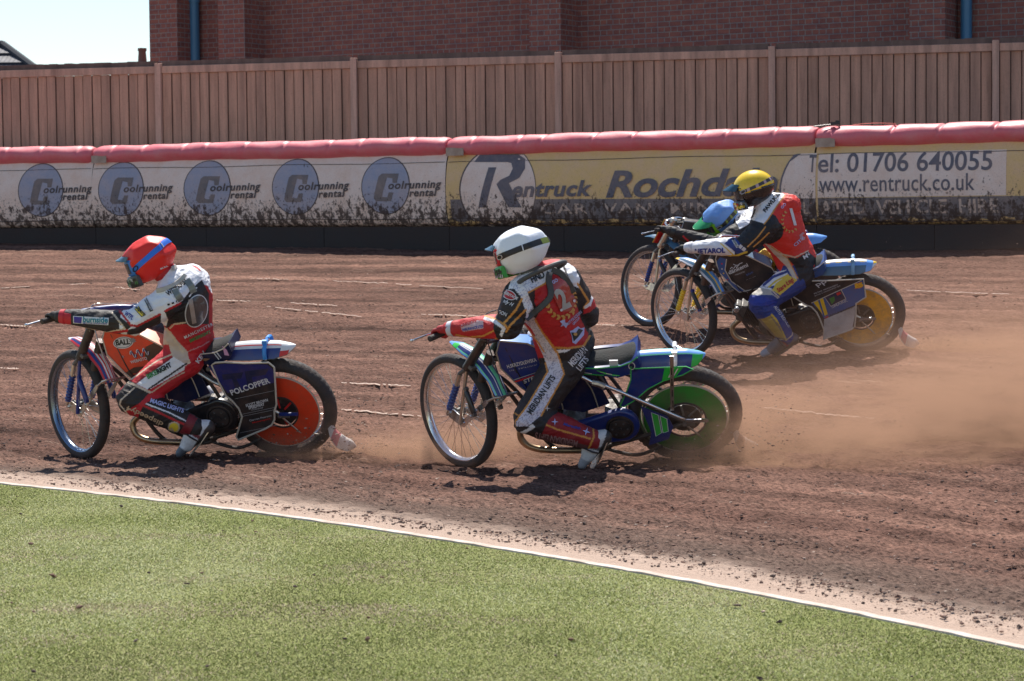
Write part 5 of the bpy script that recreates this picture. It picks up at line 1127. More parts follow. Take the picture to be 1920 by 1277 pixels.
    def decal(mb, V2, F2, m, off=.003, ml=7.):
        V2, F2 = subdiv2d(V2, F2, ml); out = []; ok = []
        for (u, v) in V2:
            p, nn = place(u, v)
            if p is None: out.append([0, 0, 0]); ok.append(False)
            else: out.append(p-pr.d*off+nn*off*.5); ok.append(True)
        out = np.array(out); F3 = [f for f in F2 if all(ok[i] for i in f) and max(np.linalg.norm(out[f[0]]-out[f[1]]), np.linalg.norm(out[f[1]]-out[f[2]])) < .06]
        if F3: mb.add(out, F3, m, True)
    # prints (lettering, badges)
    mb = MB()
    for op in opt['prints']:
        if op[0] == 'text':
            _, t, p0, p1, h_, m_ = op[:6]; kw = op[6] if len(op) > 6 else {}
            V2, F2 = fit_text(t, (p0[0], -p0[1]), (p1[0], -p1[1]), h_, **kw); decal(mb, np.stack([V2[:, 0], -V2[:, 1]], -1), F2, m_, op[7] if len(op) > 7 else .0035)
        else: decal(mb, np.array(op[1], float), [tuple(range(len(op[1])))], op[2], op[3] if len(op) > 3 else .003)
    if mb.n:   # printed lettering belongs to the suit's own mesh
        k0 = len(SUITM); tmp = mb.build('print', None, 80); bm = bmesh.new(); bm.from_mesh(me); nf = len(bm.faces); bm.from_mesh(tmp.data); bm.faces.ensure_lookup_table()
        for f in bm.faces[nf:]: f.material_index += 1
        bm.to_mesh(me); bm.free(); [me.materials.append(m_) for m_ in mb.mats]; d_ = tmp.data; bpy.data.objects.remove(tmp); bpy.data.meshes.remove(d_)
    # straps / brace pieces that lie on the suit: ribbons with thickness following the cloth
    for nm, pieces in opt.get('straps', []):
        mb = MB()
        for pts, wd, th_, m_, lift in pieces:
            sp = smooth_path([(p[0], 0, p[1]) for p in pts], 36); P3 = []; last = None
            for q in sp:
                p, nn = place(q[0], q[2])
                if p is None: p = last if last is not None else None
                if p is None: continue
                last = p; P3.append(p-pr.d*lift)
            if len(P3) < 4: continue
            P3 = np.array(P3)
            for _ in range(4): P3[1:-1] = (P3[:-2]+2*P3[1:-1]+P3[2:])/4
            T_ = np.gradient(P3, axis=0); V4 = []
            for i, p in enumerate(P3):
                t_ = unit(T_[i]); sd_ = unit(np.cross(t_, pr.d)); w2 = wd/2*(1 if np.isscalar(wd) else 1)
                for a_, b_ in ((-1, 0), (-.8, 1), (.8, 1), (1, 0)): V4.append(p+sd_*w2*a_-pr.d*th_*b_)
            F = [(i*4+k, (i+1)*4+k, (i+1)*4+k+1, i*4+k+1) for i in range(len(P3)-1) for k in range(3)]; F += [(i*4+3, (i+1)*4+3, (i+1)*4, i*4) for i in range(len(P3)-1)]; F += [(0, 1, 2, 3), tuple((len(P3)-1)*4+k for k in (3, 2, 1, 0))]
            mb.add(V4, F, m_, True)
        if mb.n: mb.build(nm, root, 50)
    # boots
    for n_ in 'lr':
        an, kn, toe = j[n_+'an'], j[n_+'kn'], j[n_+'toe']; sh_ = unit(an-kn); ft_ = unit(toe-an); heel = an+sh_*.055-ft_*.035; ball = toe-ft_*.05+sh_*.01; sole = unit(np.cross(np.cross(ft_, sh_), ft_)); side = np.cross(ft_, sole)
        Mb = [cap_mesh(an-sh_*.12, an+sh_*.01, .062, .056), cap_mesh(an, heel, .056, .048), cap_mesh(heel, ball, .048, .045, flat=(sole, .9)), cap_mesh(an+ft_*.02, ball, .056, .044), cap_mesh(ball, toe+ft_*.015, .045, .034, flat=(sole, .8))]
        mb_ = fuse(Mb, .007, 3, 0, 'boot'); Vb, Nb = mesh_arrays(mb_); c = np.ones((len(Vb), 4)); c[:, :3] = opt['boot']; low = ((Vb-an)@sole) > .048; c[low, :3] = opt.get('sole', (.03, .03, .03)); mid = np.abs(((Vb-an)@ft_)-.03) < .012; c[mid & ~low, :3] = opt.get('boot2', (.03, .03, .03))
        tcap = ((Vb-toe)@ft_) > -.02; c[tcap, :3] = opt.get('toecap', opt['boot'])
        ca = mb_.color_attributes.new('Col', 'FLOAT_COLOR', 'POINT'); ca.data.foreach_set('color', c.astype(np.float32).ravel()); mb_.materials.clear(); mb_.materials.append(BOOT); mb_.polygons.foreach_set('use_smooth', [True]*len(mb_.polygons)); bo = bpy.data.objects.new('boot', mb_); COL.objects.link(bo); bo.parent = root
        sm = MB(); 
        if n_ == 'l':   # steel shoe strapped under the trailing boot
            V5 = []; 
            for a_, w_ in ((-.06, .030), (0, .036), (.06, .040), (.12, .040), (.165, .028)):
                for q in (-1, 1):
                    for e_ in (.0, .006): V5.append(an+sh_*.0+ft_*a_+side*w_*q*1.2+sole*(.070+e_-.012*max(0, a_-.06)/.1))
            F = []
            for i in range(4): b0 = i*4; b1 = b0+4; F += [(b0, b1, b1+2, b0+2), (b0+1, b0+3, b1+3, b1+1), (b0, b0+1, b1+1, b1), (b0+2, b1+2, b1+3, b0+3)]
            F += [(0, 2, 3, 1), (16, 17, 19, 18)]; sm.add(V5, F, NIK, False)
            rg = [an+ft_*.055+side*.056*math.cos(t)+sole*.058*math.sin(t)*1.05 for t in np.linspace(0, 2*math.pi, 20, endpoint=False)]; sm.tube(rg, .006, BLK, 6, closed=True); sm.build('steel_shoe', bo)
        cf = MB(); cc_ = an-sh_*.055; a_ = unit(np.cross(sh_, [0, 0, 1.])); b_ = np.cross(sh_, a_); cf.tube([cc_-sh_*.022, cc_-sh_*.02, cc_+sh_*.02, cc_+sh_*.022], [.062, .070, .068, .060], opt['cuffm'], 24); cf.build('ankle_strap', root)
    # hands in gloves: palm, four bent fingers and a thumb closed on the grip
    for n_ in 'lr':
        g_, ax_, b, u_ = j[n_+'grip'], j[n_+'axis'], j[n_+'B'], j[n_+'U']; H = [cap_mesh(j[n_+'wr'], g_+b*.045+u_*.030-ax_*.018, .028, .024), cap_mesh(j[n_+'wr'], g_+b*.045+u_*.030+ax_*.018, .028, .024)]
        for i, ln in enumerate((.95, 1.05, 1.0, .82)):
            off = ax_*((1.5-i)*.0205); ang0 = math.radians(35+3*i); P = []
            kn_ = g_+off+b*.034+u_*.030; P.append(g_+off+b*.055+u_*.026); P.append(kn_)
            for q, a2 in enumerate((85, 140, 195, 235)): a3 = math.radians(a2*(.92+.08*ln)); P.append(g_+off+(b*math.cos(a3)+u_*math.sin(a3))*(.0285-.0015*q))
            for q in range(len(P)-1): r_ = .0112-.0009*q; H.append(cap_mesh(P[q], P[q+1], r_, r_-.0008, n=10, k=4))
        th0 = g_+b*.06-ax_*.030+u_*.012; P = [th0, g_-ax_*.046+b*.026-u_*.010, g_-ax_*.044-b*.004-u_*.026, g_-ax_*.034-b*.024-u_*.020]
        for q in range(3): H.append(cap_mesh(P[q], P[q+1], .0135-.001*q, .0125-.001*q, n=10, k=4))
        mg = fuse(H, .0045, 2, 0, 'glove'); mg.materials.clear(); mg.materials.append(opt['glove']); mg.polygons.foreach_set('use_smooth', [True]*len(mg.polygons)); go = bpy.data.objects.new('glove', mg); COL.objects.link(go); go.parent = root
        cf = MB(); d_ = unit(j[n_+'el']-j[n_+'wr']); w0 = j[n_+'wr']; cf.tube([w0-d_*.004, w0+d_*.0, w0+d_*.030, w0+d_*.036], [.034, .042, .047, .040], opt['cuffw'], 24); cf.build('glove_cuff', go)
    # ---------------- head
    h = opt['helm']; e1 = pr.e1; e2 = pr.e2; nC = -pr.d
    f = unit(e1*h['f'][0]+e2*h['f'][1]+nC*h['f'][2]); u = e1*h['u'][0]+e2*h['u'][1]+nC*h['u'][2]; u = unit(u-f*(u@f)); s_ = np.cross(u, f); Hc = j['head']; sc = h.get('s', 1.)
    def HP(a, b, c): return Hc+(f*a+s_*b+u*c)*sc
    FN = [(0.15, 0, 1)]
    for q_, (el_, n_) in enumerate(((58, 5), (20, 6), (-22, 7))):
        for k in range(n_): az_ = 2*math.pi*(k+.5*q_+h.get('ph', .2))/n_; e_ = math.radians(el_+6*math.sin(k*2.1+q_)); FN.append((math.cos(e_)*math.cos(az_), math.cos(e_)*math.sin(az_), math.sin(e_)))
    FN = np.array([unit(v) for v in FN])
    def shell(rf, rs, ru, grow=0., n1=72, n2=44, fac=0.0):
        V = []; 
        for i in range(n2+1):
            el_ = -math.pi/2+math.pi*i/n2
            for k in range(n1):
                az = 2*math.pi*k/n1; x_ = math.cos(el_)*math.cos(az); y_ = math.cos(el_)*math.sin(az); z_ = math.sin(el_)
                a = x_*(rf*(1.03 if x_ < 0 else 1.0)); b = y_*rs; c = z_*ru
                if z_ < 0: a *= 1-.06*(-z_); b *= (1-.10*(-z_)); c *= .92; a += .035*(-z_) if x_ > 0 else .018*(-z_)
                if False and fac and z_ > -.2:                    # stretched cloth cover: ridges of pulled fabric
                    w_ = math.cos(3*az+.4)*.5+.5; rg_ = fac*(w_**3)*(max(0, z_)**.7)*(1-z_*.3); a *= 1+rg_*.55; b *= 1+rg_*.9; c += fac*.10*math.exp(-((x_+.15)**2+y_**2)/.12)
                    q_ = fac*.08*mnoise.noise(Vector((x_*3+1.7, y_*3, z_*3))); a *= 1+q_*2; b *= 1+q_*2; c *= 1+q_*2
                if fac:
                    dd = np.array([x_, y_, z_]); kf = 1/(np.sum(np.maximum(FN@dd, 0)**40))**(1/40.); mixf = np.clip((z_+.55)/.5, 0, 1); kf = 1+(kf*.955-1)*mixf*1.0; a *= kf; b *= kf; c *= kf
                V.append((a*(1+grow), b*(1+grow), c*(1+grow)))
        return np.array(V), n1, n2
    rf, rs, ru = h.get('r', (.160, .125, .142)); Vs, n1, n2 = shell(rf, rs, ru, 0, fac=h.get('cloth', 0)*1.0)
    cols = {'a': [], 'b': [], 'c': []}
    for i in range(n2):
        for k in range(n1):
            c_ = (Vs[i*n1+k]+Vs[(i+1)*n1+(k+1) % n1])/2; a, b_, z_ = c_[0]/rf, c_[1]/rs, c_[2]/ru
            if a > .60 and -.50 < z_ < .30: continue          # eye port
            if z_ < -.88: continue
            cut = h.get('cut', -.55+.0*a)
            key_ = 'a' if z_ > (h['edge'][0]+h['edge'][1]*a) else 'b'
            cols[key_].append((i*n1+k, i*n1+(k+1) % n1, (i+1)*n1+(k+1) % n1, (i+1)*n1+k))
    mb = MB(); Vh = np.array([HP(*v) for v in Vs]); mb.add(Vh, cols['a'], h['m']); mb.add(Vh, cols['b'], h['m2']); hel = mb.build('helmet', root, 75)
    sol = hel.modifiers.new('t', 'SOLIDIFY'); sol.thickness = .008; sol.offset = -1
    # head inside, chin bar, goggles
    mb = MB(); skin = mat('balaclava_dark', (.02, .018, .018), .9); mb.ell((0, 0, 0), (rf*.86, rs*.84, ru*.86), skin); mb.v[-1] = np.array([HP(*v) for v in mb.v[-1]]); mb.build('head', root)
    mb = MB(); cb = []; nb = 26
    for i in range(nb):
        az = math.radians(-62+124*i/(nb-1)); k_ = math.cos(az)
        for (dr, dz) in ((.95, -.40), (1.02, -.50), (1.03, -.72), (.95, -.90), (.80, -.92), (.85, -.45)): cb.append(HP(rf*dr*math.cos(az)*(1+.10*k_), rs*dr*math.sin(az)*(1.02 if True else 1), ru*dz-.004*k_))
    F = [(i*6+k, (i+1)*6+k, (i+1)*6+(k+1) % 6, i*6+(k+1) % 6) for i in range(nb-1) for k in range(6)]; mb.add(cb, F+[(5, 4, 3, 2, 1, 0), tuple((nb-1)*6+k for k in range(6))], h['chin'])
    for k in range(26): # decals on the chin bar
        az = math.radians(rng.uniform(8, 58)); z_ = rng.uniform(-.85, -.52); dz_ = .012; P = [HP(rf*1.035*math.cos(az+da)*(1+.10*math.cos(az+da)), rs*1.05*math.sin(az+da), ru*z_+dd) for da, dd in ((-.06, -.006), (.07, -.010), (.09, .008), (-.02, .010))]; mb.add(P, [(0, 1, 2, 3)], h['chin2'][k % len(h['chin2'])], False)
    mb.build('chin_bar', hel, 50)
    mb = MB(); gg = []
    for i in range(20):
        az = math.radians(-58+116*i/19)
        for (dr, dz) in ((.93, .30), (.99, .24), (1.0, -.36), (.93, -.44)): gg.append(HP(rf*dr*math.cos(az)*.97, rs*dr*math.sin(az), ru*dz))
    F = [(i*4+k, (i+1)*4+k, (i+1)*4+k+1, i*4+k+1) for i in range(19) for k in range(3)]; mb.add(gg, F, h['gog']); 
    ls = [];
    for i in range(16):
        az = math.radians(-44+88*i/15)
        for dz in (.17, -.30): ls.append(HP(rf*1.005*math.cos(az)*.975, rs*1.005*math.sin(az), ru*dz))
    mb.add(ls, [(2*i, 2*i+2, 2*i+3, 2*i+1) for i in range(15)], mat('goggle_lens', (.03, .05, .06), .08, coat=.6)); mb.build('goggles', root, 60)
    # strap round the shell
    mb = MB(); tz, ts, hwid = h['strap']; n_s = 90; SV = []; hb = BVHTree.FromPolygons([tuple(v) for v in Vh], cols['a']+cols['b'])
    a0 = math.radians(50)
    for i in range(n_s+1):
        az = a0+(2*math.pi-2*a0)*i/n_s; cz = tz+ts*(-math.cos(az)+.6)/1.6
        for dz in (-hwid, -hwid*.5, 0, hwid*.5, hwid):
            dir_ = f*math.cos(az)*rf+s_*math.sin(az)*rs; o_ = HP(0, 0, cz+dz); hh = hb.ray_cast(Vector(o_+unit(dir_)*.4), Vector(-unit(dir_))); P_ = np.array(hh[0]) if hh[0] is not None and hh[3] < .39 else o_+unit(dir_)*.13; SV.append(P_+unit(dir_)*.0035)
    fm_, fs_ = [], []
    for i in range(n_s):
        tgt = fs_ if (h.get('strap2') and h['strap2'](i/n_s)) else fm_
        for k in range(4): tgt.append((i*5+k, (i+1)*5+k, (i+1)*5+k+1, i*5+k+1))
    mb.add(SV, fm_, h['strapm']); 
    if fs_: mb.add(SV, fs_, h['strapm2'])
    SVa = np.array(SV).reshape(n_s+1, 5, 3)
    for i in h.get('buckles', (22,)): P_ = SVa[i]+unit(SVa[i].mean(0)-Hc)*.003; mb.tube([P_[0], P_[2], P_[4]], .0035, WPT, 6)
    i0 = h.get('ring', 6); c_ = SVa[i0, 2]; tt = unit(SVa[i0+3, 2]-SVa[i0-3, 2]); vv = unit(SVa[i0, 4]-SVa[i0, 0]); nn_ = unit(np.cross(tt, vv)); nn_ = nn_ if nn_@(c_-Hc) > 0 else -nn_
    mb.tube([c_+tt*.024*math.cos(t)+vv*.013*math.sin(t)+nn_*.004 for t in np.linspace(0, 2*math.pi, 20, endpoint=False)], .0032, h.get('ringm', SILV), 6, closed=True)
    mb.build('goggle_strap', root, 60)
    # peak
    mb = MB(); pk = []; L_ = h.get('peak', .075); n_p = 17
    for i in range(n_p):
        q = -1+2*i/(n_p-1); az = q*math.radians(52)
        for t in (0, .5, 1.0): 
            rr_ = 1.01+t*L_/rf*(1-.25*q*q); cz = ru*(.50-.08*abs(q)**2)+t*h.get('pkz', -.012)-.010*q*q*t
            pk.append(HP(rf*rr_*math.cos(az)*.93, rs*1.0*math.sin(az)*(1-.05*t), cz))
    pk = np.array(pk); top_ = pk+u*.003; F = [(i*3+k, (i+1)*3+k, (i+1)*3+k+1, i*3+k+1) for i in range(n_p-1) for k in range(2)]; mb.add(top_, F, h['peakm']); mb.add(pk-u*.003, [x[::-1] for x in F], h['peakm']); ed = [(i*3+2) for i in range(n_p)]; mb.tube([pk[q_] for q_ in ed], .0045, h['peakm'], 6); mb.build('peak', hel, 60)
    for o_ in opt.get('hprints', []):
        hm = MB(); cs = []; 
        t, p0, p1, hh_, m_, kw = o_; V2, F2 = fit_text(t, (p0[0], -p0[1]), (p1[0], -p1[1]), hh_, **kw); V2 = np.stack([V2[:, 0], -V2[:, 1]], -1); out = []; ok = []
        for a_, b_ in V2: oo, dd = pr.ray(a_, b_); x_ = hb.ray_cast(Vector(oo), Vector(dd)); ok.append(x_[0] is not None); out.append(np.array(x_[0])-pr.d*.004 if x_[0] is not None else np.zeros(3))
        hm.add(out, [q for q in F2 if all(ok[i] for i in q)], m_, False); hm.build('helmet_print', hel)
    if opt.get('extra'): opt['extra'](root, j, pr, place, HP, MB)
    return root, bvh, pr

def Zf(x0, y0, s): return lambda pts: [(x0+a/s, y0+b/s) for a, b in pts]
Z4 = Zf(780, 400, 4.911); Z5 = Zf(760, 630, 4.911); Z1 = Zf(60, 420, 5.322); Z2 = Zf(60, 620, 4.911); Z7 = Zf(1140, 290, 4.571); Z8 = Zf(1380, 440, 5.322)
# ---- colours of cloth
RED_ = srgb(184, 26, 34); DRED = srgb(142, 24, 32); BK = (.012, .011, .013); WH = (.78, .78, .82); OR_ = (.62, .27, .05); LIL = (.66, .64, .74); CRM_ = (.62, .50, .38); TAN = (.40, .27, .19); BLU_ = srgb(34, 62, 135); YL = (.72, .52, .06); RO = srgb(215, 46, 36)
mW = mat('print_white', (.65, .65, .68), .5, dirt=.2); mK = mat('print_black', (.012, .012, .014), .5); mY = mat('print_yellow', (.75, .58, .05), .5); mG = mat('print_green', (.05, .22, .06), .5); mO = mat('print_gold', (.55, .30, .08), .5); mB = mat('print_blue', srgb(30, 50, 140), .5); mR = mat('print_red', srgb(175, 30, 35), .5); mLB = mat('print_pale_blue', (.42, .46, .75), .5); mTl = mat('print_teal', srgb(20, 120, 140), .5)
mBoard = mat('number_board_red', srgb(170, 60, 55), .25, dirt=.35, coat=.5); mGL = mat('glitter_silver', (.5, .49, .46), .35, .3, bump=.8, bscale=300); mDG = mat('board_dark', (.06, .055, .055), .3, coat=.4, dirt=.3)

def wreath(cx, cy, rx, ry, m_, a0, a1, n_=9, ln=9, wd=3.2, tilt=.5):
    out = []
    for a in np.linspace(a0, a1, n_):
        p = np.array([cx+rx*math.cos(a), cy+ry*math.sin(a)]); t = unit([-rx*math.sin(a), ry*math.cos(a)]); nn_ = unit([math.cos(a), math.sin(a)])
        for q in (1, -1):
            d_ = unit(t+nn_*tilt*q); w_ = np.array([-d_[1], d_[0]])*wd; out.append(('poly', [tuple(p), tuple(p+d_*ln*.5+w_), tuple(p+d_*ln), tuple(p+d_*ln*.5-w_)], m_, .0045))
    return out
def star(cx, cy, r, m_, k=5, inn=.42, rot=0, off=.0045): return ('poly', [(cx+r*(1 if i % 2 == 0 else inn)*math.sin(rot+i*math.pi/k), cy-r*(1 if i % 2 == 0 else inn)*math.cos(rot+i*math.pi/k)) for i in range(2*k)], m_, off)

# ---------------------------------------------------------------- white-helmeted rider
JW = dict(pel=(-.019, .0, .79), chest=at('white', 1034, 580, .03), neck=at('white', 1008, 519, .05), head=at('white', 976, 470, .05), lsh=at('white', 973, 553, .22), rsh=at('white', 1061, 527, .0), lel=at('white', 953, 612, .34), rel=at('white', 1100, 590, -.10),
    lhip=(-.01, .10, .80), rhip=(-.06, -.10, .83), lkn=at('white', 991, 785, .38), rkn=(.20, -.20, .78), lan=at('white', 1112, 825, .36), ran=(-.10, -.20, .38), ltoe=at('white', 1094, 866, .42), rtoe=(.05, -.21, .33))
BASEW = dict(H=BK, T=RED_, N=BK, UL=BK, FL=RED_, UR=BK, FR=RED_, TL=BK, SL=DRED, TR=BK, SR=RED_)
stripe = Z4([(1020, 920), (1090, 960), (1150, 1090), (1290, 1277), (1200, 1277), (1130, 1180), (1060, 1060), (1000, 1000)])
stripe2 = Z5([(1180, 0), (1290, 0), (1400, 150), (1460, 350), (1420, 420), (1250, 730), (1130, 830), (1020, 835), (1010, 790), (1130, 620), (1320, 320), (1270, 180), (1230, 100)])
artW = [('poly', 'T UL N', Z4([(850, 700), (870, 620), (960, 540), (1190, 480), (1380, 440), (1420, 560), (1230, 560), (1180, 650), (1030, 735), (1090, 890), (1020, 930), (960, 760), (900, 690)]), WH),
 ('poly', 'T UR', Z4([(1350, 440), (1450, 480), (1510, 600), (1500, 690), (1430, 660), (1390, 540)]), WH), ('poly', 'T', Z4([(1350, 560), (1420, 535), (1480, 680), (1435, 670)]), RED_),
 ('poly', 'T TL TR', Z5([(1385, 105), (1500, 112), (1640, 95), (1760, -60), (1820, 100), (1780, 300), (1450, 500), (1455, 330), (1400, 150)]), BK), ('poly', 'T TL', Z5([(1390, 130), (1530, 122), (1480, 150), (1400, 160)]), WH),
 ('poly', 'T UL', stripe, LIL), ('poly', 'T TL SL', stripe2, LIL), ('scrib', 'T TL', stripe2, (.30, .29, .40)), ('scrib', 'T', stripe, (.30, .29, .40)), ('scrib', 'T UL', Z4([(860, 680), (930, 590), (1180, 620), (1030, 735), (1090, 890), (1020, 930), (960, 760)]), (.34, .36, .52)),
 ('line', 'T UL', Z4([(1220, 630), (1035, 730)]), OR_, 1.6), ('line', 'T TL', Z4([(1090, 970), (1160, 1090), (1290, 1277)])+Z5([(1290, 0), (1400, 150), (1462, 350), (1425, 425), (1250, 735)]), OR_, 1.6), ('line', 'TL T SL', Z5([(1290, 250), (1310, 330), (1130, 630), (1010, 790), (1012, 835)]), OR_, 1.5), ('line', 'T', Z5([(1385, 108), (1500, 114), (1640, 92), (1700, 0)]), OR_, 2.0),
 ('line', 'T TL', Z4([(970, 990), (1130, 1200), (1180, 1277)]), OR_, 1.4),
 ('line', 'UL FL', Z4([(975, 790), (920, 890), (850, 970), (810, 1010)]), OR_, 2.0), ('line', 'UL FL', Z4([(1010, 890), (940, 960), (870, 1030), (830, 1090)]), OR_, 2.0), ('line', 'FL UL', Z4([(640, 945), (720, 970), (820, 1030), (840, 1060)]), OR_, 2.0),
 ('poly', 'FL UL', Z4([(630, 950), (740, 985), (830, 1060), (790, 1140), (770, 1120), (790, 1060), (700, 1000), (620, 975)]), WH), ('line', 'FL', Z4([(370, 1120), (480, 1145), (620, 1130), (760, 1060)]), OR_, 1.7), ('line', 'FL', Z4([(560, 1195), (700, 1175), (790, 1130)]), OR_, 1.5),
 ('poly', 'FL', Z4([(400, 1030), (560, 985), (620, 990), (620, 1060), (430, 1090)]), (.62, .42, .45)),
 ('line', 'UR FR', Z4([(1490, 650), (1590, 810), (1545, 870)]), OR_, 2.0), ('poly', 'UR FR', Z4([(1545, 860), (1600, 820), (1620, 740), (1640, 760), (1610, 850), (1560, 900)]), WH), ('poly', 'UR FR', Z4([(1540, 890), (1610, 850), (1645, 760), (1660, 860), (1600, 910), (1540, 930)]), RED_),
 ('line', 'SL', Z5([(1180, 770), (1250, 800), (1400, 860), (1700, 945)]), OR_, 1.8), ('poly', 'SL TL', Z5([(1050, 890), (1170, 810), (1200, 840), (1080, 915)]), WH), ('line', 'SL', Z5([(1730, 830), (1735, 930), (1700, 1010), (1660, 1080)]), OR_, 1.8), ('line', 'TL SL', Z5([(970, 690), (1040, 730)]), OR_, 1.2),
 ('poly', 'SL', Z5([(1100, 900), (1250, 900), (1690, 1010), (1650, 1090), (1400, 1050), (1100, 950)]), (.12, .045, .045)), ('poly', 'SL TL', Z5([(960, 700), (1010, 800), (1020, 850), (1150, 840), (1050, 890), (1100, 960), (1000, 900), (950, 800)]), (.03, .025, .028))]
prW = [('text', 'HND', *Z4([(1070, 640), (1190, 585)]), 12.5, mK, dict(bold=.04)),
 ('poly', Z4([(1205, 650), (1262, 610), (1320, 595), (1400, 640), (1440, 740), (1478, 805), (1420, 900), (1330, 905), (1270, 780)]), mBoard, .008), ('text', '2', *Z4([(1335, 885), (1425, 845)]), 36, mGL, dict(bold=.05, shear=-.1), .011), ('poly', ell2(*Z4([(1333, 888)])[0], 2.6, 2.6, 10), mW, .013), ('poly', ell2(*Z4([(1450, 805)])[0], 2.6, 2.6, 10), mW, .013), ('text', 'GO', *Z4([(1262, 655), (1308, 625)]), 6, mLB, dict(bold=.03), .012),
 star(*Z4([(1360, 1015)])[0], 9, mLB, 5, .35, .2), ('text', 'CITYSLICKERS', *Z4([(1400, 1030), (1530, 910)]), 5, mLB), ('text', 'GROUP', *Z4([(1450, 1030), (1510, 965)]), 4, mLB),
 ('poly', Z4([(1415, 1085), (1440, 1075), (1475, 1090), (1490, 1040), (1515, 1060), (1550, 1050), (1545, 1120), (1470, 1205), (1440, 1190), (1432, 1130)]), mLB), ('poly', Z4([(1425, 1095), (1470, 1100), (1495, 1060), (1535, 1075), (1490, 1140), (1450, 1180), (1440, 1130)]), mK, .005), ('poly', ell2(*Z4([(1464, 1112)])[0], 3.5, 3, 10), mO, .007),
 ('text', 'MERIDIAN', *Z5([(1540, 285), (1680, 130)]), 13, mW, dict(bold=.02, shear=.1)), ('text', 'LIFTS', *Z5([(1610, 325), (1690, 215)]), 11, mW, dict(bold=.02, shear=.1)), ('text', 'MERIDIAN LIFTS', *Z5([(1160, 725), (1385, 385)]), 11, mK, dict(bold=.03)),
 ('poly', ell2(*Z4([(858, 752)])[0], 14.5, 8.8, 26, rot=.42), mW, .0035), ('poly', ell2(*Z4([(858, 752)])[0], 13, 7.2, 26, rot=.42), mR, .0045), ('text', 'HERITAGE', *Z4([(800, 735), (930, 800)]), 5.5, mW, dict(bold=.03), .006),
 ('text', 'Andy H', *Z4([(765, 800), (890, 860)]), 7, mW, dict(shear=.3)), ('text', 'DRAGON', *Z4([(690, 890), (830, 950)]), 6.5, mW, dict(bold=.02)), ('poly', Z4([(775, 865), (790, 855), (805, 868)]), mLB),
 ('text', 'JOHNSON', *Z4([(400, 1055), (560, 1000)]), 6, mR, dict(bold=.03, shear=.2)), ('text', 'INSURANCE LTD', *Z4([(430, 1085), (620, 1050)]), 4.6, mB, dict(bold=.03)),
 ('text', 'MERIDIAN LIFTS', *Z5([(1590, 965), (1200, 885)]), 12, mat('faded_print', (.33, .18, .18), .6)), star(*Z5([(1375, 790)])[0], 7, mLB, 4, .25), star(*Z5([(1665, 880)])[0], 8, mLB, 4, .25, .3), ('text', 'Meredith', *Z5([(1450, 820), (1610, 865)]), 5, mB, dict(shear=.2, bold=.03)), star(*Z5([(1305, 665)])[0], 6, mW, 4, .25)]
prW += wreath(*Z4([(1340, 800)])[0], 27, 32, mO, .2*math.pi, .95*math.pi, 8, 10, 2.6, .55) + wreath(*Z4([(1350, 800)])[0], 23, 30, mO, -.18*math.pi, .16*math.pi, 5, 8, 2.4, .55)
def exW(root, j, pr, place, HP, MB):
    mb = MB(); R_ = [HP(-.10+.14*math.cos(t)*1.0, .145*math.sin(t), -.150-.030*math.cos(t)) for t in np.linspace(0, 2*math.pi, 40, endpoint=False)]; mb.tube(R_, .014, STRP, 8, closed=True); mb.build('neck_brace', root)
strW = [('brace_strap', [(Z4([(1235, 540), (1222, 620), (1240, 700), (1232, 780), (1130, 880), (1010, 975)]), .036, .008, STRP, .012), (Z4([(1250, 520), (1340, 560), (1400, 640), (1430, 700), (1450, 735)]), .040, .008, STRP, .012), (Z4([(895, 590), (980, 540), (1100, 508), (1210, 500), (1330, 450)]), .026, .016, STRP, .010)])]
W_R = rider('white', 'rider in white helmet cover, red and black suit with number 2 on the back', JW, artW, dict(grip=(.434, 1.03), origin=(1030, 640, .1), base=BASEW, prints=prW, straps=strW, boot=(.62, .61, .60), boot2=(.10, .09, .09), toecap=(.30, .30, .32), glove=GLR, cuffm=mat('ankle_red', srgb(120, 25, 35), .5), cuffw=mat('cuff_white', (.6, .6, .66), .5, dirt=.2), extra=exW,
    helm=dict(f=(-.88, .20, -.50), u=(-.05, -1, .14), r=(.165, .132, .138), m=mat('white_cover', (.80, .82, .88), .55, bump=.3, bscale=25), m2=mat('white_cover', (.66, .68, .76)), edge=(-.9, 0), cloth=.16, chin=mat('chin_green', srgb(58, 150, 52), .4), chin2=[mK, mK, mW, mK], gog=mat('goggle_frame_red', srgb(190, 40, 50), .35), strap=(-.012, .035, .017), strapm=mat('strap_black', (.02, .02, .022), .6, dirt=.2), strap2=lambda t: .455 < t < .53, strapm2=mat('strap_lime', srgb(150, 160, 70), .5), buckles=(24,), ring=5, ringm=CREAM, peakm=mat('peak_steel', srgb(75, 105, 125), .35), peak=.06)))

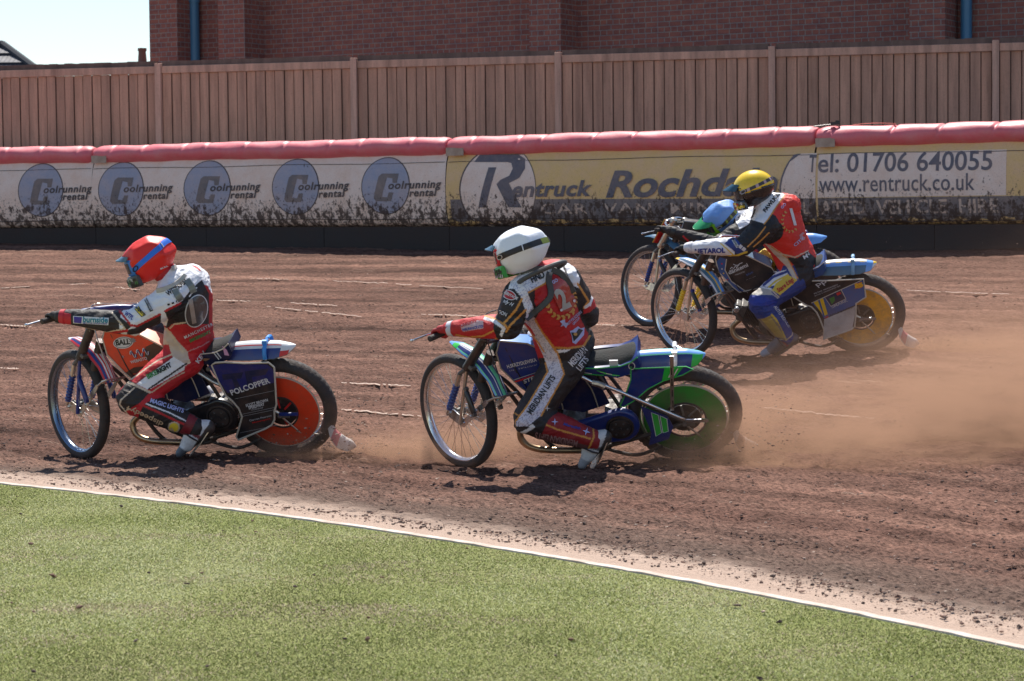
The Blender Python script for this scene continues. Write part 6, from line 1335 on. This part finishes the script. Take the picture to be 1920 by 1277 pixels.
# ---------------------------------------------------------------- red-helmeted rider
JR = dict(pel=(-.133, .0, .752), chest=at('red', 350, 580, .03), neck=at('red', 324, 523, .06), head=at('red', 280, 486, .06), lsh=at('red', 316, 564, .23), rsh=at('red', 366, 528, -.06), lel=at('red', 248, 606, .36), rel=(-.02, -.30, .98),
    lhip=(-.14, .10, .755), rhip=(-.16, -.10, .765), lkn=at('red', 246, 748, .36), rkn=(.10, -.20, .76), lan=at('red', 368, 803, .34), ran=(-.10, -.20, .38), ltoe=at('red', 340, 845, .40), rtoe=(.05, -.21, .33))
BASER = dict(T=srgb(186, 26, 38), N=BK, UL=WH, FL=BK, UR=WH, FR=BK, TL=srgb(190, 28, 42), SL=BK, TR=BK, SR=BK)
artR = [('poly', 'T UL UR N', Z1([(1090, 740), (1130, 640), (1300, 560), (1430, 400), (1560, 400), (1740, 520), (1780, 640), (1700, 600), (1640, 610), (1560, 700), (1500, 760), (1330, 870), (1260, 905), (1200, 900)]), WH),
 ('poly', 'T UL', Z1([(1330, 875), (1420, 830), (1500, 765), (1600, 640), (1690, 560), (1760, 700), (1760, 1000), (1400, 1000), (1345, 1045), (1290, 960)]), BK), ('poly', 'T UL', Z1([(1200, 880), (1320, 860), (1360, 960), (1340, 1020), (1250, 990)]), WH),
 ('poly', 'T', Z1([(1240, 995), (1345, 1040), (1400, 1120), (1560, 1277), (1340, 1277), (1290, 1130)])+[], CRM_), ('poly', 'T TL', Z2([(1180, 0), (1270, 0), (1330, 80), (1430, 200), (1450, 290), (1380, 310), (1290, 230), (1260, 130)]), (.55, .46, .40)), ('line', 'T TL', Z1([(1345, 1045), (1400, 1120), (1500, 1277)])+Z2([(1400, 180), (1450, 290), (1400, 320)]), CRM_, 1.5), ('line', 'T', Z1([(1230, 1010), (1330, 1277)]), DRED, 2.5),
 ('line', 'T UL', Z1([(1380, 1040), (1420, 1000), (1530, 985)]), CRM_, 1.5), ('line', 'T', Z1([(1560, 1270), (1700, 1210), (1760, 1170)]), (.5, .25, .27), .8), ('line', 'T UL', Z1([(1330, 872), (1480, 795)]), RED_, 2), ('line', 'T', Z1([(1400, 850), (1520, 780), (1640, 640)]), WH, 1.2),
 ('line', 'UL FL', Z1([(900, 1000), (1060, 1020), (1280, 905)]), RED_, 2.2), ('poly', 'UL', Z1([(960, 1060), (1060, 1030), (1290, 912), (1290, 1000), (1100, 1090), (960, 1110)]), BK), ('poly', 'FL UL', Z1([(780, 900), (830, 880), (1010, 1020), (960, 1060)]), BK), ('line', 'FL UL', Z1([(820, 890), (940, 1045), (760, 1085), (420, 1015)]), CRM_, 1.5), ('line', 'FL UL', Z1([(890, 870), (1000, 1015)]), RED_, 2), ('line', 'FL UL', Z1([(400, 1040), (700, 1105), (960, 1065)]), RED_, 2.4), ('poly', 'FL', Z1([(320, 880), (420, 900), (415, 1060), (320, 1050)]), srgb(190, 30, 45)),
 ('poly', 'TL T', Z2([(960, 480), (1290, 230), (1410, 305), (1400, 360), (1080, 540)]), WH), ('line', 'TL T', Z2([(925, 440), (1160, 270), (1290, 215)]), CRM_, 1.4), ('line', 'TL T', Z2([(960, 480), (1290, 240)]), DRED, 1.6), ('line', 'TL T', Z2([(1080, 530), (1290, 390), (1420, 300)]), BK, 1.6), ('line', 'TL', Z2([(1060, 560), (1110, 560), (1250, 460), (1400, 380)]), CRM_, 1.2),
 ('poly', 'TL SL', Z2([(780, 600), (900, 445), (1090, 560), (1010, 650), (830, 760)]), BK), ('line', 'TL SL', Z2([(885, 460), (1090, 560)]), CRM_, 2.2), ('line', 'TL SL', Z2([(950, 520), (830, 630), (820, 670)]), CRM_, 1.4),
 ('line', 'SL', Z2([(990, 660), (1200, 760), (1440, 875)]), RED_, 2.0), ('line', 'SL', Z2([(1020, 650), (1250, 740), (1450, 840)]), WH, 1.3), ('line', 'SL TL', Z2([(820, 670), (900, 770), (1100, 860), (1400, 980)]), CRM_, 1.2), ('poly', 'SL', Z2([(1450, 770), (1520, 800), (1420, 1000), (1340, 960)]), srgb(120, 25, 35)), ('ell', 'SL', (*Z2([(1308, 880)])[0], 11, 10.5), CRM_)]
prR = [('poly', ell2(*Z1([(1635, 870)])[0], 20.5, 31, 30, rot=.25), mW, .005), ('poly', ell2(*Z1([(1635, 870)])[0], 18.5, 29, 30, rot=.25), mDG, .008), ('text', '1', *Z1([(1590, 985), (1650, 970)]), 42, mat('board_tan', (.36, .29, .25), .5, dirt=.5), dict(bold=.03, shear=.1), .010),
 ('text', 'MANCHESTER', *Z1([(1525, 1145), (1800, 1010)]), 5.5, mW, dict(space=1.3)), ('text', 'BIKERIGHT', *Z1([(1575, 1180), (1780, 1085)]), 5.5, mG, dict(bold=.04)), ('text', 'WORRALL', *Z1([(1360, 725), (1560, 580)]), 9, mK, dict(bold=.03)),
 ('poly', Z1([(440, 920), (785, 940), (780, 1010), (440, 990)]), mW, .004), ('poly', Z1([(448, 928), (525, 932), (520, 992), (448, 984)]), PURP, .005), ('text', 'burnside', *Z1([(535, 978), (775, 985)]), 9.5, mTl, dict(bold=.03), .0055), ('text', 'MOTOR ENGINEERS', *Z1([(535, 996), (770, 1003)]), 2.6, mB, {}, .0055),
 ('poly', Z1([(1010, 800), (1060, 790), (1090, 850), (1145, 910), (1100, 930), (1030, 850)]), mK, .004), ('poly', Z1([(1015, 808), (1055, 796), (1085, 855), (1135, 907), (1102, 922), (1036, 848)]), mY, .005), ('text', 'Rentruck', *Z1([(1025, 825), (1125, 920)]), 5.5, mK, dict(bold=.03, shear=.2), .006),
 ('poly', Z1([(1120, 745), (1150, 740), (1215, 865), (1185, 880)]), mK, .004), ('text', 'READY STEADY', *Z1([(1132, 758), (1193, 868)]), 3.5, mW, dict(bold=.02), .005), ('text', 'WTPL', *Z1([(930, 910), (1010, 960)]), 8, mB, dict(bold=.03)), ('poly', Z1([(1350, 800), (1372, 795), (1378, 812), (1356, 818)]), mK), ('poly', Z1([(1392, 788), (1415, 780), (1420, 797), (1398, 803)]), mK), ('poly', Z1([(1435, 770), (1460, 760), (1465, 780), (1440, 788)]), mK),
 ('text', 'BIKERIGHT', *Z2([(1075, 440), (1290, 325)]), 8.5, mG, dict(bold=.05)), ('text', 'RIGHT', *Z2([(1165, 393), (1290, 325)]), 8.5, mK, dict(bold=.05), .0045), ('text', 'MAGIC LIGHTS', *Z2([(1090, 650), (1390, 750)]), 7.5, mLB, dict(bold=.04)), ('text', 'dispeedy4', *Z2([(1215, 835), (890, 680)]), 9, mat('print_tan', (.5, .36, .24), .5), dict(bold=.02)), ('poly', ell2(*Z2([(1306, 880)])[0], 8.5, 8, 18), mY, .004), ('text', 'KEV', *Z2([(1530, 300), (1600, 200)]), 8, mW, dict(bold=.03))]
strR = [('neck_brace', [(Z1([(1130, 690), (1200, 680), (1330, 650), (1450, 590), (1530, 510)]), .028, .012, mat('brace_pale', (.45, .43, .38), .4, dirt=.3), .014), (Z1([(1540, 560), (1580, 620), (1610, 690)]), .046, .008, mat('brace_smoke', (.16, .18, .18), .3, coat=.4), .008), (Z1([(1420, 650), (1450, 710), (1490, 770)]), .046, .008, mat('brace_smoke', (.16, .18, .18)), .008), (Z1([(1400, 455), (1480, 405), (1550, 410)]), .03, .012, mat('brace_pale', (.45, .43, .38)), .012)])]
rc = mat('red_cover', srgb(222, 36, 24), .5, bump=.3, bscale=25)
R_R = rider('red', 'leading rider in red helmet cover with blue strap and white-shouldered suit', JR, artR, dict(grip=(.335, 1.04), origin=(330, 620, .1), base=BASER, prints=prR, straps=strR, boot=(.72, .72, .74), boot2=(.20, .04, .05), toecap=(.10, .12, .15), glove=GLV, cuffm=mat('ankle_red', srgb(120, 25, 35)), cuffw=mat('cuff_red', srgb(190, 35, 50), .5), hprints=[('BULL', Z1([(1290, 472)])[0], Z1([(1365, 438)])[0], 2.6, mW, dict(bold=.04))],
    helm=dict(f=(-.90, .32, -.28), u=(-.32, -.95, .10), r=(.160, .128, .142), m=rc, m2=rc, edge=(-.9, 0), cloth=.12, chin=mat('chin_dark', (.05, .05, .05), .35), chin2=[mG, mK, SILV, mK], gog=mat('goggle_frame_blue', srgb(40, 110, 190), .35), strap=(-.030, .10, .017), strapm=mat('strap_blue', srgb(45, 110, 215), .5), buckles=(33,), ring=5, ringm=mK, peakm=mat('peak_steel', srgb(75, 105, 125)), peak=.05)))

# ---------------------------------------------------------------- yellow-helmeted rider
JY = dict(pel=(-.252, .0, .753), chest=at('yellow', 1470, 440, .03), neck=at('yellow', 1438, 382, .05), head=at('yellow', 1413, 354, .05), lsh=at('yellow', 1438, 424, .22), rsh=at('yellow', 1479, 386, .0), lel=at('yellow', 1394, 462, .36), rel=(.05, -.22, 1.02),
    lhip=(-.24, .10, .745), rhip=(-.27, -.10, .755), lkn=at('yellow', 1426, 567, .34), rkn=at('yellow', 1441, 488, -.14), lan=at('yellow', 1474, 632, .28), ran=(-.12, -.20, .38), ltoe=at('yellow', 1436, 660, .33), rtoe=(.03, -.21, .33))
BASEY = dict(H=BK, T=RO, N=BK, UL=BK, FL=WH, UR=RO, FR=WH, TL=BLU_, SL=BLU_, TR=YL, SR=BLU_)
artY = [('poly', 'T UL N', Z7([(1200, 560), (1190, 500), (1300, 420), (1440, 290), (1520, 330), (1440, 450), (1370, 560), (1330, 600)]), WH), ('line', 'T UL', Z7([(1525, 335), (1440, 450), (1370, 560), (1335, 600)]), OR_, 1.2), ('poly', 'UL T', Z7([(1130, 640), (1200, 550), (1330, 590), (1390, 680), (1380, 750), (1320, 760), (1180, 830), (1080, 720)]), BK), ('line', 'UL T', Z7([(1350, 620), (1290, 700), (1200, 790)]), OR_, 1.2), ('line', 'UL T', Z7([(1380, 670), (1320, 730), (1250, 790)]), OR_, 1.2),
 ('poly', 'T TL', Z7([(1330, 760), (1400, 850), (1500, 950), (1480, 1000), (1400, 930), (1340, 880)]), RO), ('poly', 'T TL', Z7([(1340, 760), (1400, 780), (1540, 880), (1620, 1050), (1600, 1090), (1530, 960), (1420, 850)]), (.6, .52, .44)), ('line', 'T TL', Z7([(1400, 790), (1540, 890), (1625, 1060)]), OR_, 1.0), ('poly', 'T TL TR', Z7([(1530, 880), (1620, 885), (1710, 830), (1790, 900), (1700, 1050), (1640, 1080), (1600, 960)]), BK), ('line', 'T', Z7([(1480, 850), (1600, 880), (1710, 825)]), CRM_, 1.2),
 ('poly', 'FL UL', Z7([(1000, 760), (1080, 700), (1200, 830), (1110, 850)]), BLU_), ('line', 'FL UL', Z7([(720, 900), (900, 885), (1110, 865), (1190, 835)]), YL, 2.0), ('line', 'FL UL', Z7([(970, 760), (1090, 870)]), YL, 1.2), ('poly', 'FL', Z7([(690, 800), (735, 800), (735, 920), (700, 920)]), WH),
 ('poly', 'TL', Z8([(180, 520), (350, 530), (440, 600), (420, 640), (370, 600), (140, 600)]), (.45, .42, .38)), ('poly', 'TL', Z8([(270, 430), (370, 380), (500, 350), (520, 400), (400, 500), (330, 520), (200, 510)]), WH), ('line', 'TL', Z8([(280, 500), (370, 420), (500, 370)]), BLU_, 2.4), ('line', 'TL', Z8([(330, 520), (400, 460), (520, 400)]), YL, 1.6), ('poly', 'TL', Z8([(360, 560), (400, 480), (520, 400), (610, 450), (450, 610)]), YL), ('line', 'TL', Z8([(370, 570), (440, 620), (620, 465)]), BLU_, 2.6), ('line', 'TL', Z8([(345, 540), (430, 620)]), CRM_, 1.2), ('line', 'TL SL', Z8([(130, 530), (250, 520), (350, 540)]), WH, 1.2),
 ('poly', 'SL TL', Z8([(115, 600), (240, 610), (380, 640), (420, 660), (380, 710), (150, 700)]), srgb(30, 55, 150)), ('poly', 'SL', Z8([(130, 700), (330, 760), (520, 1010), (480, 1050), (380, 1010), (250, 880)]), (.30, .22, .14)), ('poly', 'SL', Z8([(220, 800), (330, 790), (500, 1030), (400, 1010)]), (.50, .36, .10)), ('line', 'SL', Z8([(330, 760), (450, 900), (500, 1040)]), YL, 1.8), ('poly', 'SL', Z8([(345, 700), (400, 660), (570, 930), (560, 990), (510, 1040)]), BLU_), ('line', 'SL', Z8([(400, 665), (500, 790), (572, 940), (560, 1000), (500, 1050)]), CRM_, 1.0)]
prY = [('text', 'PAWLICKI', *Z7([(1350, 500), (1480, 335)]), 7, mK, dict(bold=.04)), ('text', '1', *Z7([(1558, 600), (1612, 597)]), 28, mW, dict(bold=.06, shear=-.35)), ('text', 'GO', *Z7([(1490, 470), (1525, 430)]), 4.5, mLB), ('text', 'CITY', *Z7([(1600, 790), (1680, 720)]), 5.5, mLB), ('poly', Z7([(1635, 690), (1665, 665), (1690, 690), (1680, 730), (1650, 740), (1640, 715)]), mat('print_rose', (.50, .22, .26), .5)),
 ('text', 'METAROL', *Z7([(752, 848), (1010, 838)]), 8.5, mB, dict(bold=.04)), ('text', 'BERGHAUS', *Z7([(1060, 715), (1110, 800)]), 4, mK, dict(bold=.03)), ('poly', Z7([(1050, 712), (1075, 705), (1130, 790), (1105, 800)]), mW, .003), ('text', 'II', *Z7([(1120, 790), (1170, 830)]), 6, mW, dict(bold=.05)), ('text', 'Stare Łęgi', *Z8([(425, 575), (580, 455)]), 8, mR, dict(bold=.03, shear=.2)), ('text', 'AUTO KONCEPT', *Z8([(375, 715), (545, 950)]), 5.5, mW, dict(bold=.03)), ('text', 'M', *Z8([(675, 245), (715, 225)]), 7, mW, dict(bold=.03)), ('text', 'N', *Z8([(700, 215), (730, 200)]), 5, mW, dict(bold=.03))]
prY += wreath(*Z7([(1560, 570)])[0], 15, 20, mO, .25*math.pi, 1.25*math.pi, 9, 5, 1.4, .6)
yc = mat('yellow_shell', srgb(248, 208, 28), .28, coat=.6, dirt=.25, dscale=18)
Y_R = rider('yellow', 'rider in yellow helmet, red back with number 1 and METAROL on the sleeve', JY, artY, dict(grip=(.382, .976), origin=(1450, 480, .1), base=BASEY, prints=prY, boot=(.10, .10, .11), boot2=(.25, .04, .05), toecap=(.22, .30, .38), sole=(.05, .05, .05), glove=GLV, cuffm=mat('ankle_pale', (.4, .38, .36), .5), cuffw=mat('cuff_white', (.6, .6, .66)),
    straps=[('cable_loop', [(Z7([(1180, 560), (1230, 545), (1260, 470)]), .012, .006, BLK, .01)])],
    helm=dict(f=(-.95, .22, -.10), u=(-.25, -1, .12), m=yc, m2=mat('black_shell', (.015, .014, .016), .25, coat=.6, dirt=.2), edge=(-.02, -.12), r=(.158, .124, .142), chin=mat('black_shell', (.015, .014, .016)), chin2=[mY, mW, mK, mR, mY], gog=BLK, strap=(.0, .05, .012), strapm=mat('strap_dark', (.05, .045, .06), .5), strap2=lambda t: int(t*30) % 3 == 0, strapm2=mat('strap_rose', (.5, .35, .38), .5), buckles=(), ring=5, peakm=mat('peak_navy', srgb(40, 75, 95), .3), peak=.085, pkz=-.03)))

# ---------------------------------------------------------------- blue-helmeted rider
JB = dict(pel=at('blue', 1474, 452, 0), chest=at('blue', 1440, 422, .02), neck=at('blue', 1408, 408, .04), head=at('blue', 1352, 408, .07), lsh=at('blue', 1400, 428, .22), rsh=at('blue', 1406, 392, -.16), lel=at('blue', 1345, 462, .36), rel=at('blue', 1335, 412, -.36),
    lhip=at('blue', 1470, 462, .10), rhip=at('blue', 1474, 450, -.10), lkn=at('blue', 1410, 488, .30), rkn=(.05, -.2, .72), lan=at('blue', 1455, 556, .28), ran=(-.12, -.2, .38), ltoe=at('blue', 1428, 582, .30), rtoe=(.03, -.21, .33))
artB = [('poly', 'T N UL', Z7([(1080, 420), (1200, 430), (1260, 520), (1200, 600), (1130, 640), (1090, 560)]), WH), ('line', 'UL FL', Z7([(650, 700), (720, 770), (900, 760), (1100, 690)]), srgb(190, 30, 45), 1.6), ('poly', 'TL', Z7([(1140, 960), (1180, 850), (1260, 790), (1290, 830), (1220, 950)]), srgb(180, 25, 40)), ('poly', 'TL', Z7([(1140, 960), (1190, 880), (1230, 900), (1210, 960)]), WH)]
bc = mat('blue_cover', srgb(112, 158, 222), .5, bump=.3, bscale=25)
B_R = rider('blue', 'crouching rider in pale blue helmet cover, dark suit, behind the yellow-helmeted rider', JB, artB, dict(grip=(.25, .87), origin=(1400, 440, .1), base=dict(T=WH, N=BK, UL=BK, FL=BK, UR=BK, FR=BK, TL=BK, SL=BK, TR=BK, SR=BK), prints=[('text', 'MVU', *Z7([(1120, 560), (1190, 520)]), 6, mK, dict(bold=.05)), star(*Z7([(1225, 900)])[0], 4, mK)], boot=(.05, .05, .05), glove=GLV, cuffm=mat('ankle_pale', (.4, .38, .36)), cuffw=mat('cuff_black', (.03, .03, .03), .5),
    helm=dict(f=(-.78, .52, .10), u=(-.35, -.72, .45), m=bc, m2=bc, edge=(-.9, 0), cloth=.14, s=1.0, chin=mat('chin_lime', srgb(80, 150, 50), .35), chin2=[mW, mK, mG, mY], gog=mat('goggle_frame_green', srgb(120, 200, 40), .35), strap=(-.010, .045, .017), strapm=mat('strap_camo', (.04, .04, .035), .5), strap2=lambda t: int(t*40) % 3 == 0, strapm2=mat('strap_olive', srgb(130, 140, 50), .5), buckles=(), ring=5, peakm=mat('peak_green', srgb(36, 140, 84), .35), peak=.105)))
# ================================================================== FLYING DIRT AND DUST
def spray(name, label, src, n_, spread, seed):
    r = np.random.default_rng(seed); P = []; 
    for (x, y, z, vx, vz, sx) in src:
        m_ = n_; t = r.random(m_)**.8; d = t*sx; P.append(np.stack([x+d*(.85+.3*r.random(m_)), y+d*.06+r.normal(0, .06+.22*t, m_), z+np.abs(r.normal(0, 1, m_))*(.03+spread*t)+0*d], -1))
    P = np.concatenate(P); P[:, 2] = np.maximum(P[:, 2], ground_z(P[:, 0], P[:, 1])+.01); R_ = .0010+.0068*r.random(len(P))**6
    return tag(rocks(name, P, R_, cl, r.choice(3, len(P), p=[.45, .3, .25])), label, kind='stuff')
rc_ = {k: to_world(k, (-.80, 0, .02)) for k in POSE}
spray('flying_dirt', 'clods and grit thrown up behind the rear wheels', [(rc_['white'][0]-.2, rc_['white'][1]-.05, .03, 0, 0, 3.2), (rc_['yellow'][0]-.2, rc_['yellow'][1]-.1, .43, 0, 0, 4.0), (rc_['white'][0]-.35, rc_['white'][1]-.15, .02, 0, 0, .9), (rc_['red'][0]-.3, rc_['red'][1]-.1, .0, 0, 0, .8), (rc_['red'][0]-.1, rc_['red'][1]-.05, .0, 0, 0, 2.6)], 2400, .20, 3)
r = np.random.default_rng(11); n_ = 420; P = np.stack([r.uniform(1.6, 6.2, n_), r.uniform(17.2, 24, n_), r.uniform(.9, 2.0, n_)**1.0], -1); P[:, 2] = ground_z(P[:, 0], P[:, 1])+.05+1.3*r.random(n_)**1.5
tag(rocks('airborne_grit', P, .0015+.0055*r.random(n_)**5, cl, r.choice(3, n_, p=[.3, .1, .6])), 'fine grit hanging in the air behind the two far riders', kind='stuff')

def dust(name, label, lo, hi, dens, col, plumes, seed):
    """smoke volume whose density lies in soft plumes trailing from the tyres: plumes = (x0, y0, z0, slope_y, width0, grow, h0, hgrow, strength)"""
    g = MB(); c = [(a+b)/2 for a, b in zip(lo, hi)]; g.box(c, [b-a for a, b in zip(lo, hi)], mat('dustbox'))
    m = bpy.data.materials.new(name); m.use_nodes = True; n = m.node_tree.nodes; L = m.node_tree.links; n.remove(n['Principled BSDF']); out = n['Material Output']
    pv = n.new('ShaderNodeVolumePrincipled'); pv.inputs['Color'].default_value = (*col, 1); pv.inputs['Anisotropy'].default_value = .2; L.new(pv.outputs[0], out.inputs['Volume'])
    tco = n.new('ShaderNodeTexCoord').outputs['Object']; sx = n.new('ShaderNodeSeparateXYZ'); L.new(tco, sx.inputs[0]); X_, Y_, Z_ = sx.outputs
    def mth(op, a, b=None, c_=None, cl_=False):
        k = n.new('ShaderNodeMath'); k.operation = op; k.use_clamp = cl_
        for i, q in enumerate((a, b, c_)):
            if q is None: continue
            if isinstance(q, (int, float)): k.inputs[i].default_value = q
            else: L.new(q, k.inputs[i])
        return k.outputs[0]
    # height above the banked track
    dx = mth('SUBTRACT', X_, CC[0]); dy = mth('SUBTRACT', Y_, CC[1]); rr_ = mth('SQRT', mth('ADD', mth('MULTIPLY', dx, dx), mth('MULTIPLY', dy, dy)))
    gz = mth('MAXIMUM', mth('MULTIPLY', mth('SUBTRACT', rr_, 22.6), .078), 0.); hgt = mth('MAXIMUM', mth('SUBTRACT', Z_, gz), 0.)
    nz = noise_node(n, L, mapping(n, L, tco, (1.7, 2.2, 4.0)), 1., 9, .74); nz = maprange(n, L, nz, .40, .62, .03, 1.9)
    tot = None
    for (x0, y0, sy, w0, wg, h0, hg, st, fade) in plumes:
        t = mth('MAXIMUM', mth('SUBTRACT', X_, x0), 0.); yc = mth('MULTIPLY_ADD', t, sy, y0); w_ = mth('MULTIPLY_ADD', t, wg, w0); q = mth('DIVIDE', mth('SUBTRACT', Y_, yc), w_); ga = mth('EXPONENT', mth('MULTIPLY', mth('MULTIPLY', q, q), -1.))
        hh = mth('MULTIPLY_ADD', t, hg, h0); eh = mth('EXPONENT', mth('MULTIPLY', mth('DIVIDE', hgt, hh), -1.)); st_ = maprange(n, L, X_, x0-.05, x0+.35, 0., st); fd = maprange(n, L, X_, x0+fade*.4, x0+fade, 1., .0)
        d = mth('MULTIPLY', mth('MULTIPLY', ga, eh), mth('MULTIPLY', st_, fd)); tot = d if tot is None else mth('ADD', tot, d)
    L.new(mth('MULTIPLY', mth('MULTIPLY', tot, nz), dens*1.25), pv.inputs['Density'])
    g.mats = [m]; o = g.build(name); tag(o, label, kind='stuff'); return o
dust('dust_cloud', 'brown dust trailing low behind the rear wheels', (-1.6, 12.4, -.02), (7.5, 19.6, 1.75), 1.0, (.80, .46, .30),
     [(.90, 13.70, -.05, .11, .10, .05, .05, 16., 1.5), (2.55, 17.75, -.02, .11, .10, .05, .05, 12., 1.5), (-1.6, 14.45, -.05, .09, .08, .04, .03, 9., .9), (.70, 13.60, -.11, .30, .20, .075, .05, 6.2, 8), (2.35, 17.6, .0, .25, .14, .055, .028, 1.3, 6), (-1.75, 14.4, -.12, .16, .12, .05, .03, 4.0, 3.0), (1.1, 14.9, .10, .6, .22, .10, .035, 1.3, 8)], 5)
